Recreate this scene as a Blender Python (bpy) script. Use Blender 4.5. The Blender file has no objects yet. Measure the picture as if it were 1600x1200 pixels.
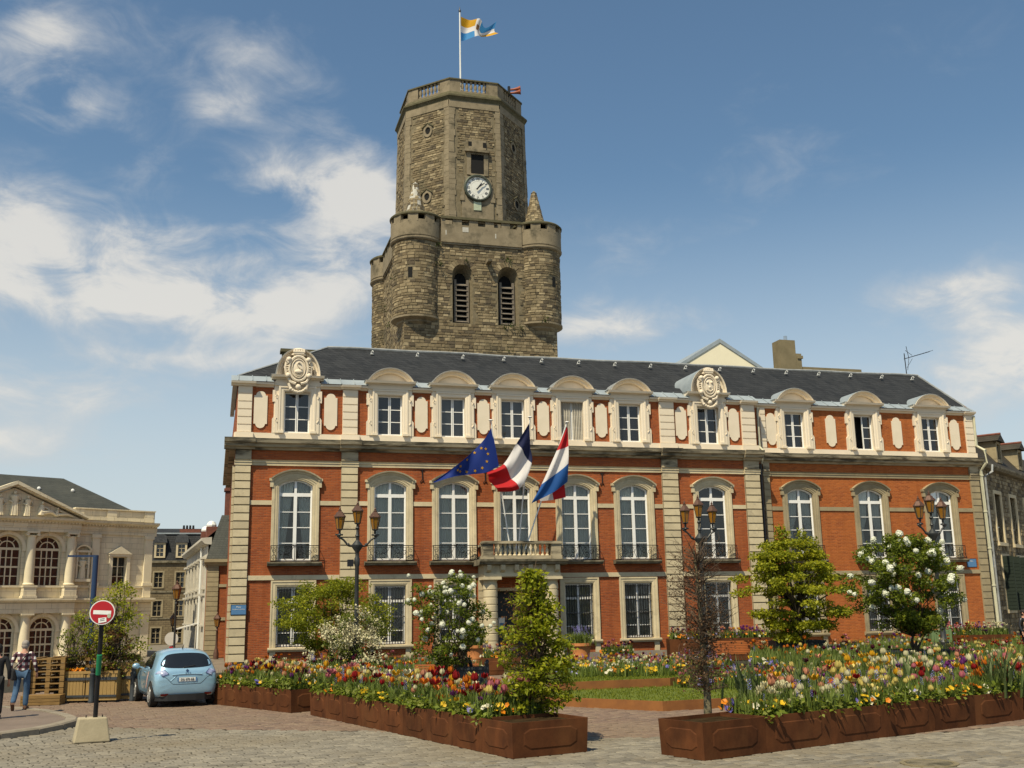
import bpy, bmesh, math, random
import numpy as np
from mathutils import Vector, Matrix
from mathutils.bvhtree import BVHTree

random.seed(7)
S = bpy.context.scene
COL = S.collection
PI = math.pi
rad = math.radians

# ------------------------------------------------------------------ camera
CAM = Vector((-0.7075, -48.545, 2.35))
YAW, PITCH, ROLL = rad(15.8), rad(12.2), rad(-1.08)
cy_, sy_, cp_, sp_ = math.cos(YAW), math.sin(YAW), math.cos(PITCH), math.sin(PITCH)
FWD = Vector((sy_*cp_, cy_*cp_, sp_))
_r = Vector((cy_, -sy_, 0)); _u = _r.cross(FWD)
RGT = math.cos(ROLL)*_r + math.sin(ROLL)*_u
UPV = -math.sin(ROLL)*_r + math.cos(ROLL)*_u
cam_d = bpy.data.cameras.new('camera')
cam_d.sensor_width = 36; cam_d.lens = 1640*36/1600
cam_d.clip_start = 0.1; cam_d.clip_end = 2000
cam = bpy.data.objects.new('camera', cam_d); COL.objects.link(cam)
cam.matrix_world = Matrix(((RGT.x, UPV.x, -FWD.x, CAM.x), (RGT.y, UPV.y, -FWD.y, CAM.y), (RGT.z, UPV.z, -FWD.z, CAM.z), (0, 0, 0, 1)))
S.camera = cam

# ------------------------------------------------------------------ light, sky, exposure
S.view_settings.view_transform = 'Standard'; S.view_settings.look = 'None'
S.view_settings.exposure = 0.2; S.view_settings.gamma = 1.0; S.view_settings.use_curve_mapping = False
SUN_EL, SUN_AZ = rad(55.7), rad(45)                      # sun stands behind the camera, to the left
sdir = Vector((math.cos(SUN_EL)*math.sin(SUN_AZ), math.cos(SUN_EL)*math.cos(SUN_AZ), -math.sin(SUN_EL)))
sun_d = bpy.data.lights.new('sun', 'SUN'); sun_d.energy = 5.0; sun_d.angle = rad(0.55); sun_d.color = (1.0, 0.885, 0.645)
sun = bpy.data.objects.new('sun', sun_d); COL.objects.link(sun)
sun.rotation_euler = sdir.to_track_quat('-Z', 'Y').to_euler(); sun.location = (-20, -60, 80)

W = bpy.data.worlds.new('World'); S.world = W; W.use_nodes = True
wn, wl = W.node_tree.nodes, W.node_tree.links
wn.clear()
def N(nodes, t, **kw):
    n = nodes.new(t)
    for k, v in kw.items():
        if k == 'inp':
            for a, b in v.items(): n.inputs[a].default_value = b
        else: setattr(n, k, v)
    return n
wo = N(wn, 'ShaderNodeOutputWorld'); bg = N(wn, 'ShaderNodeBackground')
bg.inputs['Strength'].default_value = 0.089
sky = N(wn, 'ShaderNodeTexSky', sky_type='NISHITA'); sky.sun_disc = False
sky.sun_elevation = SUN_EL; sky.sun_rotation = math.atan2(-sdir.x, -sdir.y)
sky.air_density = 1.1; sky.dust_density = 0.6; sky.ozone_density = 1.2
tc = N(wn, 'ShaderNodeTexCoord')
sep = N(wn, 'ShaderNodeSeparateXYZ'); wl.new(tc.outputs['Generated'], sep.inputs[0])
def wm(op, a, b=None, c=None, clamp=False):
    n = N(wn, 'ShaderNodeMath', operation=op, use_clamp=clamp)
    for i, v in enumerate((a, b, c)):
        if v is None: continue
        if isinstance(v, (int, float)): n.inputs[i].default_value = v
        else: wl.new(v, n.inputs[i])
    return n.outputs[0]
AZ = wm('ARCTAN2', sep.outputs[0], sep.outputs[1])       # compass bearing from +Y
EL = wm('ARCSINE', sep.outputs[2])
def cloud_noise(scale, sx, sz, loc, detail=9, rough=0.55, dist=0.3):
    cx = N(wn, 'ShaderNodeCombineXYZ')
    wl.new(wm('MULTIPLY', AZ, sx), cx.inputs[0]); wl.new(wm('MULTIPLY', EL, sz), cx.inputs[1]); cx.inputs[2].default_value = loc
    n = N(wn, 'ShaderNodeTexNoise', inp={'Scale': scale, 'Detail': detail, 'Roughness': rough, 'Distortion': dist})
    wl.new(cx.outputs[0], n.inputs['Vector']); return n.outputs['Fac']
def smooth(v, a, b):
    n = N(wn, 'ShaderNodeMapRange', interpolation_type='SMOOTHSTEP', inp={'From Min': a, 'From Max': b}); wl.new(v, n.inputs['Value']); return n.outputs[0]
def lump(az, el, ra, re_):
    """a soft cloud patch round a bearing and an elevation (degrees)"""
    a = wm('DIVIDE', wm('SUBTRACT', AZ, rad(az)), rad(ra)); e = wm('DIVIDE', wm('SUBTRACT', EL, rad(el)), rad(re_))
    d = wm('ADD', wm('MULTIPLY', a, a), wm('MULTIPLY', e, e))
    return wm('POWER', 2.718, wm('MULTIPLY', d, -1.0))
def addall(l):
    o = l[0]
    for x in l[1:]: o = wm('ADD', o, x)
    return o
nb = cloud_noise(4.6, 1.0, 2.1, 3.7, dist=.5); nf = cloud_noise(13.0, 1.0, 1.8, 8.2, detail=9, rough=0.62, dist=.6)
nz = wm('ADD', wm('MULTIPLY', nb, 0.6), wm('MULTIPLY', nf, 0.4))
CLOUDS = [(-8, 18.9, 8, 2.6, .34), (0, 17.4, 7, 2.8, .34), (6, 19.2, 4.5, 3.8, .32), (-5, 15.6, 9, 1.5, .34), (-15, 18, 6, 3, .34), (-9.5, 28.8, 3.0, 2.0, .27), (-8.2, 25.4, 2.6, 1.2, .36), (-11.5, 26.5, 3, 2.4, .22), (-1.2, 26.3, 2.0, 1.0, .22), (0, 30, 4.5, 2.0, .12),
          (3, 23.0, 3.8, 1.5, .28), (7.4, 22.8, 2.6, 2.6, .36), (-8, 11.4, 7, 1.5, .34), (-3, 13.2, 7, 1.0, .26), (-10, 8.5, 6, 1.2, .24), (2, 27, 5, 2.5, .12), (-4, 23, 6, 1.4, .10), (20, 15.3, 5, 1.4, .46), (25, 15, 4, 1.1, .27), (22.5, 18.8, 3, 1.3, .12), (36, 15.2, 3, 1.0, .2), (40, 15.7, 4, 1.2, .32), (33, 22, 9, 4, .07), (42.5, 11.8, 6, 3.0, .52), (32, 10, 8, 1.5, .25),
          (60, 20, 9, 4, .4), (75, 28, 11, 4, .36), (95, 17, 14, 5, .44), (-32, 24, 10, 5, .4), (-50, 16, 13, 5, .45), (-75, 30, 12, 5, .35), (-110, 20, 16, 6, .4), (130, 22, 16, 6, .4), (170, 32, 14, 5, .35), (-150, 25, 16, 6, .4), (20, 55, 14, 6, .3), (-60, 55, 18, 6, .3)]
dens = addall([wm('MULTIPLY', lump(a, e, ra, re_), k) for a, e, ra, re_, k in CLOUDS])
puff = wm('MULTIPLY_ADD', wm('MAXIMUM', wm('SUBTRACT', nz, 0.36), 0.0), 5.2, 0.45)
cov = wm('ADD', wm('MULTIPLY', dens, puff), wm('MULTIPLY', wm('SUBTRACT', nz, 0.53), 1.1))
mask = wm('MULTIPLY', smooth(cov, 0.04, 0.70), 0.84)
hz = wm('MULTIPLY', smooth(EL, rad(24), rad(3)), 0.80)                  # milky air low down
mix1 = N(wn, 'ShaderNodeMixRGB'); wl.new(hz, mix1.inputs[0])
tint = N(wn, 'ShaderNodeMixRGB', blend_type='MULTIPLY', inp={0: 1.0}); tint.inputs[2].default_value = (0.92, 1.06, 1.06, 1)
wl.new(sky.outputs[0], tint.inputs[1]); wl.new(tint.outputs[0], mix1.inputs[1]); mix1.inputs[2].default_value = (6.0, 6.6, 6.9, 1)
ccol = N(wn, 'ShaderNodeMixRGB'); wl.new(smooth(cov, .25, .75), ccol.inputs[0])
ccol.inputs[1].default_value = (6.0, 6.1, 6.1, 1); ccol.inputs[2].default_value = (7.8, 7.5, 6.9, 1)
mix2 = N(wn, 'ShaderNodeMixRGB'); wl.new(mask, mix2.inputs[0]); wl.new(mix1.outputs[0], mix2.inputs[1]); wl.new(ccol.outputs[0], mix2.inputs[2])
wl.new(mix2.outputs[0], bg.inputs['Color']); wl.new(bg.outputs[0], wo.inputs[0])
S.cycles.max_bounces = 6; S.cycles.diffuse_bounces = 3; S.cycles.glossy_bounces = 3; S.cycles.transparent_max_bounces = 12
S.cycles.transmission_bounces = 4; S.cycles.sample_clamp_indirect = 6

# ------------------------------------------------------------------ helpers
def ray(x, y):
    return RGT*((x-800)/1640) + UPV*(-(y-600)/1640) + FWD
def gnd(x, y, z=0.0):
    d = ray(x, y); return CAM + d*((z-CAM.z)/d.z)
def onY(x, y, Y):
    d = ray(x, y); return CAM + d*((Y-CAM.y)/d.y)
def atD(x, y, D):
    return CAM + ray(x, y)*D

class MB:
    def __init__(s): s.v = []; s.f = []; s.m = []
    def add(s, vs, fs, mi=0):
        o = len(s.v); s.v.extend([tuple(p) for p in vs]); s.f.extend([tuple(i+o for i in f) for f in fs]); s.m.extend([mi]*len(fs)); return s
    def box(s, x0, x1, y0, y1, z0, z1, mi=0):
        return s.add([(x0,y0,z0),(x1,y0,z0),(x1,y1,z0),(x0,y1,z0),(x0,y0,z1),(x1,y0,z1),(x1,y1,z1),(x0,y1,z1)],
              [(0,3,2,1),(4,5,6,7),(0,1,5,4),(1,2,6,5),(2,3,7,6),(3,0,4,7)], mi)
    def taper(s, cx, cy, z0, z1, a0, b0, a1, b1, mi=0):
        return s.add([(cx-a0,cy-b0,z0),(cx+a0,cy-b0,z0),(cx+a0,cy+b0,z0),(cx-a0,cy+b0,z0),(cx-a1,cy-b1,z1),(cx+a1,cy-b1,z1),(cx+a1,cy+b1,z1),(cx-a1,cy+b1,z1)],
              [(0,3,2,1),(4,5,6,7),(0,1,5,4),(1,2,6,5),(2,3,7,6),(3,0,4,7)], mi)
    def obox(s, O, u, v, w, mi=0):
        """box from corner O along three edge vectors"""
        O, u, v, w = Vector(O), Vector(u), Vector(v), Vector(w)
        P = [O, O+u, O+u+v, O+v, O+w, O+u+w, O+u+v+w, O+v+w]
        return s.add(P, [(0,3,2,1),(4,5,6,7),(0,1,5,4),(1,2,6,5),(2,3,7,6),(3,0,4,7)], mi)
    def prism_y(s, poly, y0, y1, mi=0):
        n = len(poly); s.add([(x,y0,z) for x,z in poly]+[(x,y1,z) for x,z in poly],
            [tuple(range(n)), tuple(range(2*n-1, n-1, -1))]+[(i, i+n, (i+1)%n+n, (i+1)%n) for i in range(n)], mi); return s
    def prism_x(s, poly, x0, x1, mi=0):
        n = len(poly); s.add([(x0,y,z) for y,z in poly]+[(x1,y,z) for y,z in poly],
            [tuple(range(n)), tuple(range(2*n-1, n-1, -1))]+[(i, i+n, (i+1)%n+n, (i+1)%n) for i in range(n)], mi); return s
    def prism_z(s, poly, z0, z1, mi=0, grow=0):
        n = len(poly); c = [sum(p[0] for p in poly)/n, sum(p[1] for p in poly)/n]
        s.add([(x,y,z0) for x,y in poly]+[(x+(x-c[0])*grow,y+(y-c[1])*grow,z1) for x,y in poly],
            [tuple(range(n-1,-1,-1)), tuple(range(n, 2*n))]+[(i, (i+1)%n, (i+1)%n+n, i+n) for i in range(n)], mi); return s
    def lathe(s, prof, cx=0, cy=0, n=16, a0=0, a1=2*PI, mi=0):
        full = abs(a1-a0-2*PI) < 1e-6; m = n if full else n+1
        vs = []
        for r, z in prof:
            for i in range(m):
                a = a0+(a1-a0)*i/n; vs.append((cx+r*math.cos(a), cy+r*math.sin(a), z))
        fs = []
        for k in range(len(prof)-1):
            for i in range(n):
                j = (i+1) % m; fs.append((k*m+i, k*m+j, (k+1)*m+j, (k+1)*m+i))
        s.add(vs, fs, mi)
        if full:
            o = len(s.v)-len(vs)
            if prof[0][0] > 1e-4: s.f.append(tuple(o+i for i in range(m-1,-1,-1))); s.m.append(mi)
            if prof[-1][0] > 1e-4: s.f.append(tuple(o+(len(prof)-1)*m+i for i in range(m))); s.m.append(mi)
        return s
    def tube(s, pts, r, n=6, mi=0, cap=True):
        pts = [Vector(p) for p in pts]; k = len(pts)
        rs = r if isinstance(r, (list, tuple)) else [r]*k
        vs = []; ref = Vector((0.13, 0.21, 0.97))
        for i, p in enumerate(pts):
            t = (pts[min(i+1, k-1)]-pts[max(i-1, 0)]).normalized()
            a = t.cross(ref)
            if a.length < 1e-3: a = t.cross(Vector((1, 0, 0)))
            a.normalize(); b = t.cross(a)
            for j in range(n):
                th = 2*PI*j/n; vs.append(p+(a*math.cos(th)+b*math.sin(th))*rs[i])
        fs = [(i*n+j, i*n+(j+1)%n, (i+1)*n+(j+1)%n, (i+1)*n+j) for i in range(k-1) for j in range(n)]
        if cap: fs += [tuple(range(n-1,-1,-1)), tuple((k-1)*n+j for j in range(n))]
        return s.add(vs, fs, mi)
    def sweep(s, path, prof, mi=0, closed=False):
        """profile (distance outwards, y) carried along a path of (x, z, nx, nz) in the XZ plane"""
        k = len(prof); vs = [(x+nx*d, y, z+nz*d) for x, z, nx, nz in path for d, y in prof]
        n = len(path); fs = []
        for i in range(n if closed else n-1):
            j = (i+1) % n
            for q in range(k-1): fs.append((i*k+q, j*k+q, j*k+q+1, i*k+q+1))
        s.add(vs, fs, mi)
        if not closed and k > 2:
            o = len(s.v)-len(vs); s.f.append(tuple(o+q for q in range(k))); s.f.append(tuple(o+(n-1)*k+q for q in range(k-1,-1,-1))); s.m += [mi, mi]
        return s
    def mesh(s, name, mats, smooth=False, angle=None):
        me = bpy.data.meshes.new(name); me.from_pydata(s.v, [], s.f)
        for m in (mats if isinstance(mats, (list, tuple)) else [mats]): me.materials.append(m)
        if len(me.materials) > 1: me.polygons.foreach_set('material_index', s.m)
        if smooth: me.polygons.foreach_set('use_smooth', [True]*len(me.polygons))
        me.update()
        if smooth and angle: me.set_sharp_from_angle(angle=rad(angle))
        return me
    def obj(s, name, mats, parent=None, loc=None, smooth=False, angle=40, **props):
        return link(name, s.mesh(name, mats, smooth, angle), parent, loc, **props)

def link(name, data, parent=None, loc=None, **props):
    o = bpy.data.objects.new(name, data); COL.objects.link(o)
    if parent is not None: o.parent = parent
    if loc is not None: o.location = loc
    for k, v in props.items(): o[k] = v
    return o
def thing(name, label, cat, loc=(0,0,0), rz=0, group=None):
    o = link(name, None, None, loc, label=label, category=cat); o.rotation_euler = (0, 0, rz); o.empty_display_size = .3
    if group: o['group'] = group
    return o
def tag(o, label, cat, group=None, kind=None):
    o['label'] = label; o['category'] = cat
    if group: o['group'] = group
    if kind: o['kind'] = kind
    return o
def kids(o): return [c for c in KIDS.get(o.name, [])] if False else list(o.children)
def copy_tree(o, parent=None, loc=None, rz=None):
    c = o.copy(); COL.objects.link(c)
    if parent is not None: c.parent = parent
    if loc is not None: c.location = loc
    if rz is not None: c.rotation_euler = (0, 0, rz)
    for ch in list(o.children): copy_tree(ch, c)
    return c
_txt = {}
def text_mesh(txt, size, mat, ext=0.004, align='CENTER'):
    key = (txt, size, mat.name)
    if key in _txt: return _txt[key]
    cu = bpy.data.curves.new('lettering', 'FONT'); cu.body = txt; cu.size = size; cu.extrude = ext; cu.align_x = align; cu.align_y = 'CENTER'; cu.resolution_u = 3
    to = bpy.data.objects.new('lettering', cu); COL.objects.link(to)
    dg = bpy.context.evaluated_depsgraph_get(); me = bpy.data.meshes.new_from_object(to.evaluated_get(dg))
    bpy.data.objects.remove(to); me.name = 'lettering'; me.materials.clear(); me.materials.append(mat)
    for p in me.polygons: p.material_index = 0
    _txt[key] = me; return me

# ------------------------------------------------------------------ materials
def base_mat(name):
    m = bpy.data.materials.new(name); m.use_nodes = True; nt = m.node_tree; nt.nodes.clear()
    out = N(nt.nodes, 'ShaderNodeOutputMaterial'); b = N(nt.nodes, 'ShaderNodeBsdfPrincipled'); nt.links.new(b.outputs[0], out.inputs[0])
    return m, nt.nodes, nt.links, b
def c4(c): return (c[0], c[1], c[2], 1)
def vary(nodes, links, vec, col, col2, scale, detail=5, rough=.6, lo=.35, hi=.65):
    n = N(nodes, 'ShaderNodeTexNoise', inp={'Scale': scale, 'Detail': detail, 'Roughness': rough}); links.new(vec, n.inputs['Vector'])
    mr = N(nodes, 'ShaderNodeMapRange', inp={'From Min': lo, 'From Max': hi}); links.new(n.outputs['Fac'], mr.inputs['Value'])
    mx = N(nodes, 'ShaderNodeMixRGB'); links.new(mr.outputs[0], mx.inputs[0])
    for i, c in ((1, col), (2, col2)):
        if isinstance(c, tuple): mx.inputs[i].default_value = c4(c)
        else: links.new(c, mx.inputs[i])
    return mx.outputs[0], n.outputs['Fac']
def mat(name, c1, c2=None, scale=3.0, rough=.8, bump=0.0, bscale=30, metal=0, spec=.3, c3=None, s3=1.0, f3=(.5,.7), rnd=0.0, coat=0, stretch=None):
    m, nd, lk, b = base_mat(name)
    b.inputs['Roughness'].default_value = rough; b.inputs['Metallic'].default_value = metal; b.inputs['Specular IOR Level'].default_value = spec
    if coat: b.inputs['Coat Weight'].default_value = coat; b.inputs['Coat Roughness'].default_value = .06
    t = N(nd, 'ShaderNodeTexCoord'); vec = t.outputs['Object']
    if rnd:
        oi = N(nd, 'ShaderNodeObjectInfo'); ad = N(nd, 'ShaderNodeVectorMath', operation='ADD'); sc = N(nd, 'ShaderNodeVectorMath', operation='SCALE'); sc.inputs['Scale'].default_value = 37.0
        lk.new(oi.outputs['Location'], sc.inputs[0]); lk.new(vec, ad.inputs[0]); lk.new(sc.outputs[0], ad.inputs[1]); vec = ad.outputs[0]
    if c2 is None: c2 = tuple(x*.8 for x in c1)
    v1 = vec
    if stretch:
        mp = N(nd, 'ShaderNodeMapping'); mp.inputs['Scale'].default_value = stretch; lk.new(vec, mp.inputs[0]); v1 = mp.outputs[0]
    col, _ = vary(nd, lk, v1, c1, c2, scale)
    if c3: col, _ = vary(nd, lk, v1, col, c3, s3, 4, .65, f3[0], f3[1])
    if rnd:
        hs = N(nd, 'ShaderNodeHueSaturation'); mr = N(nd, 'ShaderNodeMapRange', inp={'To Min': 1-rnd, 'To Max': 1+rnd}); lk.new(oi.outputs['Random'], mr.inputs['Value'])
        lk.new(mr.outputs[0], hs.inputs['Value']); lk.new(col, hs.inputs['Color']); col = hs.outputs[0]
    lk.new(col, b.inputs['Base Color'])
    if bump:
        n = N(nd, 'ShaderNodeTexNoise', inp={'Scale': bscale, 'Detail': 5, 'Roughness': .65}); lk.new(v1, n.inputs['Vector'])
        bp = N(nd, 'ShaderNodeBump', inp={'Strength': bump, 'Distance': .02}); lk.new(n.outputs['Fac'], bp.inputs['Height']); lk.new(bp.outputs[0], b.inputs['Normal'])
    return m
def flat(name, c, rough=.6, metal=0, spec=.4): return mat(name, c, tuple(x*.9 for x in c), 5, rough, 0, metal=metal, spec=spec)
def brick_mat(name, c1, c2, mortar, bw=.24, bh=.075, ms=.010, bump=.5, c3=None, rough=.85, dirt=None):
    m, nd, lk, b = base_mat(name); b.inputs['Roughness'].default_value = rough; b.inputs['Specular IOR Level'].default_value = .25
    t = N(nd, 'ShaderNodeTexCoord'); sp = N(nd, 'ShaderNodeSeparateXYZ'); lk.new(t.outputs['Object'], sp.inputs[0])
    ad = N(nd, 'ShaderNodeMath', operation='ADD'); lk.new(sp.outputs[0], ad.inputs[0]); lk.new(sp.outputs[1], ad.inputs[1])
    cb = N(nd, 'ShaderNodeCombineXYZ'); lk.new(ad.outputs[0], cb.inputs[0]); lk.new(sp.outputs[2], cb.inputs[1])
    br = N(nd, 'ShaderNodeTexBrick', offset=.5, inp={'Scale': 1.0, 'Mortar Size': ms, 'Mortar Smooth': .3, 'Bias': 0, 'Brick Width': bw, 'Row Height': bh})
    br.inputs['Color1'].default_value = c4(c1); br.inputs['Color2'].default_value = c4(c2); br.inputs['Mortar'].default_value = c4(mortar); lk.new(cb.outputs[0], br.inputs['Vector'])
    col, _ = vary(nd, lk, t.outputs['Object'], br.outputs['Color'], c3 or c1, .9, 6, .65, .42, .85)
    mpb = N(nd, 'ShaderNodeMapping'); mpb.inputs['Scale'].default_value = (2.2, 2.2, .16); lk.new(t.outputs['Object'], mpb.inputs[0])
    col, _ = vary(nd, lk, mpb.outputs[0], col, tuple(x*.55 for x in c1), 1.0, 6, .7, .50, .82)
    if dirt: col, _ = vary(nd, lk, t.outputs['Object'], col, dirt, .35, 6, .7, .52, .9)
    lk.new(col, b.inputs['Base Color'])
    bp = N(nd, 'ShaderNodeBump', inp={'Strength': bump, 'Distance': .012}); bp.invert = True
    lk.new(br.outputs['Fac'], bp.inputs['Height']); lk.new(bp.outputs[0], b.inputs['Normal'])
    return m
def leaf_mat(name, c1, c2, trans=.35, rough=.5):
    m = bpy.data.materials.new(name); m.use_nodes = True; nd = m.node_tree.nodes; lk = m.node_tree.links; nd.clear()
    out = N(nd, 'ShaderNodeOutputMaterial'); g = N(nd, 'ShaderNodeNewGeometry')
    mx = N(nd, 'ShaderNodeMixRGB'); lk.new(g.outputs['Random Per Island'], mx.inputs[0]); mx.inputs[1].default_value = c4(c1); mx.inputs[2].default_value = c4(c2)
    b = N(nd, 'ShaderNodeBsdfPrincipled'); b.inputs['Roughness'].default_value = rough; b.inputs['Specular IOR Level'].default_value = .25; lk.new(mx.outputs[0], b.inputs['Base Color'])
    tr = N(nd, 'ShaderNodeBsdfTranslucent'); lk.new(mx.outputs[0], tr.inputs['Color'])
    ms = N(nd, 'ShaderNodeMixShader', inp={0: trans}); lk.new(b.outputs[0], ms.inputs[1]); lk.new(tr.outputs[0], ms.inputs[2]); lk.new(ms.outputs[0], out.inputs[0])
    return m
def glass_mat(name, tint, body, body_fac):
    m = bpy.data.materials.new(name); m.use_nodes = True; nd = m.node_tree.nodes; lk = m.node_tree.links; nd.clear()
    out = N(nd, 'ShaderNodeOutputMaterial'); t = N(nd, 'ShaderNodeBsdfTransparent'); t.inputs[0].default_value = c4(tint)
    d = N(nd, 'ShaderNodeBsdfDiffuse'); d.inputs[0].default_value = c4(body); a = N(nd, 'ShaderNodeMixShader', inp={0: body_fac}); lk.new(t.outputs[0], a.inputs[1]); lk.new(d.outputs[0], a.inputs[2])
    gl = N(nd, 'ShaderNodeBsdfGlossy', inp={'Roughness': .03}); gl.inputs[0].default_value = (1, 1, 1, 1)
    tcn = N(nd, 'ShaderNodeTexCoord'); nz_ = N(nd, 'ShaderNodeTexNoise', inp={'Scale': 1.7, 'Detail': 1}); lk.new(tcn.outputs['Object'], nz_.inputs['Vector'])
    bp = N(nd, 'ShaderNodeBump', inp={'Strength': .06, 'Distance': .05}); lk.new(nz_.outputs['Fac'], bp.inputs['Height']); lk.new(bp.outputs[0], gl.inputs['Normal'])
    fr = N(nd, 'ShaderNodeFresnel', inp={'IOR': 1.6}); mx = N(nd, 'ShaderNodeMixShader'); lk.new(fr.outputs[0], mx.inputs[0]); lk.new(a.outputs[0], mx.inputs[1]); lk.new(gl.outputs[0], mx.inputs[2]); lk.new(mx.outputs[0], out.inputs[0])
    return m
M = {}
M['brick'] = brick_mat('red brick', (.40,.095,.024), (.21,.043,.014), (.26,.105,.05), ms=.014, bump=.9, c3=(.36,.105,.030), dirt=(.20,.058,.024))
M['brick_wing'] = brick_mat('orange brick', (.44,.115,.024), (.25,.055,.014), (.36,.14,.05), ms=.014, bump=.9, c3=(.42,.13,.03), dirt=(.24,.07,.024))
M['lime'] = mat('pale limestone', (.58,.49,.32), (.48,.40,.26), 1.6, .85, .25, 18, c3=(.33,.28,.19), s3=2.6, f3=(.56,.8), rnd=.08)
M['wing_stone'] = mat('drab limestone', (.34,.28,.17), (.27,.22,.135), 1.6, .85, .2, 18, c3=(.22,.18,.11), s3=2.6, f3=(.55,.8), rnd=.06)
M['paint'] = mat('cream painted stone', (.74,.64,.50), (.68,.59,.45), 1.2, .75, .1, 25, c3=(.58,.49,.35), s3=2.0, f3=(.62,.9))
M['cornice'] = mat('weathered cornice stone', (.40,.34,.23), (.28,.235,.16), 2.2, .9, .35, 14, c3=(.075,.065,.045), s3=1.1, f3=(.47,.63), stretch=(.5,2,2.5))
M['sill'] = mat('dark weathered stone', (.24,.205,.14), (.12,.105,.07), 3, .9, .3, 16, c3=(.06,.055,.035), s3=2.2, f3=(.5,.68))
M['slate'] = brick_mat('roof slate', (.034,.036,.039), (.015,.017,.020), (.006,.007,.008), bw=.24, bh=.17, ms=.012, bump=.9, c3=(.034,.036,.038), rough=.75, dirt=(.020,.021,.023))
M['slate_g'] = brick_mat('green grey slate', (.062,.066,.058), (.048,.052,.046), (.02,.02,.018), bw=.22, bh=.14, ms=.008, bump=.5, c3=(.075,.076,.064), rough=.7)
M['slate_b'] = brick_mat('brown old slate', (.050,.042,.030), (.038,.032,.023), (.015,.013,.01), bw=.24, bh=.15, ms=.01, bump=.6, c3=(.065,.055,.038), rough=.75)
M['zinc'] = mat('zinc sheet', (.34,.38,.40), (.27,.31,.33), 1.5, .5, .05, 8, metal=.15, spec=.5)
M['lead'] = mat('lead flashing', (.30,.31,.31), (.2,.21,.21), 3, .6, .05, 12)
M['white'] = mat('white window paint', (.80,.79,.76), (.74,.73,.70), 2, .45, 0)
M['glass'] = glass_mat('window glass', (.80,.84,.82), (.10,.11,.105), .10)
M['glass_d'] = glass_mat('dark window glass', (.55,.57,.58), (.06,.062,.07), .22)
M['amber'] = glass_mat('amber lantern glass', (.62,.34,.06), (.42,.20,.03), .55)
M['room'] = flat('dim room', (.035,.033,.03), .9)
M['curtain'] = mat('net curtain', (.82,.83,.78), (.62,.63,.59), 3, .9, 0, stretch=(6,1,.3))
M['drape'] = mat('grey blind', (.55,.51,.43), (.42,.39,.33), 2, .9)
M['iron'] = mat('black wrought iron', (.018,.018,.02), (.028,.026,.026), 8, .5, .1, 40, metal=.4, spec=.5)
M['lampiron'] = mat('dark green grey cast iron', (.030,.034,.036), (.045,.046,.045), 6, .5, .15, 40, metal=.35, spec=.5)
M['copperbrown'] = mat('brown lantern roof', (.13,.070,.048), (.09,.05,.036), 6, .5, .1, 30, metal=.3)
M['mortar'] = mat('tower mortar', (.20,.165,.105), (.14,.115,.07), 4, .95, .4, 20)
ts = [(.27,.212,.125), (.215,.168,.097), (.165,.125,.072), (.36,.29,.175), (.115,.09,.058)]
TS = [mat('tower stone tone', c, tuple(x*.72 for x in c), 2.2, .92, .5, 9, c3=(.10,.085,.05), s3=.45, f3=(.52,.72)) for c in ts]
M['ashlar'] = mat('grey tower ashlar', (.25,.205,.135), (.19,.155,.10), 1.5, .9, .3, 12, c3=(.08,.07,.045), s3=.8, f3=(.52,.72))
M['moss'] = mat('mossy ledge', (.115,.10,.058), (.075,.07,.036), 3, .95, .3, 14)
M['whitelime'] = mat('white lime streak', (.5,.48,.42), None, 6, .9)
M['weed'] = leaf_mat('wall weeds', (.07,.09,.02), (.035,.05,.012))
M['wood_louvre'] = mat('grey weathered louvre wood', (.20,.17,.135), (.13,.11,.085), 3, .85, .2, 20, stretch=(1,1,8))
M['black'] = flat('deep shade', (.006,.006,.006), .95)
M['clockface'] = mat('white enamel clock face', (.72,.72,.66), (.66,.66,.60), 2, .4)
M['ink'] = flat('black paint', (.012,.012,.015), .5)
M['bronze'] = mat('green bronze rim', (.055,.065,.05), (.09,.10,.075), 6, .5, metal=.4)
M['palegreen'] = mat('pale green plate', (.42,.47,.34), None, 4, .6)
M['hornred'] = mat('rust red siren horn', (.30,.075,.035), None, 4, .5)
M['corten'] = mat('rusted corten steel', (.118,.043,.017), (.062,.024,.011), 2.6, .85, .15, 30, spec=.08, c3=(.135,.056,.022), s3=1.2, f3=(.5,.8), rnd=.10, stretch=(1,1,.6))
M['corten_o'] = mat('orange corten edging', (.26,.105,.03), (.19,.075,.025), 2.6, .75, .12, 30)
M['soil'] = mat('dark garden soil', (.050,.034,.018), (.024,.016,.009), 7, 1.0, .8, 25, spec=0)
M['lawn'] = mat('lawn turf', (.12,.145,.018), (.075,.10,.012), 4, .9, .6, 60)
M['sett_g'] = [mat('grey sett', c, tuple(x*.8 for x in c), 5, .75, .25, 22, rnd=.12, c3=(.16,.13,.085), s3=.25, f3=(.45,.75)) for c in ((.215,.192,.150), (.190,.170,.134), (.160,.143,.113), (.245,.218,.168))]
M['sett_r'] = [mat('red sandstone sett', c, tuple(x*.8 for x in c), 5, .8, .25, 22, rnd=.12, c3=(.17,.125,.085), s3=.3, f3=(.45,.75)) for c in ((.185,.128,.092), (.165,.112,.082), (.205,.148,.103), (.145,.102,.077))]
M['joint'] = mat('paving joint', (.040,.034,.023), (.026,.022,.015), 5, .95, .5, 30)
M['ground'] = mat('town paving', (.20,.17,.13), (.15,.13,.10), .8, .9, .3, 10)
M['asphalt'] = mat('pinkish pavement asphalt', (.19,.145,.115), (.15,.115,.09), 1.2, .85, .2, 60)
M['kerb'] = mat('granite kerb', (.26,.22,.165), (.2,.17,.125), 4, .8, .3, 25, rnd=.1)
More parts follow.
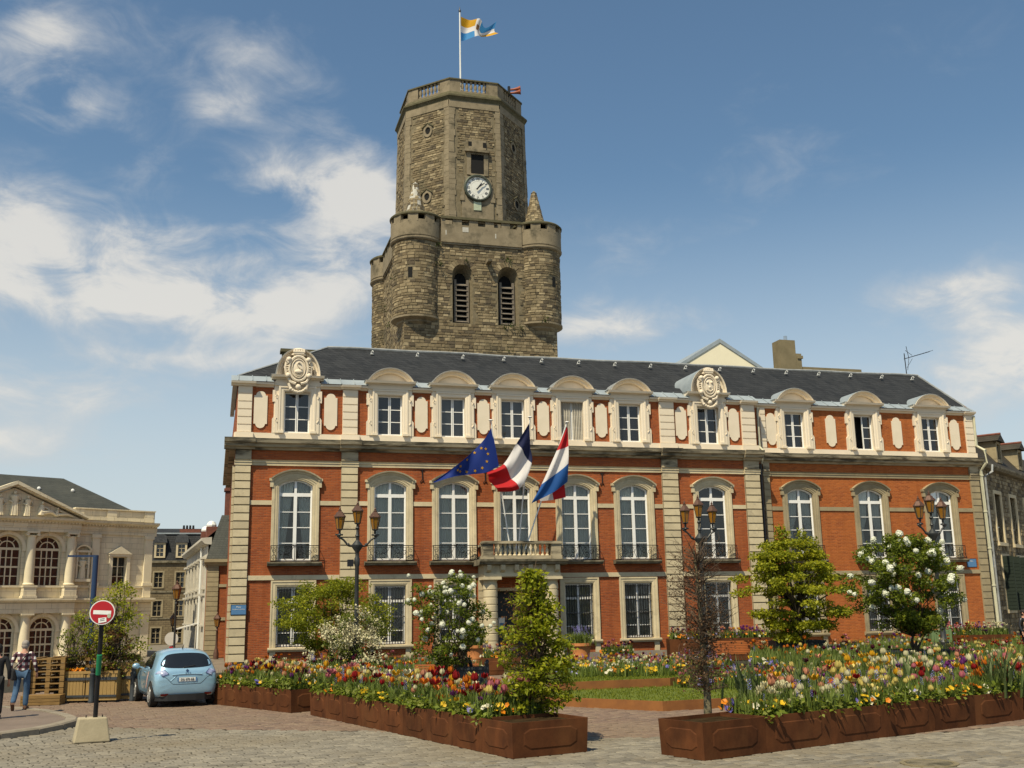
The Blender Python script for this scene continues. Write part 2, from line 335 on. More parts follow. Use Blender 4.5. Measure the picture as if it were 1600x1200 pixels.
M['concrete'] = mat('sandy concrete', (.40,.34,.225), (.33,.28,.185), 3, .9, .3, 30)
M['wood'] = mat('honey coloured timber', (.25,.15,.05), (.18,.105,.034), 4, .7, .15, 25, stretch=(1,1,6), rnd=.08)
M['wood_y'] = mat('yellow planter boards', (.33,.215,.075), (.27,.17,.06), 4, .7, .12, 25, stretch=(3,3,.6))
M['bench'] = mat('varnished orange bench slats', (.36,.115,.03), (.26,.08,.022), 4, .5, .1, 25, stretch=(.5,4,4))
M['anthracite'] = mat('anthracite planter', (.030,.036,.042), (.022,.027,.032), 3, .55, .05, 20)
M['postgrey'] = mat('dark slate grey post', (.045,.052,.058), (.035,.04,.046), 4, .5)
M['verdigris'] = mat('sage green planter paint', (.15,.22,.095), (.12,.18,.075), 3, .6)
M['terra'] = mat('terracotta', (.52,.205,.07), (.44,.165,.055), 3, .8, .1, 20)
M['bark'] = mat('bark', (.075,.058,.038), (.045,.034,.022), 6, .95, .5, 18)
M['bark_l'] = mat('pale mossy bark', (.17,.145,.085), (.11,.095,.055), 8, .95, .5, 18)
M['twig'] = mat('bare twigs', (.11,.075,.048), (.075,.05,.032), 6, .95)
M['signred'] = flat('sign red', (.42,.012,.018), .4); M['signwhite'] = flat('sign white', (.78,.78,.74), .45)
M['signback'] = flat('sign rim', (.55,.53,.48), .5); M['tape'] = flat('green tape', (.015,.20,.085), .45)
M['plateblue'] = flat('street plate blue', (.085,.20,.38), .4); M['polepaint'] = flat('blue pole paint', (.018,.04,.10), .4)
M['palais'] = brick_mat('pale cream ashlar', (.74,.655,.47), (.64,.56,.395), (.38,.33,.23), bw=.85, bh=.33, ms=.012, bump=.5, c3=(.68,.60,.43), dirt=(.54,.47,.33))
M['palais_l'] = mat('light carved stone', (.74,.655,.47), (.64,.56,.40), 1.2, .85, .1, 12)
M['rubble'] = brick_mat('old rubble stone', (.20,.155,.088), (.135,.10,.058), (.085,.068,.042), bw=.42, bh=.19, ms=.018, bump=.8, c3=(.24,.19,.11))
M['stucco'] = mat('white rendered wall', (.56,.52,.44), (.47,.44,.37), 1.5, .85, .1, 12, c3=(.34,.31,.25), s3=2, f3=(.55,.8))
M['cream'] = mat('cream gable render', (.84,.77,.56), (.80,.73,.53), 1, .85)
M['chim'] = mat('drab rendered chimney', (.22,.18,.105), (.17,.14,.08), 1.5, .9, .3, 10)
M['pot_red'] = mat('chimney pot clay', (.20,.07,.045), (.13,.05,.035), 5, .8)
M['pipe'] = mat('pale painted downpipe', (.55,.53,.38), (.48,.46,.33), 2, .5); M['pipe_d'] = mat('dark downpipe', (.05,.05,.048), None, 3, .5)
M['carpaint'] = mat('pale metallic blue car paint', (.29,.48,.62), (.285,.47,.61), 3, .28, 0, metal=.3, spec=.5, coat=1.0)
M['carglass'] = mat('tinted car glass', (.010,.012,.014), (.012,.014,.016), 2, .06, 0, spec=.7)
M['tyre'] = mat('tyre rubber', (.018,.017,.016), (.03,.028,.025), 6, .85, .2, 40); M['rim'] = mat('silver alloy', (.52,.51,.48), (.42,.41,.39), 4, .35, metal=.6)
M['blackplastic'] = flat('black bumper plastic', (.016,.016,.017), .6); M['tail'] = mat('clear blue tail lamp', (.42,.46,.60), (.16,.18,.34), 9, .12, spec=.7)
M['reflector'] = flat('red reflector', (.20,.012,.012), .25); M['chrome'] = mat('chrome trim', (.62,.62,.6), None, 4, .15, metal=.9); M['platewhite'] = flat('number plate white', (.72,.72,.68), .4)
M['skin'] = mat('skin', (.46,.25,.17), (.40,.21,.14), 6, .6); M['hair'] = mat('grey hair', (.30,.27,.24), (.20,.18,.16), 20, .8, .3, 60); M['darkhair'] = flat('dark hair', (.015,.012,.010), .7)
M['denim'] = mat('blue denim', (.060,.115,.195), (.04,.08,.145), 5, .9, .2, 30); M['leather'] = mat('brown shoe leather', (.10,.050,.028), None, 5, .6); M['blackcloth'] = mat('black cloth', (.012,.012,.014), (.02,.02,.022), 5, .85, .2, 30)
# ================================================================== TOWN HALL
WY = 0.6                                                    # the right wing stands back
hall = thing('town_hall', 'long red brick town hall with cream stone pilasters and dark slate roof behind the garden', 'town hall')

def wall_grid(mb, x0, x1, z0, z1, holes, Y, t=.4, mi=0, hm=None):
    xs = sorted({x0, x1}|{h[0] for h in holes}|{h[1] for h in holes}); zs = sorted({z0, z1}|{h[2] for h in holes}|{h[3] for h in holes})
    for i in range(len(xs)-1):
        for k in range(len(zs)-1):
            cx, cz = (xs[i]+xs[i+1])/2, (zs[k]+zs[k+1])/2
            if any(h[0] < cx < h[1] and h[2] < cz < h[3] for h in holes): continue
            mb.add([(xs[i],Y,zs[k]),(xs[i+1],Y,zs[k]),(xs[i+1],Y,zs[k+1]),(xs[i],Y,zs[k+1])], [(0,1,2,3)], mi)
    for a, b, c, d in holes:
        for P, Q in (((a,c),(b,c)),((b,c),(b,d)),((b,d),(a,d)),((a,d),(a,c))):
            mb.add([(P[0],Y,P[1]),(Q[0],Y,Q[1]),(Q[0],Y+t,Q[1]),(P[0],Y+t,P[1])], [(0,1,2,3)], mi)
    return mb
FFM = [2.72, 7.04, 10.07, 16.16, 19.18, 23.46]; FFD = 13.07; FFW = [28.83, 33.07, 37.45]
GWM = [2.72, 7.06, 10.07, 16.19, 19.23, 23.5]; GWW = FFW
DOM = [2.68, 7.0, 10.05, 13.03, 16.08, 19.15, 23.46]; DOW = [28.80, 33.03, 37.30]
def ffh(x): return (x-.84, x+.84, 4.68, 8.45)
def gwh(x): return (x-.78, x+.78, .96, 3.66)
def doh(x): return (x-.60, x+.60, 10.50, 12.48)
mb = MB()
holes = [ffh(x) for x in FFM+[FFD]]+[gwh(x) for x in GWM]+[(FFD-1.06, FFD+1.06, .02, 3.42)]
wall_grid(mb, 0, 26.2, 0, 10.19, holes, 0)
wall_grid(mb, 0, 26.2, 10.19, 12.95, [doh(x) for x in DOM], 0)
mb.box(0, .0001+.35, .4, 14.8, 0, 12.7)
mb.add([(26.2,0,0),(26.2,WY,0),(26.2,WY,12.9),(26.2,0,12.9)], [(0,1,2,3)])
mb.obj('wall', M['brick'], hall)
mb = MB(); wall_grid(mb, 26.2, 40.05, 0, 10.19, [ffh(x) for x in FFW]+[gwh(x) for x in GWW], WY)
wall_grid(mb, 26.2, 40.05, 10.19, 12.95, [doh(x) for x in DOW], WY)
mb.add([(40.05,WY,0),(40.05,9,0),(40.05,9,15.7),(40.05,4.6,15.7),(40.05,WY,13.0)], [(0,1,2,3,4)])
mb.obj('wing_wall', M['brick_wing'], hall)
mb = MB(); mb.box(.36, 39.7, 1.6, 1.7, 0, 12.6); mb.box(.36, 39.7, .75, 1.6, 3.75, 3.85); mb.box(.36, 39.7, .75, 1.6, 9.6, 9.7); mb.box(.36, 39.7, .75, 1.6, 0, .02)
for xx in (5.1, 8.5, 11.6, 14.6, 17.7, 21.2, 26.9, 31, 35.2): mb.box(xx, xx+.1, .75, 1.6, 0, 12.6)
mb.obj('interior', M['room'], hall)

# plinth, string courses, attic base
mb = MB()
for a, b, y in ((-.06, FFD-1.5, 0), (FFD+1.5, 26.2, 0), (26.2, 40.1, WY)): mb.box(a, b, y-.07, y+.01, 0, .375)
mb.obj('plinth', M['kerb'], hall)
PIL = [(0.0, .70), (4.75, 5.52), (20.73, 21.60), (25.33, 26.17)]
WPIL = [(26.72, 27.10), (39.5, 40.07)]
def gaps(a, b, cut):
    out = []; x = a
    for c, d in sorted(cut):
        if c > x: out.append((x, min(c, b)))
        x = max(x, d)
    if x < b: out.append((x, b))
    return out
mb = MB(); mw = MB()
for a, b in gaps(0, 26.17, PIL+[(FFD-1.75, FFD+1.75)]): MB().box(a, b, -.07, 0.01, 3.885, 4.09).obj('string_course', M['lime'], hall)
for a, b in gaps(26.2, 40.05, WPIL): MB().box(a, b, WY-.07, WY+.01, 3.885, 4.09).obj('string_course', M['wing_stone'], hall)
mb = MB(); mw = MB()
for a, b in gaps(0, 26.17, PIL+[(x-1.06, x+1.06) for x in FFM+[FFD]]): MB().box(a, b, -.045, .01, 7.22, 7.42).obj('string_course', M['lime'], hall)
for a, b in gaps(26.2, 40.05, WPIL+[(x-1.06, x+1.06) for x in FFW]): MB().box(a, b, WY-.045, WY+.01, 7.22, 7.42).obj('string_course', M['wing_stone'], hall)
mb = MB(); mw = MB()
arch_prof = [(0.01, 9.0), (-.06, 9.0), (-.06, 9.12), (-.09, 9.13), (-.09, 9.21), (-.13, 9.25), (.01, 9.27)]
for a, b in gaps(0, 26.17, PIL): MB().prism_x(arch_prof, a, b).obj('architrave', M['lime'], hall)
for a, b in gaps(26.2, 40.05, WPIL): MB().prism_x([(y+WY, z) for y, z in arch_prof], a, b).obj('architrave', M['wing_stone'], hall)
for a, b in PIL: MB().prism_x([(y-.10, z) for y, z in arch_prof[1:-1]]+[(0, 9.25), (0, 9)], a-.03, b+.03).obj('pilaster_band', M['lime'], hall)
for a, b in WPIL: MB().prism_x([(y-.08+WY, z) for y, z in arch_prof[1:-1]]+[(WY, 9.25), (WY, 9)], a-.03, b+.03).obj('pilaster_band', M['wing_stone'], hall)
cp = [(.01, 9.70), (-.10, 9.71), (-.14, 9.79), (-.28, 9.83), (-.31, 9.96), (-.43, 9.99), (-.46, 10.11), (-.49, 10.185), (.01, 10.2)]
def run_cornice(prof, segs, brk, yy, d, nm, m):
    for a, b in segs: MB().prism_x([(y+yy, z) for y, z in prof], a, b).obj(nm, m, hall)
    for a, b in brk:
        MB().prism_x([(y+yy-d, z) for y, z in prof[1:-1]]+[(yy-.005, prof[-2][1]), (yy-.005, prof[1][1])], a, b).obj(nm, m, hall)
brk = [(a-.10, b+.12) for a, b in PIL]; brk[0] = (-.50, .85)
run_cornice(cp, gaps(-.50, 26.29, brk), brk, 0, .14, 'main_cornice', M['cornice']); m1 = MB()
m1.box(-.43, 0, 0, 15, 9.84, 10.19); m1.box(-.26, 0, 0, 15, 9.71, 9.835)
m1.obj('main_cornice', M['cornice'], hall)
run_cornice(cp, [(26.3, 40.25)], [], WY, .1, 'main_cornice', M['cornice'])
mb = MB()
for a, b in gaps(-.08, 26.2, [(p-.04, q+.04) for p, q in PIL]): mb.box(a, b, -.10, .01, 10.2, 10.49)
for a, b in PIL: mb.box(a-.04, b+.04, -.2, .01, 10.2, 10.49)
mb.box(26.2, 40.15, WY-.10, WY+.01, 10.2, 10.49); mb.box(-.1, 0, 0.01, 15, 10.2, 10.49)
mb.obj('attic_base', M['paint'], hall)
for a, b in PIL+WPIL:                                       # pilaster tops in the frieze, cornice shade put into their darker stone
    yy = WY if a > 26.3 else 0
    MB().box(a, b, yy-.12, yy, 9.27, 9.705).obj('pilaster_cap', M['cornice'], hall)
# quoins: every stone its own piece
def quoins(a, b, yy, z0, z1, n, m, d=.135, name='quoin_stone'):
    h = (z1-z0)/n; w = b-a
    proto = MB(); e = .018
    proto.add([(0,0,e),(w,0,e),(w,0,h-e),(0,0,h-e),(e,-d,e*1.6),(w-e,-d,e*1.6),(w-e,-d,h-e*1.6),(e,-d,h-e*1.6)], [(4,5,6,7),(0,1,5,4),(1,2,6,5),(2,3,7,6),(3,0,4,7)])
    me = proto.mesh('quoin_stone', m)
    for i in range(n): link(name, me, hall, (a, yy-.001, z0+i*h))
    MB().box(a+.004, b-.004, yy-d*.72, yy, z0, z1).obj('pilaster_core', M['sill'] if m is M['lime'] else m, hall)
for a, b in PIL: quoins(a, b, 0, .38, 9.0, 24, M['lime'])
for a, b in WPIL: quoins(a, b, WY, .38, 9.0, 24, M['wing_stone'], .10)
for a, b in PIL: quoins(a+.02, b-.04, 0, 10.49, 12.64, 6, M['paint'], .12)
quoins(26.75, 27.08, WY, 10.49, 12.64, 6, M['paint'], .10); quoins(39.55, 40.07, WY, 10.49, 12.64, 6, M['paint'], .10)
# side return of the first pilaster
mb = MB()
for i in range(24): mb.box(-.10, 0, .02, .62 if i % 2 else .42, .40+i*.359, .72+i*.359)
mb.obj('return_quoins', M['lime'], hall, kind='stuff')
# attic cornice between the dormers
ap = [(.01, 12.62), (-.06, 12.64), (-.09, 12.70), (-.20, 12.73), (-.23, 12.82), (.01, 12.84)]
DCUT = [(x-1.07, x+1.07) for x in DOM]; WCUT = [(x-1.07, x+1.07) for x in DOW]
ab = [(a-.05, b+.07) for a, b in PIL]; ab[0] = (-.3, .80)
run_cornice(ap, gaps(-.3, 26.3, DCUT+ab), ab, 0, .14, 'attic_cornice', M['paint'])
run_cornice(ap, gaps(26.3, 40.2, WCUT+[(39.5, 40.2)]), [(39.5, 40.2)], WY, .08, 'attic_cornice', M['paint'])
# oblong attic panels with rounded ends
def panel_poly(w=.60, h=1.72):
    hw, hh = w/2, h/2; r = hw*.72; pts = []
    for s in (1, -1):
        a0 = 0 if s > 0 else PI
        zz = s*(hh-r*.92)
        arc = [(r*math.cos(a0+PI*i/10), zz+r*math.sin(a0+PI*i/10)*.92) for i in range(11)]
        pts += ([(hw, zz)] if s > 0 else [(-hw, zz)])+arc+([(-hw, zz)] if s > 0 else [(hw, zz)])
    return pts
pm = MB().prism_y(panel_poly(), -.05, .0).mesh('attic_panel', M['paint'])
for x in (1.04, 4.22, 8.5, 11.55, 14.58, 17.62, 21.95, 24.92): link('attic_panel', pm, hall, (x, -.001, 11.57))
for x in (27.42, 31.0, 35.12, 38.85): link('attic_panel', pm, hall, (x, WY-.001, 11.52))

# ---------------------------------------------------------------- windows
def arch_path(hw, z0, zs, rise, n=12):
    R = (hw*hw+rise*rise)/(2*rise); zc = zs+rise-R; a = math.asin(min(1, hw/R)); P = [(-hw, z0, -1, 0)]
    for i in range(n+1):
        t = -a+2*a*i/n; nx, nz = math.sin(t), math.cos(t)
        if i in (0, n):
            k = Vector((nx+(-1 if i == 0 else 1), nz)); k.normalize(); s = 1/max(.5, k.dot(Vector((nx, nz)))); nx, nz = k.x*s, k.y*s
        P.append((R*math.sin(t), zc+R*math.cos(t), nx, nz))
    P.append((hw, z0, 1, 0)); return P
def arc_only(hw, zs, rise, n=12):
    R = (hw*hw+rise*rise)/(2*rise); zc = zs+rise-R; a = math.asin(min(1, hw/R))
    return [(R*math.sin(t), zc+R*math.cos(t), math.sin(t), math.cos(t)) for t in [-a+2*a*i/n for i in range(n+1)]]
def rect_path(hw, z0, z1): return [(-hw, z0, -1, 0), (-hw, z1, -1, 1), (hw, z1, 1, 1), (hw, z0, 1, 0)]
def curtain(kind, hw, z0, z1, ztop):
    mb = MB(); Y = .31
    def sheet(xa0, xa1, za, xb0, xb1, zb, waves, amp=.05):
        n = 40; vs = []
        rows = 5
        for k in range(rows+1):
            f = k/rows
            for i in range(n+1):
                u = i/n; xa = xa0+(xa1-xa0)*u; xb = xb0+(xb1-xb0)*u
                vs.append((xa+(xb-xa)*f, Y+amp*math.sin(u*waves*2*PI+.6*f), za+(zb-za)*f))
        mb.add(vs, [(k*(n+1)+i, k*(n+1)+i+1, (k+1)*(n+1)+i+1, (k+1)*(n+1)+i) for k in range(rows) for i in range(n)])
    if kind == 'full': sheet(-hw, -.03, ztop, -hw, -.05, z0, 6); sheet(.03, hw, ztop, .05, hw, z0, 6)
    elif kind == 'parted': sheet(-hw, -.05, ztop, -hw, -.5, z0, 5); sheet(.05, hw, ztop, .45, hw, z0, 5)
    elif kind == 'tied':
        zm = z0+1.5
        for s in (-1, 1):
            sheet(s*hw, s*.02, ztop, s*hw, s*.15, zm+.6, 5); sheet(s*hw, s*.15, zm+.6, s*hw, s*.42, zm-.1, 5); sheet(s*hw, s*.42, zm-.1, s*hw, s*.24, z0, 4)
    return mb
def scroll(cx, cz, r, turns, a0, s=1, n=16):
    return [(cx+s*(r*(1-.75*i/n))*math.cos(a0+turns*2*PI*i/n), 0, cz+(r*(1-.75*i/n))*math.sin(a0+turns*2*PI*i/n)) for i in range(n+1)]
def railing():
    mb = MB(); z0, z1, w = 4.72, 5.38, 1.05; y = -.31
    T = lambda pts, r=.013, n=4: mb.tube([(p[0], y+p[1], p[2]) for p in pts], r, n)
    T([(-w,0,z1),(w,0,z1)], .019); T([(-w,0,z0),(w,0,z0)], .016); T([(-w,0,z1-.09),(w,0,z1-.09)], .009)
    for s in (-1, 1):
        T([(s*w,0,z0-.04),(s*w,0,z1)], .016); T([(s*w*.76,0,z0),(s*w*.76,0,z1)], .011)
        mb.tube([(s*w, y, z1), (s*w, -.02, z1)], .016, 4); mb.tube([(s*w, y, z0), (s*w, -.02, z0)], .014, 4)
        T(scroll(s*.90, z0+.17, .12, 1.3, -PI/2, s)); T(scroll(s*.92, z1-.22, .10, 1.3, PI/2, s))
        T(scroll(s*.36, z0+.2, .17, 1.4, -PI/2, s), .014); T(scroll(s*.32, z1-.24, .14, 1.3, PI/2, s), .013); T(scroll(s*.62, z0+.33, .13, 1.2, 0, s))
        T([(s*.05,0,z0),(s*.2,0,z0+.3),(s*.05,0,z1-.02)], .013)
        for q in (-.1, .0, .1):
            T([(s*.70+q*.2, 0, z0), (s*.70+q*.2, 0, z1-.1)], .006)
    T([(0,0,z0),(0,0,z1+.08)], .02); T([(-.09,0,z1+.06),(0,0,z1-.06),(.09,0,z1+.06)], .02)
    return mb
RAIL = None; PANE = {}
def pane_rect(w, h, y):
    k = (round(w, 3), round(h, 3), y)
    if k not in PANE: PANE[k] = MB().add([(-w/2,y,-h/2),(w/2,y,-h/2),(w/2,y,h/2),(-w/2,y,h/2)], [(0,1,2,3)]).mesh('pane', GL[0])
    return PANE[k]
GL = [M['glass']]
def first_floor(x, yy, style, stone, door=False):
    global RAIL
    hw, z0, zs, rise = .75, 4.72, 8.10, .27
    mb = MB(); path = arch_path(hw, z0, zs, rise)
    mb.sweep(path, [(0, .10), (0, .20), (-.075, .20), (-.075, .13), (-.03, .10), (0, .10)])           # outer frame
    mb.box(-hw+.02, hw-.02, .115, .20, 7.62, 7.78); mb.box(-.075, .075, .11, .2, z0, 7.62); mb.box(-.055, .055, .115, .2, 7.78, 8.36)
    mb.box(-hw+.02, hw-.02, .125, .2, z0, z0+.10)
    step = (7.62-z0-.1)/4
    for i in (1, 2, 3):
        for a, b in ((-hw+.06, -.075), (.075, hw-.06)): mb.box(a, b, .135, .19, z0+.1+i*step-.018, z0+.1+i*step+.018)
    w = mb.obj('window', M['white'], hall, (x, yy, 0))
    s = MB(); s.sweep(path, [(.0, .22), (.0, -.05), (.05, -.055), (.07, -.075), (.16, -.075), (.18, -.10), (.30, -.10), (.31, -.085), (.31, .01)])
    ho = arc_only(1.10, 8.40, .40)
    s.sweep(ho, [(-.16, -.02), (-.14, -.13), (-.05, -.15), (-.03, -.24), (.03, -.26), (.03, .0)])
    s.sweep(arc_only(.95, 8.16, .34), [(.0, .0), (.0, -.09), (.24, -.09), (.24, .0)])
    for q in (-1, 1):
        s.box(min(q*1.0, q*1.15), max(q*1.0, q*1.15), -.14, .01, 8.02, 8.30); s.box(min(q*1.0, q*1.19), max(q*1.0, q*1.19), -.18, .01, 8.30, 8.42)
    s.obj('surround', stone, w)
    if not door:
        s = MB(); s.prism_x([(.05, 4.50), (-.33, 4.50), (-.36, 4.56), (-.42, 4.60), (-.42, 4.66), (.05, 4.69)], -1.19, 1.19)
        s.obj('sill', M['sill'], w)
        if RAIL is None: RAIL = railing().mesh('railing', M['iron'])
        link('railing', RAIL, w)
    for sgn in (-1, 1):
        pw = hw-.075-.075
        for i in range(4): link('pane', pane_rect(pw, step-.03, .165), w, (sgn*(.075+pw/2), 0, z0+.1+(i+.5)*step))
        key = ('arch', sgn, id(GL[0]))
        if key not in PANE:
            R = (hw*hw+rise*rise)/(2*rise); zc = zs+rise-R
            pts = [(sgn*.05, 7.78), (sgn*.68, 7.78)]+[(sgn*xx, zc+math.sqrt((R-.07)**2-xx*xx)) for xx in (.68, .5, .3, .05)]
            PANE[key] = MB().add([(a, .165, b) for a, b in pts], [tuple(range(len(pts)))]).mesh('pane', GL[0])
        link('pane', PANE[key], w)
    c = curtain(style, .74, z0, 7.6, 8.3)
    if c.v: c.obj('curtain', M['curtain'], w, smooth=True)
    return w
PROTO = {}
def get(kind, build, x, yy, pre=None):
    if kind in PROTO: return copy_tree(PROTO[kind], hall, (x, yy, 0))
    PROTO[kind] = build(); return PROTO[kind]
for x in FFM:
    st = 'parted' if x < 3 else ('none' if x > 23 else 'full')
    w = get('ff'+st, lambda: first_floor(x, 0, st, M['lime']), x, 0)
    if st == 'none': w['label'] = 'tall window standing dark without curtains'
    if st == 'parted': w['label'] = 'tall window with its curtains drawn apart'
first_floor(FFD, 0, 'full', M['lime'], True)['label'] = 'tall balcony window behind the flagpoles'
for x in FFW: get('ffw', lambda: first_floor(x, WY, 'tied', M['wing_stone']), x, WY)

def ground_window(x, yy, stone):
    hw, z0, z1 = .70, 1.0, 3.58
    mb = MB(); mb.sweep(rect_path(hw, z0, z1), [(0, .16), (0, .26), (-.07, .26), (-.07, .18), (0, .16)])
    mb.box(-hw, hw, .18, .26, z0, z0+.08); mb.box(-.07, .07, .165, .26, z0, z1); mb.box(-hw+.05, hw-.05, .17, .26, 2.84, 2.95)
    for zz in (1.58, 2.2):
        for a, b in ((-hw+.05, -.07), (.07, hw-.05)): mb.box(a, b, .19, .25, zz-.018, zz+.018)
    w = mb.obj('window', M['white'], hall, (x, yy, 0))
    s = MB(); s.sweep(rect_path(hw+.02, .96, 3.59), [(.0, .28), (.0, -.03), (.06, -.05), (.08, -.06), (.19, -.06), (.20, -.085), (.27, -.085), (.27, .01)])
    for q in (-1, 1): s.box(min(q*.72, q*.97), max(q*.72, q*.97), -.07, .01, .376, .78)
    s.obj('surround', stone, w)
    s = MB(); s.prism_x([(.1, .78), (-.10, .78), (-.13, .84), (-.19, .87), (-.19, .94), (.1, .97)], -1.06, 1.06); s.obj('sill', M['lime'] if stone is M['lime'] else stone, w)
    for sgn in (-1, 1):
        for za, zb in ((1.08, 1.565), (1.6, 2.185), (2.22, 2.84), (2.95, 3.5)):
            link('pane', pane_rect(hw-.14, zb-za, .225), w, (sgn*(.07+(hw-.14)/2), 0, (za+zb)/2))
    g = MB()
    for i in range(11):
        xx = -.63+i*.126; g.tube([(xx, .03, 1.02), (xx, .03, 3.52)], .017, 4)
    for zz in (1.10, 2.2, 3.0, 3.44): g.box(-.70, .70, .018, .042, zz-.014, zz+.014)
    for i in (-1, 1):
        g.tube([(i*.31+.07*math.cos(t), .03, 2.2+.11*math.sin(t)) for t in [k*PI/6 for k in range(13)]], .014, 4)
        g.tube([(i*.31+.07*math.cos(t), .03, 1.2+.10*math.sin(t)) for t in [k*PI/6 for k in range(13)]], .012, 4)
    g.obj('window_grille', M['iron'], w)
    c = curtain('full', .70, 1.0, 3, 3.55); c.obj('curtain', M['drape'], w, smooth=True)
    return w
for x in GWM: get('gw', lambda: ground_window(x, 0, M['lime']), x, 0)
for x in GWW: get('gww', lambda: ground_window(x, WY, M['wing_stone']), x, WY)

# ---------------------------------------------------------------- dormers
def ellipsoid(mb, c, r, n=10, k=7):
    prof = [(math.sin(PI*i/k), -math.cos(PI*i/k)) for i in range(k+1)]
    m2 = MB().lathe([(max(a, 1e-5), b) for a, b in prof], 0, 0, n)
    mb.add([(c[0]+x*r[0], c[1]+y*r[1], c[2]+z*r[2]) for x, y, z in m2.v], m2.f)
def crest(kind):
    mb = MB(); zc = 13.62
    mb.add([(x*.40, -.42 if 0 else -.30, z) for x, z in ()], [])
    ellipsoid(mb, (0, -.30, zc-.06), (.36, .13, .52), 16, 10)                                   # shield
    ring = [(.42*math.cos(t), -.36, zc-.06+.58*math.sin(t)) for t in [i*2*PI/28 for i in range(29)]]; mb.tube(ring, .065, 6)
    ring = [(.30*math.cos(t), -.41, zc-.06+.44*math.sin(t)) for t in [i*2*PI/28 for i in range(29)]]; mb.tube(ring, .028, 5)
    for s in (-1, 1):
        mb.tube([(s*.50, -.34, zc+.42), (s*.56, -.36, zc+.30), (s*.47, -.38, zc+.22), (s*.40, -.38, zc+.32)], .075, 6)
        ellipsoid(mb, (s*.44, -.40, zc+.36), (.12, .1, .12)); ellipsoid(mb, (s*.47, -.38, zc-.40), (.11, .1, .12))
        mb.tube([(s*.55, -.3, zc+.3), (s*.60, -.3, zc), (s*.54, -.3, zc-.35), (s*.36, -.33, zc-.68), (s*.12, -.36, zc-.78)], .07, 6)
        for i in range(5): ellipsoid(mb, (s*(.52-.01*i), -.36, zc+.16-i*.11), (.06, .05, .035), 6, 4)
        mb.tube([(s*.42, -.26, zc-.75), (s*.36, -.28, zc-1.0), (s*.16, -.30, zc-1.14), (0, -.32, zc-1.17)], .075, 6)
        for i in range(4): ellipsoid(mb, (s*(.08+.08*i), -.33, zc-1.14+.03*i*i*.5), (.07, .07, .07), 6, 4)
    ellipsoid(mb, (0, -.34, zc-.92), (.13, .1, .13)); mb.box(-.24, .24, -.42, -.16, zc+.62, zc+.70); mb.box(-.27, .27, -.44, -.16, zc+.70, zc+.75)
    for i in range(5): mb.taper(-.22+i*.11, -.30, zc+.75, zc+.88, .05, .12, .035, .10)
    ellipsoid(mb, (0, -.26, zc+.62), (.34, .14, .10)); ellipsoid(mb, (0, -.3, zc+.85), (.26, .12, .08))
    if kind == 'swan':
        mb.tube([(.06, -.43, zc-.20), (.12, -.44, zc-.10), (.0, -.45, zc+.02), (-.07, -.45, zc+.12), (-.03, -.45, zc+.22), (.06, -.45, zc+.20), (.09, -.45, zc+.14)], [.055, .05, .04, .036, .036, .036, .02], 6)
        ellipsoid(mb, (0, -.42, zc-.22), (.20, .07, .11)); mb.tube([(-.15, -.42, zc-.36), (.15, -.42, zc-.36)], .02, 5); mb.tube([(-.1, -.42, zc-.42), (.12, -.42, zc-.42)], .02, 5)
    else:
        for a, b in ((-.12, .12), (.12, .12), (0, -.14)): ellipsoid(mb, (a, -.42, zc+b), (.075, .06, .075), 8, 6)
        mb.tube([(-.18, -.42, zc-.26), (0, -.43, zc-.36), (.18, -.42, zc-.26)], .03, 5)
    return mb
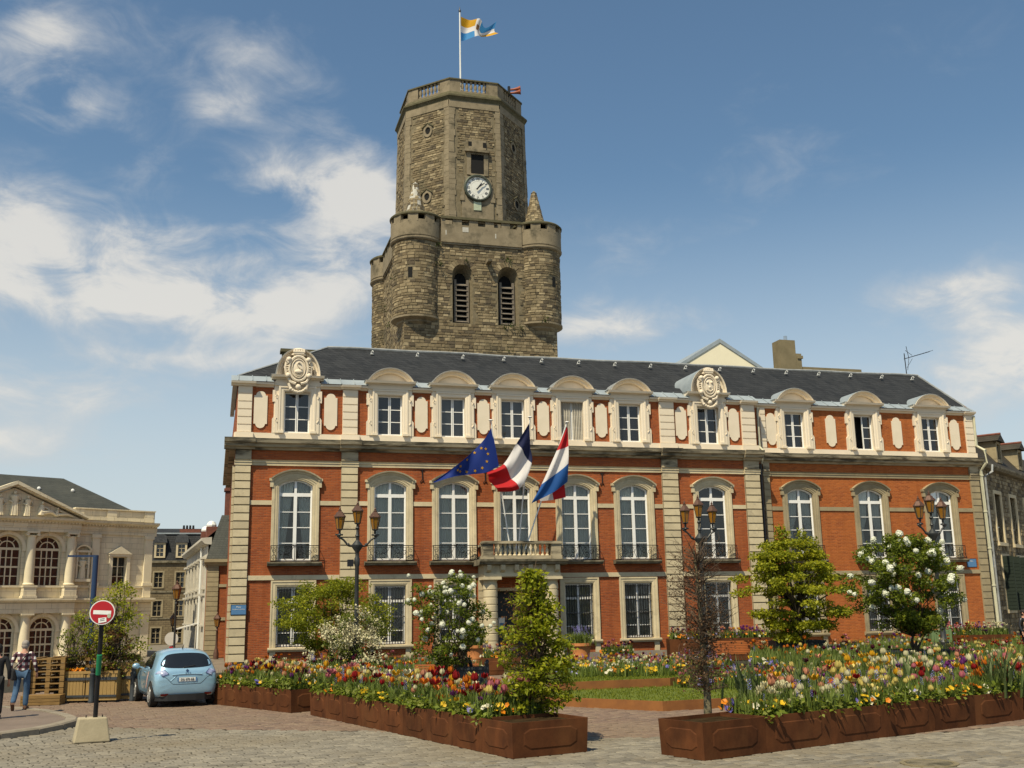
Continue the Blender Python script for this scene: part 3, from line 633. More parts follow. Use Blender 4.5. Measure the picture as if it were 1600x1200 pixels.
def dormer(x, yy, big=None, ajar=False):
    mb = MB(); hw = 1.05
    wall_grid(mb, -hw, hw, 10.495, 12.90, [(-.585, .585, 10.53, 12.44)], -.07, .34)
    for s in (-1, 1): mb.add([(s*hw,-.07,10.495),(s*hw,1.4,10.495),(s*hw,1.4,12.9),(s*hw,-.07,12.9)], [(0,1,2,3)])
    mb.sweep(rect_path(.585, 10.53, 12.44), [(0, -.05), (.0, -.10), (.06, -.13), (.16, -.14), (.18, -.17), (.26, -.17), (.27, -.06)])
    for s in (-1, 1):
        a, b = sorted((s*.60, s*.86)); mb.box(a, b, -.22, -.06, 10.495, 10.60)
        a, b = sorted((s*.86, s*1.0)); mb.box(a, b, -.15, -.06, 10.5, 12.25)
        a, b = sorted((s*1.0, s*1.12)); mb.box(a, b, -.11, .1, 10.495, 11.15); mb.box(a, b, -.11, .1, 11.95, 12.5)
        mb.prism_y([(s*1.0, 11.15), (s*1.12, 11.15), (s*1.0, 11.32)], -.11, .1)
        mb.tube([(s*.93, -.15, 12.3), (s*.98, -.16, 12.2), (s*.93, -.16, 12.12)], .03, 6)
        mb.tube([(s*.93, -.15, 11.2), (s*.97, -.16, 11.1), (s*.90, -.16, 11.0)], .03, 6)
    mb.prism_x([(-.06, 12.70), (-.13, 12.72), (-.13, 12.9), (-.06, 12.9)], -hw-.02, hw+.02)
    d = mb.obj('dormer', M['paint'], hall, (x, yy, 0))
    c = MB(); cz = 13.0 if big else 12.9
    if big: c.box(-1.0, 1.0, -.10, .6, 12.9, 13.0)
    c.prism_x([(.9, cz), (-.14, cz), (-.18, cz+.06), (-.36, cz+.08), (-.40, cz+.18), (.9, cz+.18)], -hw-.14, hw+.14)
    zt = cz+.18
    if big:
        arc = [(1.0*math.cos(PI-PI*i/18), zt+1.26*math.sin(PI-PI*i/18), math.cos(PI-PI*i/18), math.sin(PI-PI*i/18)) for i in range(19)]
    else: arc = arc_only(1.10, zt-.03, .66, 16)
    c.sweep(arc, [(-.20, -.0), (-.20, -.16), (-.17, -.20), (-.09, -.24), (-.06, -.36), (0, -.40), (0, .9)])
    c.sweep([(a*.78, zt+(b-zt)*.74, n1, n2) for a, b, n1, n2 in arc], [(-.03, -.07), (-.03, -.12), (.03, -.12), (.03, -.07)])
    poly = [(a, b) for a, b, _, _ in arc]; n = len(poly)
    c.add([(a, .02, b) for a, b in poly], [tuple(range(n))])
    c.obj('pediment', M['paint'], d)
    r = MB(); k = len(arc)
    r.add([(a+n1*.025, -.36, b+n2*.025) for a, b, n1, n2 in arc]+[(a+n1*.025, 3.2, b+n2*.025) for a, b, n1, n2 in arc]+[(a-n1*.02, -.36, b-n2*.02) for a, b, n1, n2 in arc],
          [(i, i+1, k+i+1, k+i) for i in range(k-1)]+[(2*k+i, 2*k+i+1, i+1, i) for i in range(k-1)])
    for s in (-1, 1): a, b = sorted((s*1.0, s*(hw+.18))); r.box(a, b, -.36, .9, cz+.185, cz+.205)
    r.obj('dormer_roof', M['zinc'] if x > 20 else M['lead'], d, smooth=True)
    f = MB(); w0 = .53
    f.sweep(rect_path(.585, 10.53, 12.44), [(0, .13), (0, .2), (-.065, .2), (-.065, .14), (0, .13)]); f.box(-.585, .585, .12, .2, 10.53, 10.61)
    def leaf(f, s):
        f.box(min(s*.01, s*.06), max(s*.01, s*.06), .125, .19, 10.61, 12.38)
        for zz in (11.19, 11.78): f.box(min(s*.06, s*.53), max(s*.06, s*.53), .14, .19, zz-.018, zz+.018)
    leaf(f, 1)
    if not ajar: leaf(f, -1)
    wf = f.obj('window_frame', M['white'], d)
    for s in (1, -1):
        if ajar and s < 0: continue
        for za, zb in ((10.61, 11.18), (11.2, 11.77), (11.79, 12.38)): link('pane', pane_rect(.47, zb-za, .165), d, (s*.295, 0, (za+zb)/2))
    if ajar:
        f = MB(); f.box(0, .05, -.02, .03, 10.62, 12.37); f.box(.42, .47, -.02, .03, 10.62, 12.37)
        for zz in (10.64, 11.19, 11.78, 12.35): f.box(.05, .42, -.015, .025, zz-.025, zz+.025)
        o = f.obj('casement', M['white'], d, (-.53, .2, 0)); o.rotation_euler = (0, 0, rad(68)); o['label'] = 'casement standing open'
        for za, zb in ((10.66, 11.17), (11.21, 11.76), (11.80, 12.33)):
            p = link('pane', pane_rect(.37, zb-za, .165), d, (-.53+.235*math.cos(rad(68)), .04+.235*math.sin(rad(68)), (za+zb)/2)); p.rotation_euler = (0, 0, rad(68))
    if big: crest(big).obj('coat_of_arms', M['paint'], d, (0, -.06, -.08), smooth=True, angle=50)
    return d
GL[0] = M['glass_d']
for x in DOM:
    if x == DOM[0]: dormer(x, 0, 'swan')['label'] = 'dormer crowned by a swan coat of arms'
    elif x == DOM[-1]: dormer(x, 0, 'balls')['label'] = 'dormer crowned by a coat of arms with three balls'
    else:
        d = get('dm', lambda: dormer(x, 0), x, 0)
        if 9 < x < 14: MB().add([(-.58,.36,10.5),(.58,.36,10.5),(.58,.36,12.45),(-.58,.36,12.45)], [(0,1,2,3)]).obj('blind', M['drape'], d)
        elif 15 < x < 17: cu_ = curtain('full', .56, 10.5, 12, 12.45); cu_.v = [(a, b-.2, c) for a, b, c in cu_.v]; cu_.obj('curtain', M['drape'], d, smooth=True)

for i, x in enumerate(DOW):
    if i == 1: dormer(x, WY, None, True)['label'] = 'dormer with one casement open'
    else: get('dw', lambda: dormer(x, WY), x, WY)

# ---------------------------------------------------------------- roof
RZ, RY = 15.75, 4.4
mb = MB()
A = [(-.02, .38, 13.18), (26.3, .38, 13.18), (26.3, WY+.36, 13.18), (40.1, WY+.36, 13.18), (39.75, RY, RZ), (4.45, RY, RZ), (-.02, 9.0, 13.18), (4.45, 9.0, RZ), (39.75, 9, RZ), (40.1, 13, 13.1), (4.45, 13, 13.1)]
mb.add(A, [(0, 1, 2, 3, 4, 5), (0, 5, 7, 6), (5, 4, 8, 7)]); mb.add([(39.75, 9, RZ), (4.45, 9, RZ), (4.45, 14, 12.9), (39.75, 14, 12.9)], [(0, 1, 2, 3)])
mb.obj('roof', M['slate'], hall)
rf = hall.children[-1] if False else [o for o in hall.children if o.name.startswith('roof')][0]
mb = MB()
def zstrip(a, b, yy):
    mb = MB()
    mb.add([(a, yy-.26, 12.85), (b, yy-.26, 12.85), (b, yy+.36, 13.215), (a, yy+.36, 13.215)], [(0, 1, 2, 3)])
    x = a+.3
    while x < b: mb.obox((x, yy-.26, 12.86), (.03, 0, 0), (0, .62, .365), (0, -.015, .03)); x += .62
    mb.obj('zinc_gutter', M['zinc'], hall)
for a, b in gaps(-.30, 26.3, DCUT): zstrip(a, b, 0)
for a, b in gaps(26.3, 40.2, WCUT): zstrip(a, b, WY)
MB().box(-.22, -.02, .36, 9, 12.84, 13.2).obj('zinc_gutter', M['zinc'], hall)
mb = MB(); mb.tube([(4.45+i*35.3/24, RY, RZ+.02+.022*math.sin(i*1.7)+.018*math.sin(i*.6)) for i in range(25)], .075, 6); mb.tube([(-.02, .38, 13.2), (4.45, RY, RZ+.03)], .05, 5); mb.tube([(40.1, WY+.36, 13.2), (39.75, RY, RZ+.03)], .05, 5); mb.obj('ridge_flashing', M['lead'], hall)
hk = MB().tube([(0,0,0),(0,-.03,.10),(.04,-.12,.16),(.09,-.16,.10),(.07,-.12,.05)], .022, 5).box(-.04, .12, -.10, .04, -.02, .012).mesh('roof_hook', M['signwhite'])
x = 6.6
while x < 39: link('roof_hook', hk, hall, (x, RY-.72, RZ-.40)); x += 2.07+.35*math.sin(x*3)
MB().box(2.3, 4.9, 6.5, 7.0, 13, 15.95).box(2.2, 5.0, 6.4, 7.1, 15.95, 16.12).obj('old_wall_stub', M['moss'], hall)
# wall anchors
an = MB().tube([(0,-.03,.25),(0,-.05,-.2)], .025, 5).tube([(-.1,-.03,-.3),(0,-.05,-.18),(.1,-.03,-.3)], .022, 5).tube([(-.1,-.03,.27),(.1,-.03,.27)], .025, 5).mesh('wall_tie', M['iron'])
for x in (8.55, 11.6, 17.55): link('wall_tie', an, hall, (x, 0, 8.65))
# downpipes
mb = MB(); mb.tube([(26.5, .28, 12.6), (26.5, .28, 10.5), (26.5, -.05, 10.25), (26.5, .2, 9.6)], .07, 8); mb.obj('downpipe', M['pipe'], hall, smooth=True)
mb = MB(); mb.tube([(26.48, .3, 9.6), (26.45, .3, 0)], .07, 8)
for z in (1.4, 3.4, 5.4, 7.4, 9.0): mb.lathe([(.09, z), (.09, z+.06)], 26.46, .3, 8)
mb.obj('downpipe', M['pipe_d'], hall, smooth=True)
mb = MB(); mb.tube([(40.15, WY-.1, 12.6), (40.15, WY-.1, 10.9), (40.3, WY-.55, 10.6), (40.3, WY-.55, 9.9), (40.2, WY-.15, 9.5), (40.22, WY-.15, 0)], .085, 8)
for z in (1.0, 3.2, 5.2, 7.2, 9.2): mb.lathe([(.115, z), (.115, z+.08)], 40.21, WY-.15, 8)
mb.obj('downpipe', M['pipe'], hall, smooth=True)
mb = MB(); mb.tube([(41.3, WY+.2, 9.9), (41.0, WY-.1, 9.5), (40.48, WY-.1, 9.2), (40.45, WY-.1, 0)], .06, 8); mb.obj('downpipe', M['lead'], hall, smooth=True)

# ---------------------------------------------------------------- porch and balcony
CX, CYP = FFD-.04, -.85
dr = MB().lathe([(.30, 0), (.335, .03), (.335, .29), (.30, .32)], 0, 0, 20).mesh('drum', M['lime'], True, 40)
for sx, X in ((-1, CX-1.47), (1, CX+1.47)):
    mb = MB(); mb.box(X-.46, X+.46, CYP-.46, -.01, 0, .42); mb.box(X-.40, X+.40, CYP-.40, -.02, .42, .52)
    base = mb.lathe([(.40, .52), (.42, .58), (.36, .66), (.33, .70)], X, CYP, 20).obj('column_base', M['lime'], hall, smooth=True)
    col = MB().lathe([(.295, .68), (.29, 3.64)], X, CYP, 18).obj('column', M['lime'], hall, smooth=True)
    for i in range(9): link('drum', dr, col, (X, CYP, .70+i*.326))
    mb = MB(); mb.lathe([(.29, 3.60), (.32, 3.64), (.30, 3.68), (.38, 3.77)], X, CYP, 20); mb.box(X-.44, X+.44, CYP-.44, CYP+.44, 3.77, 3.90); mb.obj('capital', M['lime'], hall, smooth=True)
    mb = MB(); mb.box(X-.36, X+.36, -.12, .0, .02, 3.9)
    for i in range(9): mb.box(X-.37, X+.37, -.16, -.10, .70+i*.326, .99+i*.326)
    mb.obj('respond_pilaster', M['lime'], hall)
L, Rr, F = CX-1.86, CX+1.86, CYP-.40
mb = MB(); mb.box(L, Rr, F, -.01, 3.905, 4.06); mb.box(L+.03, Rr-.03, F+.04, -.012, 4.06, 4.42)
en = mb.obj('entablature', M['lime'], hall)
mo = MB().prism_x([(0, 0), (-.20, .12), (-.26, .32), (-.24, .36), (0, .36)], -.10, .10).mesh('bracket', M['lime'])
for i in range(6): link('bracket', mo, hall, (L+.22+i*(Rr-L-.44)/5, F+.05, 4.07))
mb = MB(); mb.prism_x([(-.01, 4.42), (F-.06, 4.42), (F-.24, 4.46), (F-.28, 4.54), (F-.34, 4.58), (F-.36, 4.68), (-.01, 4.69)], L-.26, Rr+.26); mb.obj('balcony_slab', M['sill'], hall)
mb = MB(); FB = F-.02
for X in (L+.22, Rr-.22):
    mb.box(X-.24, X+.24, FB-.02, FB+.44, 4.695, 5.40)
    mb.box(X-.27, X+.27, FB-.05, FB+.47, 4.695, 4.86)
mb.box(L+.46, Rr-.46, FB+.02, FB+.32, 4.695, 4.86)
for X in (L+.14, Rr-.14): mb.box(X-.12, X+.12, FB+.44, -.02, 4.695, 4.86); mb.box(X-.13, X+.13, FB+.44, -.02, 5.30, 5.40)
bal = mb.obj('balustrade', M['cornice'], hall)
mb = MB(); mb.box(L-.08, Rr+.08, FB-.08, FB+.50, 5.40, 5.455); mb.box(L-.04, Rr+.04, FB-.05, FB+.46, 5.455, 5.52); mb.obj('handrail', M['cornice'], bal)
bm_ = MB().lathe([(.09, 0), (.09, .04), (.05, .08), (.085, .2), (.075, .27), (.035, .38), (.055, .42), (.085, .49), (.085, .54)], 0, 0, 10).mesh('baluster', M['lime'], True, 50)
for i in range(12): link('baluster', bm_, bal, (L+.62+i*(Rr-L-1.24)/11, FB+.17, 4.86))
# door recess
mb = MB(); mb.box(CX-1.06, CX-.98, .0, .7, .02, 3.42); mb.box(CX+.98, CX+1.06, .0, .7, .02, 3.42); mb.box(CX-.98, CX+.98, .0, .7, 3.28, 3.42); mb.obj('door_surround', M['lime'], hall)
mb = MB(); mb.box(CX-.98, CX+.98, .62, .68, .02, 3.28)
for s in (-1, 1):
    for za, zb in ((.3, 1.2), (1.4, 2.4)): a, b = sorted((CX+s*.12, CX+s*.84)); mb.box(a, b, .585, .62, za, zb)
dro = mb.obj('door', M['anthracite'], hall)
MB().box(CX-.72, CX-.42, .56, .575, 1.55, 2.05).obj('notice', M['signwhite'], dro); MB().box(CX-.68, CX-.46, .545, .558, 1.62, 1.80).obj('notice_print', M['plateblue'], dro)
mb = MB(); mb.box(CX-2.3, CX+2.3, -2.0, -.02, -.02, .10); mb.box(CX-2.0, CX+2.0, -1.6, -.03, .10, .2) if False else None; mb.obj('doorstep', M['kerb'], hall)

# ---------------------------------------------------------------- street name plates
def name_plate(x, z, yy, label, lines, w=.62, h=.40, mt='plateblue'):
    p = thing('street_sign', label, 'street sign', (x, yy, z))
    MB().box(-w/2, w/2, -.018, 0, -h/2, h/2).obj('plate', M[mt], p)
    MB().box(-w/2-.03, w/2+.03, -.010, 0.004, -h/2-.03, h/2+.03).obj('plate_rim', M['ink'], p)
    for t, s, dz in lines:
        o = link('lettering', text_mesh(t, s, M['signwhite'], .002), p, (0, -.022, dz)); o.rotation_euler = (PI/2, 0, 0)
    return p
name_plate(.38, 2.62, -.145, 'blue enamel street name plate on the left corner pilaster of the town hall', [('Place', .10, .12), ('Godefroy de Bouillon', .062, .02)])
name_plate(39.05, 4.45, WY-.005, 'small blue street name plate on brick at the right end of the town hall', [('Place', .09, .10)], .58, .42)
# ================================================================== BELFRY TOWER
tower = thing('belfry_tower', 'tall rough stone belfry with an octagonal clock stage rising behind the slate roof', 'tower', (18.95, 36, 0))
TO = Vector((18.95, 36, 0))
rs = random.Random(11)
def stones(mb, P, width, z0, z1, skip=None, hmin=.17, hmax=.30, lmin=.22, lmax=.62, gap=.022, batter=None):
    """courses of single stones on a wall; P(u, z, d) gives the point d metres proud of the wall"""
    z = z0
    while z < z1-.06:
        h = min(rs.uniform(hmin, hmax), z1-z)
        u = -rs.uniform(0, lmax)*.5
        w_ = width(z) if callable(width) else width
        band = rs.randrange(5)
        while u < w_:
            l = rs.uniform(lmin, lmax); a, b = max(u, 0), min(u+l, w_); u += l
            if b-a < .07: continue
            c = ((a+b)/2, z+h/2)
            if skip and skip(c[0], c[1], (b-a)/2, h/2): continue
            d = rs.uniform(.012, .06); j = lambda: rs.uniform(-.012, .012)
            g = gap/2; zz0, zz1 = z+g, z+h-g; aa, bb = a+g, b-g
            i = .018
            q = [P(aa, zz0, -.01), P(bb, zz0, -.01), P(bb, zz1, -.01), P(aa, zz1, -.01), P(aa+i+j()*.5, zz0+i, d+j()), P(bb-i+j()*.5, zz0+i, d+j()), P(bb-i+j()*.5, zz1-i, d+j()), P(aa+i+j()*.5, zz1-i, d+j())]
            mi = rs.choice((0, 0, 1, 1, 2, 3, 4, band))
            mb.add(q, [(4,5,6,7),(0,1,5,4),(1,2,6,5),(2,3,7,6),(3,0,4,7)], mi)
        z += h
def flatP(O, u, n):
    O, u, n = Vector(O), Vector(u), Vector(n)
    return lambda a, z, d: O+u*a+n*d+Vector((0, 0, z))
def cylP(cx, cy, r, a0):
    return lambda a, z, d: Vector((cx+(r+d)*math.cos(a0+a/r), cy+(r+d)*math.sin(a0+a/r), z))
# --- lower block (tower-local coordinates)
HB = 6.25; FY = -6.65
WIN = [(-1.55, .82), (2.2, .85)]                          # belfry lights: centre, half width
WZ0, WZS = 24.6, 28.65
def arched_hole_wall(mb, x0, x1, z0, z1, wins, Y, depth):
    """wall face with round-headed openings and their reveals"""
    xs = x0
    for cx, hw in sorted(wins):
        mb.add([(xs,Y,z0),(cx-hw,Y,z0),(cx-hw,Y,z1),(xs,Y,z1)], [(0,1,2,3)]); xs = cx+hw
        mb.add([(cx-hw,Y,z0),(cx+hw,Y,z0),(cx+hw,Y,WZ0),(cx-hw,Y,WZ0)], [(0,1,2,3)])
        arc = [(cx-hw*math.cos(PI*i/12), WZS+hw*math.sin(PI*i/12)) for i in range(13)]
        for i in range(12): mb.add([(arc[i][0],Y,arc[i][1]),(arc[i+1][0],Y,arc[i+1][1]),(arc[i+1][0],Y,z1),(arc[i][0],Y,z1)], [(0,1,2,3)])
        rv = [(cx-hw, WZ0)]+arc+[(cx+hw, WZ0)]
        inn = [(cx+(a-cx)*.62, WZ0+.25+(b-WZ0)*.86) for a, b in rv]
        for i in range(len(rv)-1): mb.add([(rv[i][0],Y,rv[i][1]),(rv[i+1][0],Y,rv[i+1][1]),(inn[i+1][0],Y+depth,inn[i+1][1]),(inn[i][0],Y+depth,inn[i][1])], [(0,1,2,3)])
        mb.add([(cx-hw,Y,WZ0),(cx+hw,Y,WZ0),(inn[-1][0],Y+depth,inn[-1][1]),(inn[0][0],Y+depth,inn[0][1])], [(0,1,2,3)])
    mb.add([(xs,Y,z0),(x1,Y,z0),(x1,Y,z1),(xs,Y,z1)], [(0,1,2,3)])
mb = MB()
arched_hole_wall(mb, -HB, HB, 0, 31.2, WIN, FY, 1.0)
mb.add([(-HB,FY,0),(-HB,6.5,0),(-HB,6.5,31.2),(-HB,FY,31.2)], [(0,1,2,3)]); mb.add([(HB,FY,0),(HB,6.5,0),(HB,6.5,31.2),(HB,FY,31.2)], [(0,1,2,3)]); mb.add([(-HB,6.5,0),(HB,6.5,0),(HB,6.5,31.2),(-HB,6.5,31.2)], [(0,1,2,3)])
mb.add([(-HB,FY,31.3),(HB,FY,31.3),(HB,6.5,31.3),(-HB,6.5,31.3)], [(0,1,2,3)])
mb.obj('wall', M['mortar'], tower)
TC = [(-5.05, -5.45), (5.05, -5.45), (-5.15, 5.2), (5.1, 5.2)]  # turrets
TR = 1.88
def in_turret(x): return abs(x) > 5.15 and False
def skip_front(u, z, hu, hz):
    x = u-HB
    for cx, hw in WIN:
        if abs(x-cx)-hu < hw and WZ0-hz < z < WZS: return True
        if z >= WZS and math.hypot(max(0, abs(x-cx)-hu*.6), z-hz*.5-WZS) < hw: return True
    return False
mb = MB()
stones(mb, flatP((-HB, FY, 0), (1,0,0), (0,-1,0)), 2*HB, 20.5, 31.1, skip_front)
stones(mb, flatP((-HB, 6.5, 0), (0,-1,0), (-1,0,0)), 13.1, 20.5, 31.1)
mb.obj('wall_stones', TS, tower, kind='stuff')
for k, (tx, ty) in enumerate(TC):
    mb = MB(); mb.lathe([(TR, 24.9), (TR, 31.3)], tx, ty, 28)
    t = mb.obj('turret', M['mortar'], tower, smooth=True)
    mb = MB(); mb.lathe([(.4, 23.75), (.9, 24.0), (1.25, 24.2), (1.27, 24.32), (1.55, 24.5), (1.58, 24.62), (1.86, 24.74), (TR+.11, 24.8), (TR+.11, 24.95), (TR, 24.97)], tx, ty, 28); mb.obj('corbel', M['ashlar'], t, smooth=True, angle=30)
    if k != 3:
        mb = MB(); slit = {0: PI*1.36, 1: PI*1.66}.get(k)
        a0 = PI*.72 if k != 1 else PI*.95
        def sk(u, z, hu, hz, a0=a0, slit=slit): return slit is not None and abs(a0+u/TR-slit)*TR < .17+hu*.8 and abs(z-28.4) < .5
        stones(mb, cylP(tx, ty, TR, a0), PI*1.2*TR, 25.0, 31.1, sk)
        mb.obj('turret_stones', TS, t, kind='stuff')
        if slit:
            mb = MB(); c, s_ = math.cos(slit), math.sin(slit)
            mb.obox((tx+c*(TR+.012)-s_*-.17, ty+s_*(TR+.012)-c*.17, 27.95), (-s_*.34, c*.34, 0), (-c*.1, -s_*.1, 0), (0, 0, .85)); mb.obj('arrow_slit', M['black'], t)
# louvres
for cx, hw in WIN:
    mb = MB(); x0, x1 = cx-hw*.62, cx+hw*.62
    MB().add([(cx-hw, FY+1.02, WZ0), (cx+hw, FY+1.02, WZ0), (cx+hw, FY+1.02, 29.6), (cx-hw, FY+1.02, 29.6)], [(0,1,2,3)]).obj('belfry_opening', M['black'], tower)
    for X in (x0, x1): mb.box(X-.09, X+.09, FY+.35, FY+.55, WZ0+.15, 28.3)
    lf = mb.obj('louvre_frame', M['wood_louvre'], tower)
    sl = MB().obox((x0, FY+.30, 0), (x1-x0, 0, 0), (0, .45, .30), (0, .03, -.05)).mesh('louvre_slat', M['wood_louvre'])
    for i in range(8): link('louvre_slat', sl, lf, (0, 0, WZ0+.2+i*.43))
    mb = MB(); n = 13
    for i in range(n):                                    # radiating arch stones
        a = PI*i/n; b = PI*(i+1)/n; r0, r1 = hw, hw+.42
        q = lambda r, t, y: (cx-r*math.cos(t), y, WZS+r*math.sin(t))
        d = .05+rs.uniform(0, .03); e = .012
        mb.add([q(r0, a+e, FY-d), q(r0, b-e, FY-d), q(r1, b-e, FY-d), q(r1, a+e, FY-d), q(r0, a+e, FY), q(r0, b-e, FY), q(r1, b-e, FY), q(r1, a+e, FY)], [(0,1,2,3),(0,4,5,1),(1,5,6,2),(2,6,7,3),(3,7,4,0)], rs.randrange(5))
    mb.obj('arch_stones', TS, tower, kind='stuff')
MB().prism_x([(0,0),(-.75,.05),(-.8,.2),(0,.32)], -.18, .18).obj('water_spout', M['ashlar'], tower, (.55, FY, 29.6))
# --- lower parapet: moulding, band, pierced piers, coping following walls and turrets
def ring_segments():
    """plan outline of the parapet: straight runs and turret arcs"""
    return TC
prof_m = [(0, 31.05), (.14, 31.1), (.22, 31.2), (.22, 31.3), (.12, 31.36), (.18, 31.45), (.18, 32.72)]
for k, (tx, ty) in enumerate(TC):
    mb = MB(); mb.lathe([(TR+a, z) for a, z in prof_m], tx, ty, 32); p = mb.obj('turret_parapet', M['ashlar'], tower, smooth=True, angle=25)
    mb = MB(); n = 9
    for i in range(n):
        a = 2*PI*(i+.3)/n; c, s_ = math.cos(a), math.sin(a)
        mb.obox((tx+c*(TR-.12)-(-s_)*.40, ty+s_*(TR-.12)-c*.40, 32.55), (-s_*.80, c*.80, 0), (c*.28, s_*.28, 0), (0, 0, .62))
    mb.obj('parapet_pier', M['ashlar'], p, kind='stuff')
    mb = MB(); mb.lathe([(TR-.2, 33.17), (TR+.26, 33.17), (TR+.28, 33.28), (TR+.16, 33.40), (TR-.2, 33.42), (TR-.2, 33.17)], tx, ty, 32); mb.obj('coping', M['moss'], p, smooth=True, angle=25)
    mb = MB(); mb.lathe([(TR-.2, 32.5), (.2, 32.52)], tx, ty, 20); mb.obj('turret_deck', M['ashlar'], p)
    if k == 3: continue
    h, r = (3.45, 1.06) if k == 0 else ((3.62, 1.04) if k == 1 else (3.2, .6))
    sx, sy = (tx-.05, ty+.2) if k < 2 else (tx+.1, ty-.6)
    mb = MB(); mb.lathe([(r, 32.4), (r, 33.0), (r*.2, 33.0+h), (r*.24, 33.0+h+.05), (.02, 33.0+h+.28)], sx, sy, 18); sp = mb.obj('spirelet', M['whitelime' if k == 0 else 'mortar'], tower, smooth=True)
    mb = MB(); z = 32.5
    while z < 33.0+h-.05:
        rr = r if z < 33 else r+(r*.2-r)*(z-33.0)/h
        m = max(6, int(2*PI*rr/.30)); o = rs.random()
        for i in range(m):
            if rs.random() < (.22 if k == 0 else .05): continue
            a, b = 2*PI*(i+o)/m+.03, 2*PI*(i+o+1)/m-.03; r2 = rr-.8*r/h*.2; d = rs.uniform(.015, .045)
            P = lambda t, q, zz: (sx+q*math.cos(t), sy+q*math.sin(t), zz)
            mb.add([P(a, rr+d, z+.01), P(b, rr+d, z+.01), P(b, r2+d, z+.19), P(a, r2+d, z+.19), P(a, rr-.03, z), P(b, rr-.03, z), P(b, r2-.03, z+.2), P(a, r2-.03, z+.2)], [(0,1,2,3),(0,4,5,1),(1,5,6,2),(2,6,7,3),(3,7,4,0)], rs.randrange(5))
        z += .205
    mb.obj('spirelet_stones', TS, sp, kind='stuff')
def parapet_run(A, B, nrm):
    A, B, nrm = Vector(A), Vector(B), Vector(nrm); L_ = (B-A).length; u = (B-A)/L_
    def bar(d0, d1, z0, z1, a=0, b=None): 
        b = L_ if b is None else b
        return (A+u*a+nrm*d0+Vector((0,0,z0)), u*(b-a), nrm*(d1-d0), Vector((0,0,z1-z0)))
    mb = MB()
    for d, z0, z1 in ((.14, 31.05, 31.2), (.22, 31.2, 31.34), (.17, 31.34, 32.72)): mb.obox(*bar(-.15, d, z0, z1))
    p = mb.obj('parapet', M['ashlar'], tower)
    mb = MB(); n = max(3, int(L_/1.25))
    for i in range(n+1): mb.obox(*bar(-.1, .15, 32.55, 33.17, max(0, i*L_/n-.36), min(L_, i*L_/n+.36)))
    mb.obj('parapet_pier', M['ashlar'], p, kind='stuff')
    mb = MB(); mb.obox(*bar(-.16, .26, 33.17, 33.28)); mb.obox(*bar(-.12, .18, 33.28, 33.40)); mb.obj('coping', M['moss'], p)
parapet_run((-3.3, FY, 0), (3.4, FY, 0), (0,-1,0)); parapet_run((-HB, 3.3, 0), (-HB, -3.5, 0), (-1,0,0)); parapet_run((HB, -3.5, 0), (HB, 3.3, 0), (1,0,0)); parapet_run((3.4, 6.5, 0), (-3.3, 6.5, 0), (0,1,0))
mb = MB()
for x, z, w in ((-1.3, 32.55, .5), (1.2, 32.2, .09), (-2.9, 32.2, .08)):
    mb = MB(); mb.box(x-w/2, x+w/2, FY-.185, FY-.16, z-.4, z); mb.obj('lime_stain', M['whitelime'], tower)
# weeds growing from the joints
def leaf_cloud(centres, n, size, spread, mats, name, parent=None, sd=5, up=.3, aspect=.6, squash=1.0, **kw):
    r_ = np.random.default_rng(sd); C_ = np.asarray(centres, float); idx = r_.integers(0, len(C_), n)
    d = r_.normal(size=(n, 3)); d /= np.linalg.norm(d, axis=1)[:, None]; rr = spread*r_.random(n)**(1/2.4)
    p = C_[idx]+d*rr[:, None]*np.array([1, 1, squash])
    return leaves_at(p, size, mats, name, parent, sd, up, aspect, **kw)
def leaves_at(p, size, mats, name, parent=None, sd=5, up=.3, aspect=.6, droop=.25, **kw):
    r_ = np.random.default_rng(sd+1); n = len(p)
    nrm = r_.normal(size=(n, 3)); nrm[:, 2] += up*2; nrm /= np.linalg.norm(nrm, axis=1)[:, None]
    t = r_.normal(size=(n, 3)); t -= nrm*(t*nrm).sum(1)[:, None]; t /= np.linalg.norm(t, axis=1)[:, None]; b = np.cross(nrm, t)
    s = size*(.6+.8*r_.random(n))[:, None]
    V = np.empty((n, 6, 3)); w = aspect*.5
    V[:, 0] = p; V[:, 1] = p+(t*.38+b*w)*s-nrm*s*.04; V[:, 2] = p+(t*.42)*s-nrm*s*droop*.25; V[:, 3] = p+(t*.38-b*w)*s-nrm*s*.04; V[:, 4] = p+t*s-nrm*s*droop; V[:, 5] = p+t*s*.99-nrm*s*droop
    base = (np.arange(n)*5)[:, None]
    V = V[:, :5].reshape(-1, 3)
    F = np.stack([np.stack([base[:, 0], base[:, 0]+1, base[:, 0]+4, base[:, 0]+2], 1), np.stack([base[:, 0], base[:, 0]+2, base[:, 0]+4, base[:, 0]+3], 1)], 1).reshape(-1)
    me = bpy.data.meshes.new(name); me.vertices.add(len(V)); me.vertices.foreach_set('co', V.ravel()); me.loops.add(len(F)); me.loops.foreach_set('vertex_index', F.astype(np.int32))
    me.polygons.add(2*n); me.polygons.foreach_set('loop_start', np.arange(0, 8*n, 4, dtype=np.int32))
    ml = mats if isinstance(mats, (list, tuple)) else [mats]
    for m in ml: me.materials.append(m)
    if len(ml) > 1: me.polygons.foreach_set('material_index', np.repeat(r_.integers(0, len(ml), n), 2).astype(np.int32))
    me.update(calc_edges=True)
    return link(name, me, parent, **kw)
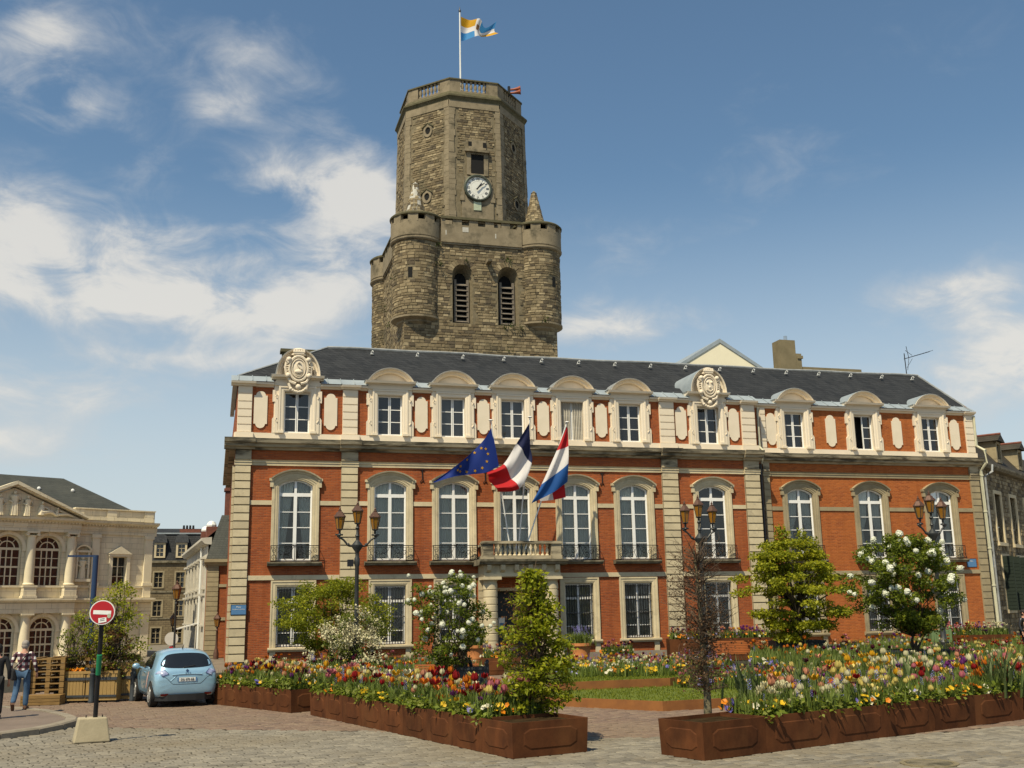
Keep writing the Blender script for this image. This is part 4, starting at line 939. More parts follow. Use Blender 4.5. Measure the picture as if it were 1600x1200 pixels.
leaf_cloud([(2.1, FY-.1, 30.2), (2.3, FY-.1, 29.9), (-1.2, FY-.1, 29.6), (2.5, FY-.1, 24.5), (3.2, FY-.1, 24.4), (1.9, FY-.12, 24.55), (4.4, FY-.25, 30.6), (-3.6, FY-.2, 30.9), (-3.5, FY-.3, 29.3), (5.0, -7.5, 25.0), (2.2, FY-.1, 22.6), (-6.3, -2, 29.5), (-6.3, 2, 28), (-6.3, 0, 26)], 420, .16, .33, M['weed'], 'wall_weeds', tower, 3, kind='stuff')
# --- octagon stage
OC = Vector((-.06, .0, 0)); AB, AT, Z0, Z1 = 5.50, 5.28, 31.3, 44.4
def octpt(k, a, z): 
    th = -PI/2+PI/8+k*PI/4; R_ = a/math.cos(PI/8); return Vector((OC.x+R_*math.cos(th), OC.y+R_*math.sin(th), z))
def oct_prism(mb, levels, mi=0):
    vs = [octpt(k, a, z) for a, z in levels for k in range(8)]
    fs = [(l*8+k, l*8+(k+1)%8, (l+1)*8+(k+1)%8, (l+1)*8+k) for l in range(len(levels)-1) for k in range(8)]
    fs += [tuple(range(7,-1,-1)), tuple((len(levels)-1)*8+k for k in range(8))]
    return mb.add(vs, fs, mi)
mb = MB(); oct_prism(mb, [(AB-.05, Z0), (AT-.05, Z1)]); octo = mb.obj('octagon_wall', M['mortar'], tower)
oa = lambda z: AB+(AT-AB)*(z-Z0)/(Z1-Z0)
def octP(k):
    def P(u, z, d):
        a = octpt(k-1, oa(z)-.05+d, z); b = octpt(k, oa(z)-.05+d, z); e = (b-a).normalized(); return a+e*u
    return P
def ow(z): return 2*(oa(z)-.05)*math.tan(PI/8)
OCU = {7: [(2.3, 42.05), (2.3, 36.1)], 1: [(2.2, 41.3), (2.5, 36.2)]}
for k in (7, 0, 1, 6, 2):
    mb = MB()
    def sk(u, z, hu, hz, k=k):
        if u-hu < .55 or u+hu > ow(z)-.45: return True
        for cu, cz in OCU.get(k, []):
            if abs(u-cu) < .36+hu*.6 and abs(z-cz) < .45+hz: return True
        if k == 0:
            c = u-2.38+.12
            if abs(c) < .95+hu*.6 and 37.4 < z < 41.0: return True
            if abs(c) < 1.5+hu*.6 and 33.6 < z < 37.9: return True
        return False
    stones(mb, octP(k), ow, Z0, 43.9, sk, .15, .27, .2, .58)
    mb.obj('wall_stones', TS, octo, kind='stuff')
    # corner strips and frieze in ashlar
    mb = MB(); P = octP(k); z = Z0
    while z < 44.0:
        h = rs.uniform(.35, .6); z2 = min(z+h, 44.0); 
        for ua, ub in ((-.02, rs.uniform(.42, .62)), (ow(z)-rs.uniform(.35, .52), ow(z)+.02)):
            d = .075+rs.uniform(-.02, .012); g = .008
            q = [P(ua, z+g, d), P(ub, z+g, d), P(ub, z2-g, d), P(ua, z2-g, d), P(ua, z, 0), P(ub, z, 0), P(ub, z2, 0), P(ua, z2, 0)]
            mb.add(q, [(0,1,2,3),(0,4,5,1),(1,5,6,2),(2,6,7,3),(3,7,4,0)])
        z = z2
    q = [P(0, 43.75, .09), P(ow(44), 43.75, .09), P(ow(44), 44.42, .09), P(0, 44.42, .09), P(0, 43.75, 0), P(ow(44), 43.75, 0)]
    mb.add(q, [(0,1,2,3),(0,4,5,1)])
    mb.obj('corner_quoins', M['ashlar'], octo, kind='stuff')
    for cu, cz in OCU.get(k, []):
        mb = MB(); n = 20
        pts = [(.27*math.cos(2*PI*i/n), .33*math.sin(2*PI*i/n)) for i in range(n)]; out = [(a*1.65*(.85 if abs(b) > .3 else 1), b*1.75) for a, b in pts]
        for i in range(n):
            j = (i+1) % n
            mb.add([P(cu+out[i][0], cz+out[i][1], .10), P(cu+out[j][0], cz+out[j][1], .10), P(cu+pts[j][0], cz+pts[j][1], .10), P(cu+pts[i][0], cz+pts[i][1], .10), P(cu+pts[j][0], cz+pts[j][1], -.3), P(cu+pts[i][0], cz+pts[i][1], -.3), P(cu+out[i][0], cz+out[i][1], -.02), P(cu+out[j][0], cz+out[j][1], -.02)], [(0,1,2,3),(3,2,4,5),(0,6,7,1)])
        ocw = mb.obj('oculus', M['ashlar'], octo)
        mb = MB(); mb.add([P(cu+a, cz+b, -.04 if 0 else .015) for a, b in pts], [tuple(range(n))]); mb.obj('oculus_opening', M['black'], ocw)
        mb = MB(); hood = [(-.58, .30), (-.42, .42), (-.22, .54), (0, .70), (.22, .54), (.42, .42), (.58, .30)]
        mb.tube([P(cu+a, cz+b, .12) for a, b in hood], .06, 6); mb.obj('hood_mould', M['moss'], ocw)
mb = MB(); oct_prism(mb, [(AT+.03, 44.35), (AT+.08, 44.5), (AT+.15, 44.62), (AT+.24, 44.7), (AT+.24, 44.85), (AT+.0, 44.98), (AT-.2, 45.3)]); mb.obj('top_cornice', M['moss'], tower)
# top balustrade
A2 = AT-.22
mb = MB(); oct_prism(mb, [(A2+.08, 46.35), (A2+.12, 46.40), (A2+.10, 46.52), (A2-.05, 46.55)]) if False else None
tb = link('top_balustrade', None, tower)
bl = MB().lathe([(.13, 0), (.13, .12), (.08, .2), (.15, .5), (.08, .8), (.13, .88), (.13, .97)], 0, 0, 8).mesh('baluster', M['ashlar'], True, 40)
for k in range(8):
    a, b = octpt(k-1, A2, 0), octpt(k, A2, 0); e = (b-a).normalized(); L_ = (b-a).length; nrm = Vector((e.y, -e.x, 0)); 
    mb = MB()
    for u0, u1 in ((0, .98), (L_-.98, L_)): mb.obox(a+e*u0-nrm*.35+Vector((0,0,45.3)), e*(u1-u0), nrm*.35, (0,0,1.1))
    mb.obox(a-nrm*.30+Vector((0,0,45.3)), e*L_, nrm*.28, (0,0,.14))
    p = mb.obj('parapet_panel', M['ashlar'], tower)
    mb = MB(); mb.obox(a-nrm*.42-e*.04+Vector((0,0,46.4)), e*(L_+.08), nrm*.50, (0,0,.12)); mb.obj('coping', M['moss'], p)
    if k in (6, 7, 0, 1, 2):
        for i in range(6): link('baluster', bl, p, a+e*(1.16+i*(L_-2.32)/5)-nrm*.16+Vector((0,0,45.43)))
bpy.data.objects.remove(tb)
mb = MB(); oct_prism(mb, [(A2-.4, 45.25), (A2-.4, 45.3)]); mb.obj('roof_deck', M['moss'], tower)
# clock stage window, clock
P0 = octP(0)
cu = ow(38)/2-.02+.22
mb = MB()
def pbox(mb, u0, u1, z0, z1, d0, d1, mi=0):
    q = [P0(u, z, d) for d in (d0, d1) for u, z in ((u0,z0),(u1,z0),(u1,z1),(u0,z1))]
    mb.add(q, [(0,3,2,1),(4,5,6,7),(0,1,5,4),(1,2,6,5),(2,3,7,6),(3,0,4,7)], mi)
for u0, u1 in ((-.92, -.55), (.55, .92)): pbox(mb, cu+u0, cu+u1, 37.75, 39.6, 0, .12)
pbox(mb, cu-.92, cu+.92, 39.6, 39.75, 0, .14); pbox(mb, cu-1.05, cu+1.05, 39.75, 39.95, 0, .36); pbox(mb, cu-.55, cu+.55, 39.98, 40.12, 0, .22); pbox(mb, cu-.75, cu+.75, 40.1, 40.95, 0, .07)
pbox(mb, cu-.62, cu+.62, 37.66, 37.8, 0, .26)
stg = mb.obj('window_surround', M['ashlar'], tower)
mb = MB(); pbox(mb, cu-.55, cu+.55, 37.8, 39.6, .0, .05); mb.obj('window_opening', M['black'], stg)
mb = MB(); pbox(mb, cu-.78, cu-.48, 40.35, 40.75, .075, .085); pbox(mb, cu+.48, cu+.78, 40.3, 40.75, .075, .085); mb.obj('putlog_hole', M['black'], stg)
mb = MB(); pbox(mb, cu-1.35, cu+1.35, 33.75, 35.5, 0, .10); pbox(mb, cu-1.1, cu+1.1, 35.5, 37.6, 0, .10)
for s in (-1, 1):
    for i in range(6): a, b = sorted((cu+s*(1.1-.0), cu+s*(1.5-.12*i*.6))); pbox(mb, a, b, 35.4+i*.36, 35.4+(i+1)*.36, 0, .16)
pbox(mb, cu-1.6, cu+1.6, 33.5, 33.7, 0, .2)
mb.obj('clock_panel', M['ashlar'], tower)
cz = 36.55; ck = link('clock', None, tower)
bpy.data.objects.remove(ck)
cc = P0(cu+.0, cz, .12)
ckm = MB(); ckm.add([(1.02*math.cos(2*PI*i/40), 0, 1.02*math.sin(2*PI*i/40)) for i in range(40)], [tuple(range(40))])
clock = ckm.obj('clock', M['clockface'], tower, cc+Vector((0, -.10, 0)))
mb = MB(); ring = [(math.cos(2*PI*i/40), math.sin(2*PI*i/40), math.cos(2*PI*i/40), math.sin(2*PI*i/40)) for i in range(40)]
mb.sweep([(a*1.02, b*1.02, c, d) for a, b, c, d in ring], [(-.03, .0), (-.02, -.12), (.08, -.14), (.17, -.06), (.17, .16)], closed=True); mb.obj('clock_rim', M['bronze'], clock, smooth=True)
mb = MB(); mb.sweep([(a*.60, b*.60, c, d) for a, b, c, d in ring], [(-.012, -.005), (.012, -.005)], closed=True); mb.obj('dial_ring', M['signback'], clock)
for i, t in enumerate(('XII', 'I', 'II', 'III', 'IIII', 'V', 'VI', 'VII', 'VIII', 'IX', 'X', 'XI')):
    a = PI/2-i*PI/6; o = link('numeral', text_mesh(t, .34, M['ink'], .004), clock, (.80*math.cos(a), -.012, .80*math.sin(a))); o.rotation_euler = (PI/2, PI/2-a, 0); o.scale = (.72, 1, 1)
def hand(L_, w, ang, y):
    mb = MB(); c, s_ = math.sin(ang), math.cos(ang); P = lambda u, v, yy: (c*u+s_*v, yy, s_*u-c*v)
    mb.add([P(-.22, -w, y), P(L_*.75, -w*1.1, y), P(L_, 0, y), P(L_*.75, w*1.1, y), P(-.22, w, y), P(-.22, -w, y-.02), P(L_*.75, -w*1.1, y-.02), P(L_, 0, y-.02), P(L_*.75, w*1.1, y-.02), P(-.22, w, y-.02)], [(0,1,2,3,4),(9,8,7,6,5),(0,5,6,1),(1,6,7,2),(2,7,8,3),(3,8,9,4),(4,9,5,0)])
    mb.obj('clock_hand', M['ink'], clock)
hand(.82, .035, rad(50), -.10); hand(.56, .055, rad(36), -.13)
mb = MB(); pbox(mb, cu-.34, cu+.30, 34.62, 35.45, .10, .16); mb.obj('plate_below_clock', M['palegreen'], tower)
# twin siren horns on the parapet
sh = thing('siren', 'rusty red twin siren horns mounted on the right edge of the belfry parapet', 'siren', TO+Vector((3.9, -3.6, 46.5)))
for z in (.12, .55):
    mb = MB(); pts = [(-.6, .2, z), (0, 0, z+.02), (.45, -.2, z+.05), (.75, -.32, z+.08)]; mb.tube([Vector(q)*.75 for q in pts], [.08, .10, .16, .24], 10); mb.obj('horn', M['hornred'], sh, smooth=True, angle=50)
MB().box(-.5, -.3, .0, .2, -.2, .7).obj('mount', M['iron'], sh)

def cloth(A, B, C_, D_, nu, nv, matfn, mats, name, parent=None, ripple=None, off=None):
    """Coons patch: A(u) v=0 edge, B(u) v=1 edge, C(v) u=0 edge, D(v) u=1 edge"""
    mb = MB(); P = {}
    for j in range(nv+1):
        v = j/nv
        for i in range(nu+1):
            u = i/nu
            p = (1-v)*A(u)+v*B(u)+(1-u)*C_(v)+u*D_(v)-((1-u)*(1-v)*A(0)+u*(1-v)*A(1)+(1-u)*v*B(0)+u*v*B(1))
            if ripple: p = p+ripple(u, v)
            P[i, j] = len(mb.v); mb.v.append(tuple(p))
    for j in range(nv):
        for i in range(nu):
            mb.f.append((P[i, j], P[i+1, j], P[i+1, j+1], P[i, j+1])); mb.m.append(matfn((i+.5)/nu, (j+.5)/nv))
    return mb
def poly_edge(pts):
    pts = [Vector(p) for p in pts]; n = len(pts)-1
    def f(t):
        x = min(max(t, 0), 1)*n; i = min(int(x), n-1); k = x-i
        p0, p1, p2, p3 = pts[max(i-1, 0)], pts[i], pts[i+1], pts[min(i+2, n)]
        return .5*((2*p1)+(p2-p0)*k+(2*p0-5*p1+4*p2-p3)*k*k+(3*p1-p0-3*p2+p3)*k**3)
    return f
def cloth_mat(name, c): 
    m = leaf_mat(name, c, tuple(x*.94 for x in c), .30, .7); return m
FB_ = cloth_mat('flag blue', (.012,.035,.22)); FN = cloth_mat('flag navy', (.016,.022,.075)); FW_ = cloth_mat('flag white', (.72,.70,.70)); FR = cloth_mat('flag red', (.50,.018,.022)); FY_ = cloth_mat('flag yellow', (.62,.33,.015)); FS = cloth_mat('flag sky blue', (.05,.25,.55)); FD = cloth_mat('flag royal blue', (.02,.10,.34)); FE = cloth_mat('flag emblem brown', (.25,.13,.06))
fp = thing('flagpole', 'tall white flagpole standing on top of the stone belfry', 'flagpole', TO+Vector((-.25, -1.0, 45.3)))
MB().tube([(0, 0, 0), (-.02, 0, 10.1)], [.09, .06], 8).obj('pole', M['signwhite'], fp, smooth=True)
MB().lathe([(.10, 10.08), (.12, 10.2), (.05, 10.35), (.02, 10.6)], -.02, 0, 8).obj('finial', M['ink'], fp, smooth=True)
FYP = TO.y-1.0
def fq(x, y, dy=0): 
    p = onY(x, y, FYP); return p+Vector((0, dy, 0))
fl = thing('flag', 'small yellow, white and blue quartered flag flying on top of the belfry', 'flag', fq(719.5, 28))
o_ = fl.location.copy()
def mf(u, v):
    if abs(u-.52) < .10 or abs(v-.5) < .10: 
        return 3 if (abs(u-.52) < .06 and abs(v-.42) < .12) else 1
    if u < .5: return 0 if v < .5 else 2
    return 2 if v < .5 else 0
cm = cloth(poly_edge([fq(720, 26), fq(735, 28, .3), fq(748, 33, -.3), fq(758, 40, .2), fq(775, 36, -.3)]), poly_edge([fq(720.5, 64), fq(730, 60, .3), fq(745, 58, -.3), fq(757, 54, .3), fq(778, 54, 0)]),
      poly_edge([fq(720, 26), fq(720.3, 45), fq(720.5, 64)]), poly_edge([fq(775, 36, -.3), fq(773, 46, .3), fq(778, 54, 0)]), 28, 16, mf, None, 'flag', ripple=lambda u, v: Vector((0, .25*math.sin(u*9+v*2)*u, .06*math.sin(u*14+v*5)*u)))
cm.v = [tuple(Vector(p)-o_) for p in cm.v]; cm.obj('cloth', [FY_, FW_, FS, FE], fl, smooth=True)

# ================================================================== BACKGROUND BUILDINGS
def bld_box(mb, x0, x1, y0, y1, z0, z1): mb.box(x0, x1, y0, y1, z0, z1)
gb = thing('gabled_house', 'cream rendered gable with grey verge rising behind the slate roof, right of the belfry', 'house', (35.8, 22, 0))
MB().prism_y([(-4.6, 0), (4.8, 0), (4.8, 19.3), (0, 22.15), (-4.6, 19.3)], 0, 9).obj('wall', M['cream'], gb)
MB().prism_y([(-5.1, 19.25), (-5.1, 19.0), (0, 22.1), (5.3, 19.0), (5.3, 19.25), (0, 22.42)], -.06, 9.3).obj('roof', M['zinc'], gb)
ch = thing('chimney_stack', 'drab rendered chimney stack with a long low wall behind the slate roof', 'chimney', (36.0, 12, 0))
MB().box(-.95, .2, 0, 1.0, 12, 19.75).box(.2, .62, .02, .98, 12, 18.85).box(.3, .7, -.05, 1.05, 18.5, 18.7).obj('stack', M['chim'], ch)
MB().tube([(-.2, .5, 19.7), (-.2, .5, 20.15)], .12, 8).obj('flue', M['chrome'], ch)
MB().box(.62, 5.2, .1, .7, 12, 17.98).obj('fire_wall', M['chim'], ch)
an = thing('tv_antenna', 'thin television antenna standing on the right end of the slate roof', 'antenna', (39.45, 5, 15.4))
MB().tube([(0, 0, 0), (-.05, 0, 1.9)], .03, 5).obj('mast', M['iron'], an)
mb = MB(); mb.tube([(-.1, 0, 1.55), (1.9, .2, 2.15)], .022, 4)
for i in range(8): t = .2+i*.11; x, z = -.1+2*t, 1.55+.6*t; mb.tube([(x, -.25, z), (x, .25, z)], .014, 4); 
for s in (-1, 1): mb.tube([(.25, 0, 1.62), (.15+.02*s, .05, 1.62+s*.75)], .018, 4); mb.tube([(.35, -.2, 1.65+s*.1), (.2, .2, 1.6+s*.55)], .014, 4)
mb.obj('aerial', M['iron'], an)

# ---- palais on the left (own frame: x along its front towards its right corner)
PAL = thing('courthouse', 'pale stone classical courthouse with pediment, columns and tall arched windows at the left edge', 'courthouse', (-4.29, 22.51, 0), rad(28))
def arched(x, hw, z0, zs): return (x, hw, z0, zs)
mb = MB(); UP = [(-6.72, .78, 4.33, 6.43), (-9.0+.0, .78, 4.33, 6.43), (-11.3, .78, 4.33, 6.43)]; LO = [(-6.72, .72, .1, 1.8), (-9.0, .72, .1, 1.8), (-11.3, .72, .1, 1.8)]
def arch_wall(mb, x0, x1, z0, z1, ops, Y, depth=.35, n=10):
    xs = x0
    for cx, hw, a, s_ in sorted(ops):
        mb.add([(xs,Y,z0),(cx-hw,Y,z0),(cx-hw,Y,z1),(xs,Y,z1)], [(0,1,2,3)]); xs = cx+hw
        if a > z0: mb.add([(cx-hw,Y,z0),(cx+hw,Y,z0),(cx+hw,Y,a),(cx-hw,Y,a)], [(0,1,2,3)])
        arc = [(cx-hw*math.cos(PI*i/n), s_+hw*math.sin(PI*i/n)) for i in range(n+1)]
        for i in range(n): mb.add([(arc[i][0],Y,arc[i][1]),(arc[i+1][0],Y,arc[i+1][1]),(arc[i+1][0],Y,z1),(arc[i][0],Y,z1)], [(0,1,2,3)])
        rv = [(cx-hw, a)]+arc+[(cx+hw, a), (cx-hw, a)]
        for i in range(len(rv)-1): mb.add([(rv[i][0],Y,rv[i][1]),(rv[i+1][0],Y,rv[i+1][1]),(rv[i+1][0],Y+depth,rv[i+1][1]),(rv[i][0],Y+depth,rv[i][1])], [(0,1,2,3)])
    mb.add([(xs,Y,z0),(x1,Y,z0),(x1,Y,z1),(xs,Y,z1)], [(0,1,2,3)])
PX0 = -18
arch_wall(mb, PX0, -5.05, 0, 3.4, LO, -.0); arch_wall(mb, PX0, -5.05, 3.4, 8.0, UP, 0)
wall_grid(mb, -5.05, -.2, 0, 8.0, [(-2.72, -1.87, 4.3, 6.05), (-2.72, -1.87, .9, 2.5)], .25, .3)
mb.add([(-5.05,0,0),(-5.05,.25,0),(-5.05,.25,8),(-5.05,0,8)], [(0,1,2,3)]); mb.add([(-.2,.25,0),(-.2,11,0),(-.2,11,8.9),(-.2,.25,8.9)], [(0,1,2,3)])
mb.add([(PX0,0,0),(PX0,11,0),(PX0,11,8.9),(PX0,0,8.9)], [(0,1,2,3)])
mb.obj('wall', M['palais'], PAL)
MB().box(PX0+.1, -.4, .9, 1.0, 0, 7.8).obj('interior', M['room'], PAL)
mb = MB(); mb.prism_x([(.3,3.32),(-.16,3.34),(-.22,3.42),(-.3,3.46),(-.3,3.56),(.3,3.58)], -5.1, -.05) ; mb.prism_x([(.1,3.32),(-.42,3.34),(-.48,3.42),(-.56,3.46),(-.56,3.56),(.1,3.58)], PX0, -5.1)
mb.box(PX0, -5.1, -.36, .0, 2.72, 3.32); mb.box(-5.1, -.15, .1, .26, 2.78, 3.32)
mb.obj('string_course', M['palais'], PAL)
mb = MB(); mb.prism_x([(.3,7.42),(.16,7.43),(.16,7.7),(.12,7.7),(.12,7.98),(-.05,8.02),(-.24,8.1),(-.28,8.22),(.3,8.26)], -5.1, .02); mb.prism_x([(.1,7.42),(-.36,7.43),(-.36,7.7),(-.40,7.7),(-.40,7.98),(-.55,8.02),(-.74,8.1),(-.78,8.22),(.1,8.26)], PX0, -5.02)
mb.box(-5.2, -.1, .3, .6, 8.26, 8.95); mb.box(-5.2, -.08, .2, .65, 8.95, 9.02); mb.box(-5.2, -.15, .22, .3, 8.3, 8.5)
for x in (-4.95, -2.9, -.5): mb.box(x-.3, x+.3, .24, .3, 8.26, 8.95)
mb.obj('entablature', M['palais'], PAL)
mb = MB()
for i in range(26): mb.box(-4.95+i*.19, -4.86+i*.19, -.02, .12, 7.92, 8.03)
for i in range(66): mb.box(PX0+.1+i*.195, PX0+.19+i*.195, -.52, -.40, 7.92, 8.03)
mb.obj('dentils', M['palais_l'], PAL, kind='stuff')
# pediment
pk = 10.15; pcx = -9.0; ph = 4.25
mb = MB(); mb.prism_y([(pcx-ph+.3, 8.26), (pcx+ph-.3, 8.26), (pcx, pk-.25)], -.33, .6)
for s in (-1, 1):
    for d0, y in ((0, -.80), (.10, -.62)): mb.prism_y([(pcx+s*ph, 8.26-d0*.2), (pcx+s*(ph+.05), 8.36-d0), (pcx, pk+.12-d0), (pcx, pk-.08-d0)], y, .6)
pd = mb.obj('pediment', M['palais'], PAL)
def statue(h, lean=0, seat=False):
    mb = MB()
    w = .17*h
    if not seat:
        mb.tube([(0,0,0),(lean*.3,0,h*.3),(lean*.6,-.02,h*.55),(lean*.9,-.03,h*.78),(lean,-.03,h*.84)], [w*.95, w*.85, w*.72, w*.95, w*.35], 8)
        ellipsoid(mb, (lean, -.05, h*.92), (w*.42, w*.45, h*.085), 8, 6)
        mb.tube([(lean-w*.9,0,h*.78),(lean-w*1.2,-.05,h*.6),(lean-w*.5,-.14,h*.52)], w*.24, 6); mb.tube([(lean+w*.9,0,h*.78),(lean+w*1.25,-.05,h*.62),(lean+w*.9,-.1,h*.45)], w*.24, 6)
        for q in (-.5, 0, .5): mb.tube([(q*w*1.2,-w*.75,0),(q*w*.9+lean*.5,-w*.65,h*.5)], w*.14, 5)
    else:
        mb.tube([(0,0,h*.1),(.02,0,h*.5),(.05,0,h*.72)], [w*1.3, w*1.1, w*.6], 8); ellipsoid(mb, (.05,-.05,h*.85), (w*.5, w*.5, h*.11), 8, 6)
        mb.tube([(0,-.05,h*.25),(lean*.6,-.1,h*.32),(lean,-.06,h*.08)], [w*.9, w*.7, w*.35], 7); mb.tube([(.08,0,h*.65),(lean*.4,-.08,h*.5),(lean*.5,-.1,h*.4)], w*.28, 6)
    return mb
for dx, h, ln, st in ((0, 1.45, 0, False), (.72, 1.2, .04, False), (-.75, 1.2, -.04, False), (-1.4, 1.05, .05, False), (1.55, .95, .9, True), (2.45, .62, 1.0, True), (-2.2, .9, -.8, True), (-3.0, .55, -.9, True)):
    statue(h, ln, st).obj('relief_figure', M['palais_l'], pd, (pcx+dx, -.42, 8.28), smooth=True)
# columns, pedestals
for x in (-5.46, -7.78, -10.2, -12.6):
    mb = MB(); mb.lathe([(.30, 4.32), (.33, 4.38), (.27, 4.46), (.275, 5.2), (.245, 7.1)], x, -.16, 16); cl = mb.obj('column', M['palais_l'], PAL, smooth=True, angle=30)
    mb = MB(); mb.lathe([(.24, 7.08), (.28, 7.2)], x, -.16, 14); mb.box(x-.34, x+.34, -.5, .1, 7.32, 7.425); mb.tube([(x-.3,-.45,7.25),(x-.3,.1,7.25)], .09, 8); mb.tube([(x+.3,-.45,7.25),(x+.3,.1,7.25)], .09, 8); mb.obj('capital', M['palais_l'], cl)
    mb = MB(); mb.box(x-.36, x+.36, -.52, -.01, 3.6, 4.2); mb.box(x-.40, x+.40, -.55, -.01, 4.2, 4.32); mb.box(x-.42, x+.42, -.55, -.01, 3.585, 3.72); mb.obj('pedestal', M['palais'], cl)
    mb = MB(); mb.lathe([(.33, 0), (.30, .15), (.30, .9), (.26, 2.5), (.33, 2.62)], x, -.13, 16); mb.box(x-.36, x+.36, -.5, .0, 2.62, 2.72); mb.obj('column', M['palais_l'], PAL, smooth=True, angle=30)
mb = MB(); mb.box(PX0, -5.1, -.02, -.14, 4.2, 4.32); mb.box(-5.05, -.15, .12, .25, 4.2, 4.32); mb.obj('sill_band', M['palais'], PAL)
for x0, x1, y in ((-4.07, -3.62, .25), (-.72, -.22, .25)):
    mb = MB(); mb.box(x0, x1, y-.14, y, 3.6, 7.2); mb.box(x0-.06, x1+.06, y-.2, y, 7.2, 7.42); mb.box(x0-.06, x1+.06, y-.2, y, 4.32, 4.5); mb.box(x0, x1, y-.12, y, 0, 2.6); mb.box(x0-.05, x1+.05, y-.18, y, 2.55, 2.75); mb.obj('pilaster', M['palais_l'], PAL)
# arched windows
def pal_window(x, hw, z0, zs, rows, parent, upper=True):
    mb = MB(); F = M['palais_l']
    mb.sweep([(x-hw*math.cos(PI*i/14), zs+hw*math.sin(PI*i/14), -math.cos(PI*i/14), math.sin(PI*i/14)) for i in range(15)], [(0, .3), (0, .22), (-.08, .22), (-.08, .3)])
    for s in (-1, 1): a, b = sorted((x+s*hw, x+s*(hw-.08))); mb.box(a, b, .22, .3, z0, zs)
    mb.sweep([(x-hw*.55*math.cos(PI*i/12), zs+hw*.55*math.sin(PI*i/12), -math.cos(PI*i/12), math.sin(PI*i/12)) for i in range(13)], [(.03, .3), (.03, .23), (-.03, .23), (-.03, .3)])
    for a in (50, 90, 130): c, s_ = math.cos(rad(a)), math.sin(rad(a)); mb.tube([(x+(hw*.55 if a != 90 else 0)*c, .26, zs+(hw*.55 if a != 90 else 0)*s_), (x+hw*c, .26, zs+hw*s_)], .022, 4)
    mb.box(x-hw, x+hw, .21, .3, zs-.08, zs+.06)
    for u in (-.36, 0, .36): mb.box(x+u*hw*1.1-.03, x+u*hw*1.1+.03, .225, .3, z0, zs)
    for i in range(1, rows): z = z0+(zs-z0)*i/rows; t = .05 if (i*2 == rows) else .02; mb.box(x-hw, x+hw, .23, .29, z-t, z+t)
    w = mb.obj('window', F, parent)
    pts = [(x-hw+.02, z0), (x+hw-.02, z0)]+[(x+hw*.98*math.cos(PI*i/12), zs+hw*.98*math.sin(PI*i/12)) for i in range(13)]
    MB().add([(a, .285, b) for a, b in pts], [tuple(range(len(pts)))]).obj('glazing', M['glass_d'], w)
    mb = MB(); mb.sweep([(x-hw*math.cos(PI*i/14), zs+hw*math.sin(PI*i/14), -math.cos(PI*i/14), math.sin(PI*i/14)) for i in range(15)], [(.02, 0), (.02, -.06), (.20, -.07), (.20, 0)])
    for s in (-1, 1): a, b = sorted((x+s*(hw+.02), x+s*(hw+.26))); mb.box(a, b, -.07, 0, zs-.14, zs); 
    mb.prism_y([(x-.09, zs+hw), (x+.09, zs+hw), (x+.13, zs+hw+.3), (x-.13, zs+hw+.3)], -.12, 0); mb.obj('arch_moulding', F, w)
for x, hw, a, s_ in UP: pal_window(x, hw, a, s_, 4, PAL)
for x, hw, a, s_ in LO: pal_window(x, hw, a, s_, 4, PAL)
# niche with statue
mb = MB(); mb.box(-5.02, -4.92, .0, .25, 4.75, 6.3); mb.box(-4.32, -4.22, .0, .25, 4.75, 6.3); mb.box(-5.1, -4.15, -.04, .25, 6.3, 6.42); mb.box(-5.1, -4.15, -.1, .25, 4.55, 4.72)
mb.sweep([(px_-4.62, pz, nx, nz) for px_, pz, nx, nz in arc_only(.46, 6.42, .30)], [(-.05, .2), (-.05, -.05), (.04, -.08), (.04, .2)])
nc = mb.obj('niche', M['palais_l'], PAL); statue(1.35).obj('niche_statue', M['palais_l'], nc, (-4.62, .12, 4.73), smooth=True)
mb = MB(); mb.box(-2.95, -2.75, .10, .25, 4.3, 6.1); mb.box(-1.84, -1.64, .10, .25, 4.3, 6.1); mb.box(-3.0, -1.6, .05, .25, 6.1, 6.25); mb.prism_y([(-3.05, 6.25), (-1.55, 6.25), (-2.3, 6.72)], .0, .25); mb.box(-3.0, -1.6, .05, .25, 4.2, 4.32)
pw = mb.obj('window_surround', M['palais_l'], PAL)
mb = MB(); mb.box(-2.72, -1.87, .42, .46, 4.3, 4.36); mb.box(-2.33, -2.26, .42, .48, 4.3, 6.05)
for z in (4.9, 5.5): mb.box(-2.72, -1.87, .43, .47, z-.02, z+.02)
mb.obj('window', M['palais_l'], PAL); MB().add([(-2.72,.49,4.3),(-1.87,.49,4.3),(-1.87,.49,6.05),(-2.72,.49,6.05)], [(0,1,2,3)]).obj('glazing', M['glass_d'], pw)
MB().add([(-2.72,.49,.9),(-1.87,.49,.9),(-1.87,.49,2.5),(-2.72,.49,2.5)], [(0,1,2,3)]).obj('glazing', M['glass_d'], pw)
# roof
mb = MB(); z = 8.6
mb.add([(PX0, .6, z), (-.35, .6, z), (-.35, 10.5, z), (PX0, 10.5, z), (PX0, 5.2, 11.35), (-4.2, 5.2, 11.35)], [(0, 1, 5, 4), (1, 2, 5), (2, 3, 4, 5)]); pr = mb.obj('roof', M['slate_g'], PAL)
MB().obox((-7.6, 2.25, 9.63), (.42, 0, 0), (0, .4, .25), (0, -.03, .04)).obj('skylight', M['glass_d'], pr)
ml = MB(); ellipsoid(ml, (0, 0, 0), (.12, .12, .12), 8, 6); ml = ml.mesh('roof_knob', M['signwhite'])
for x in (-10.2, -6.3, -4.2): link('roof_knob', ml, pr, (x, 3.5, 10.4))

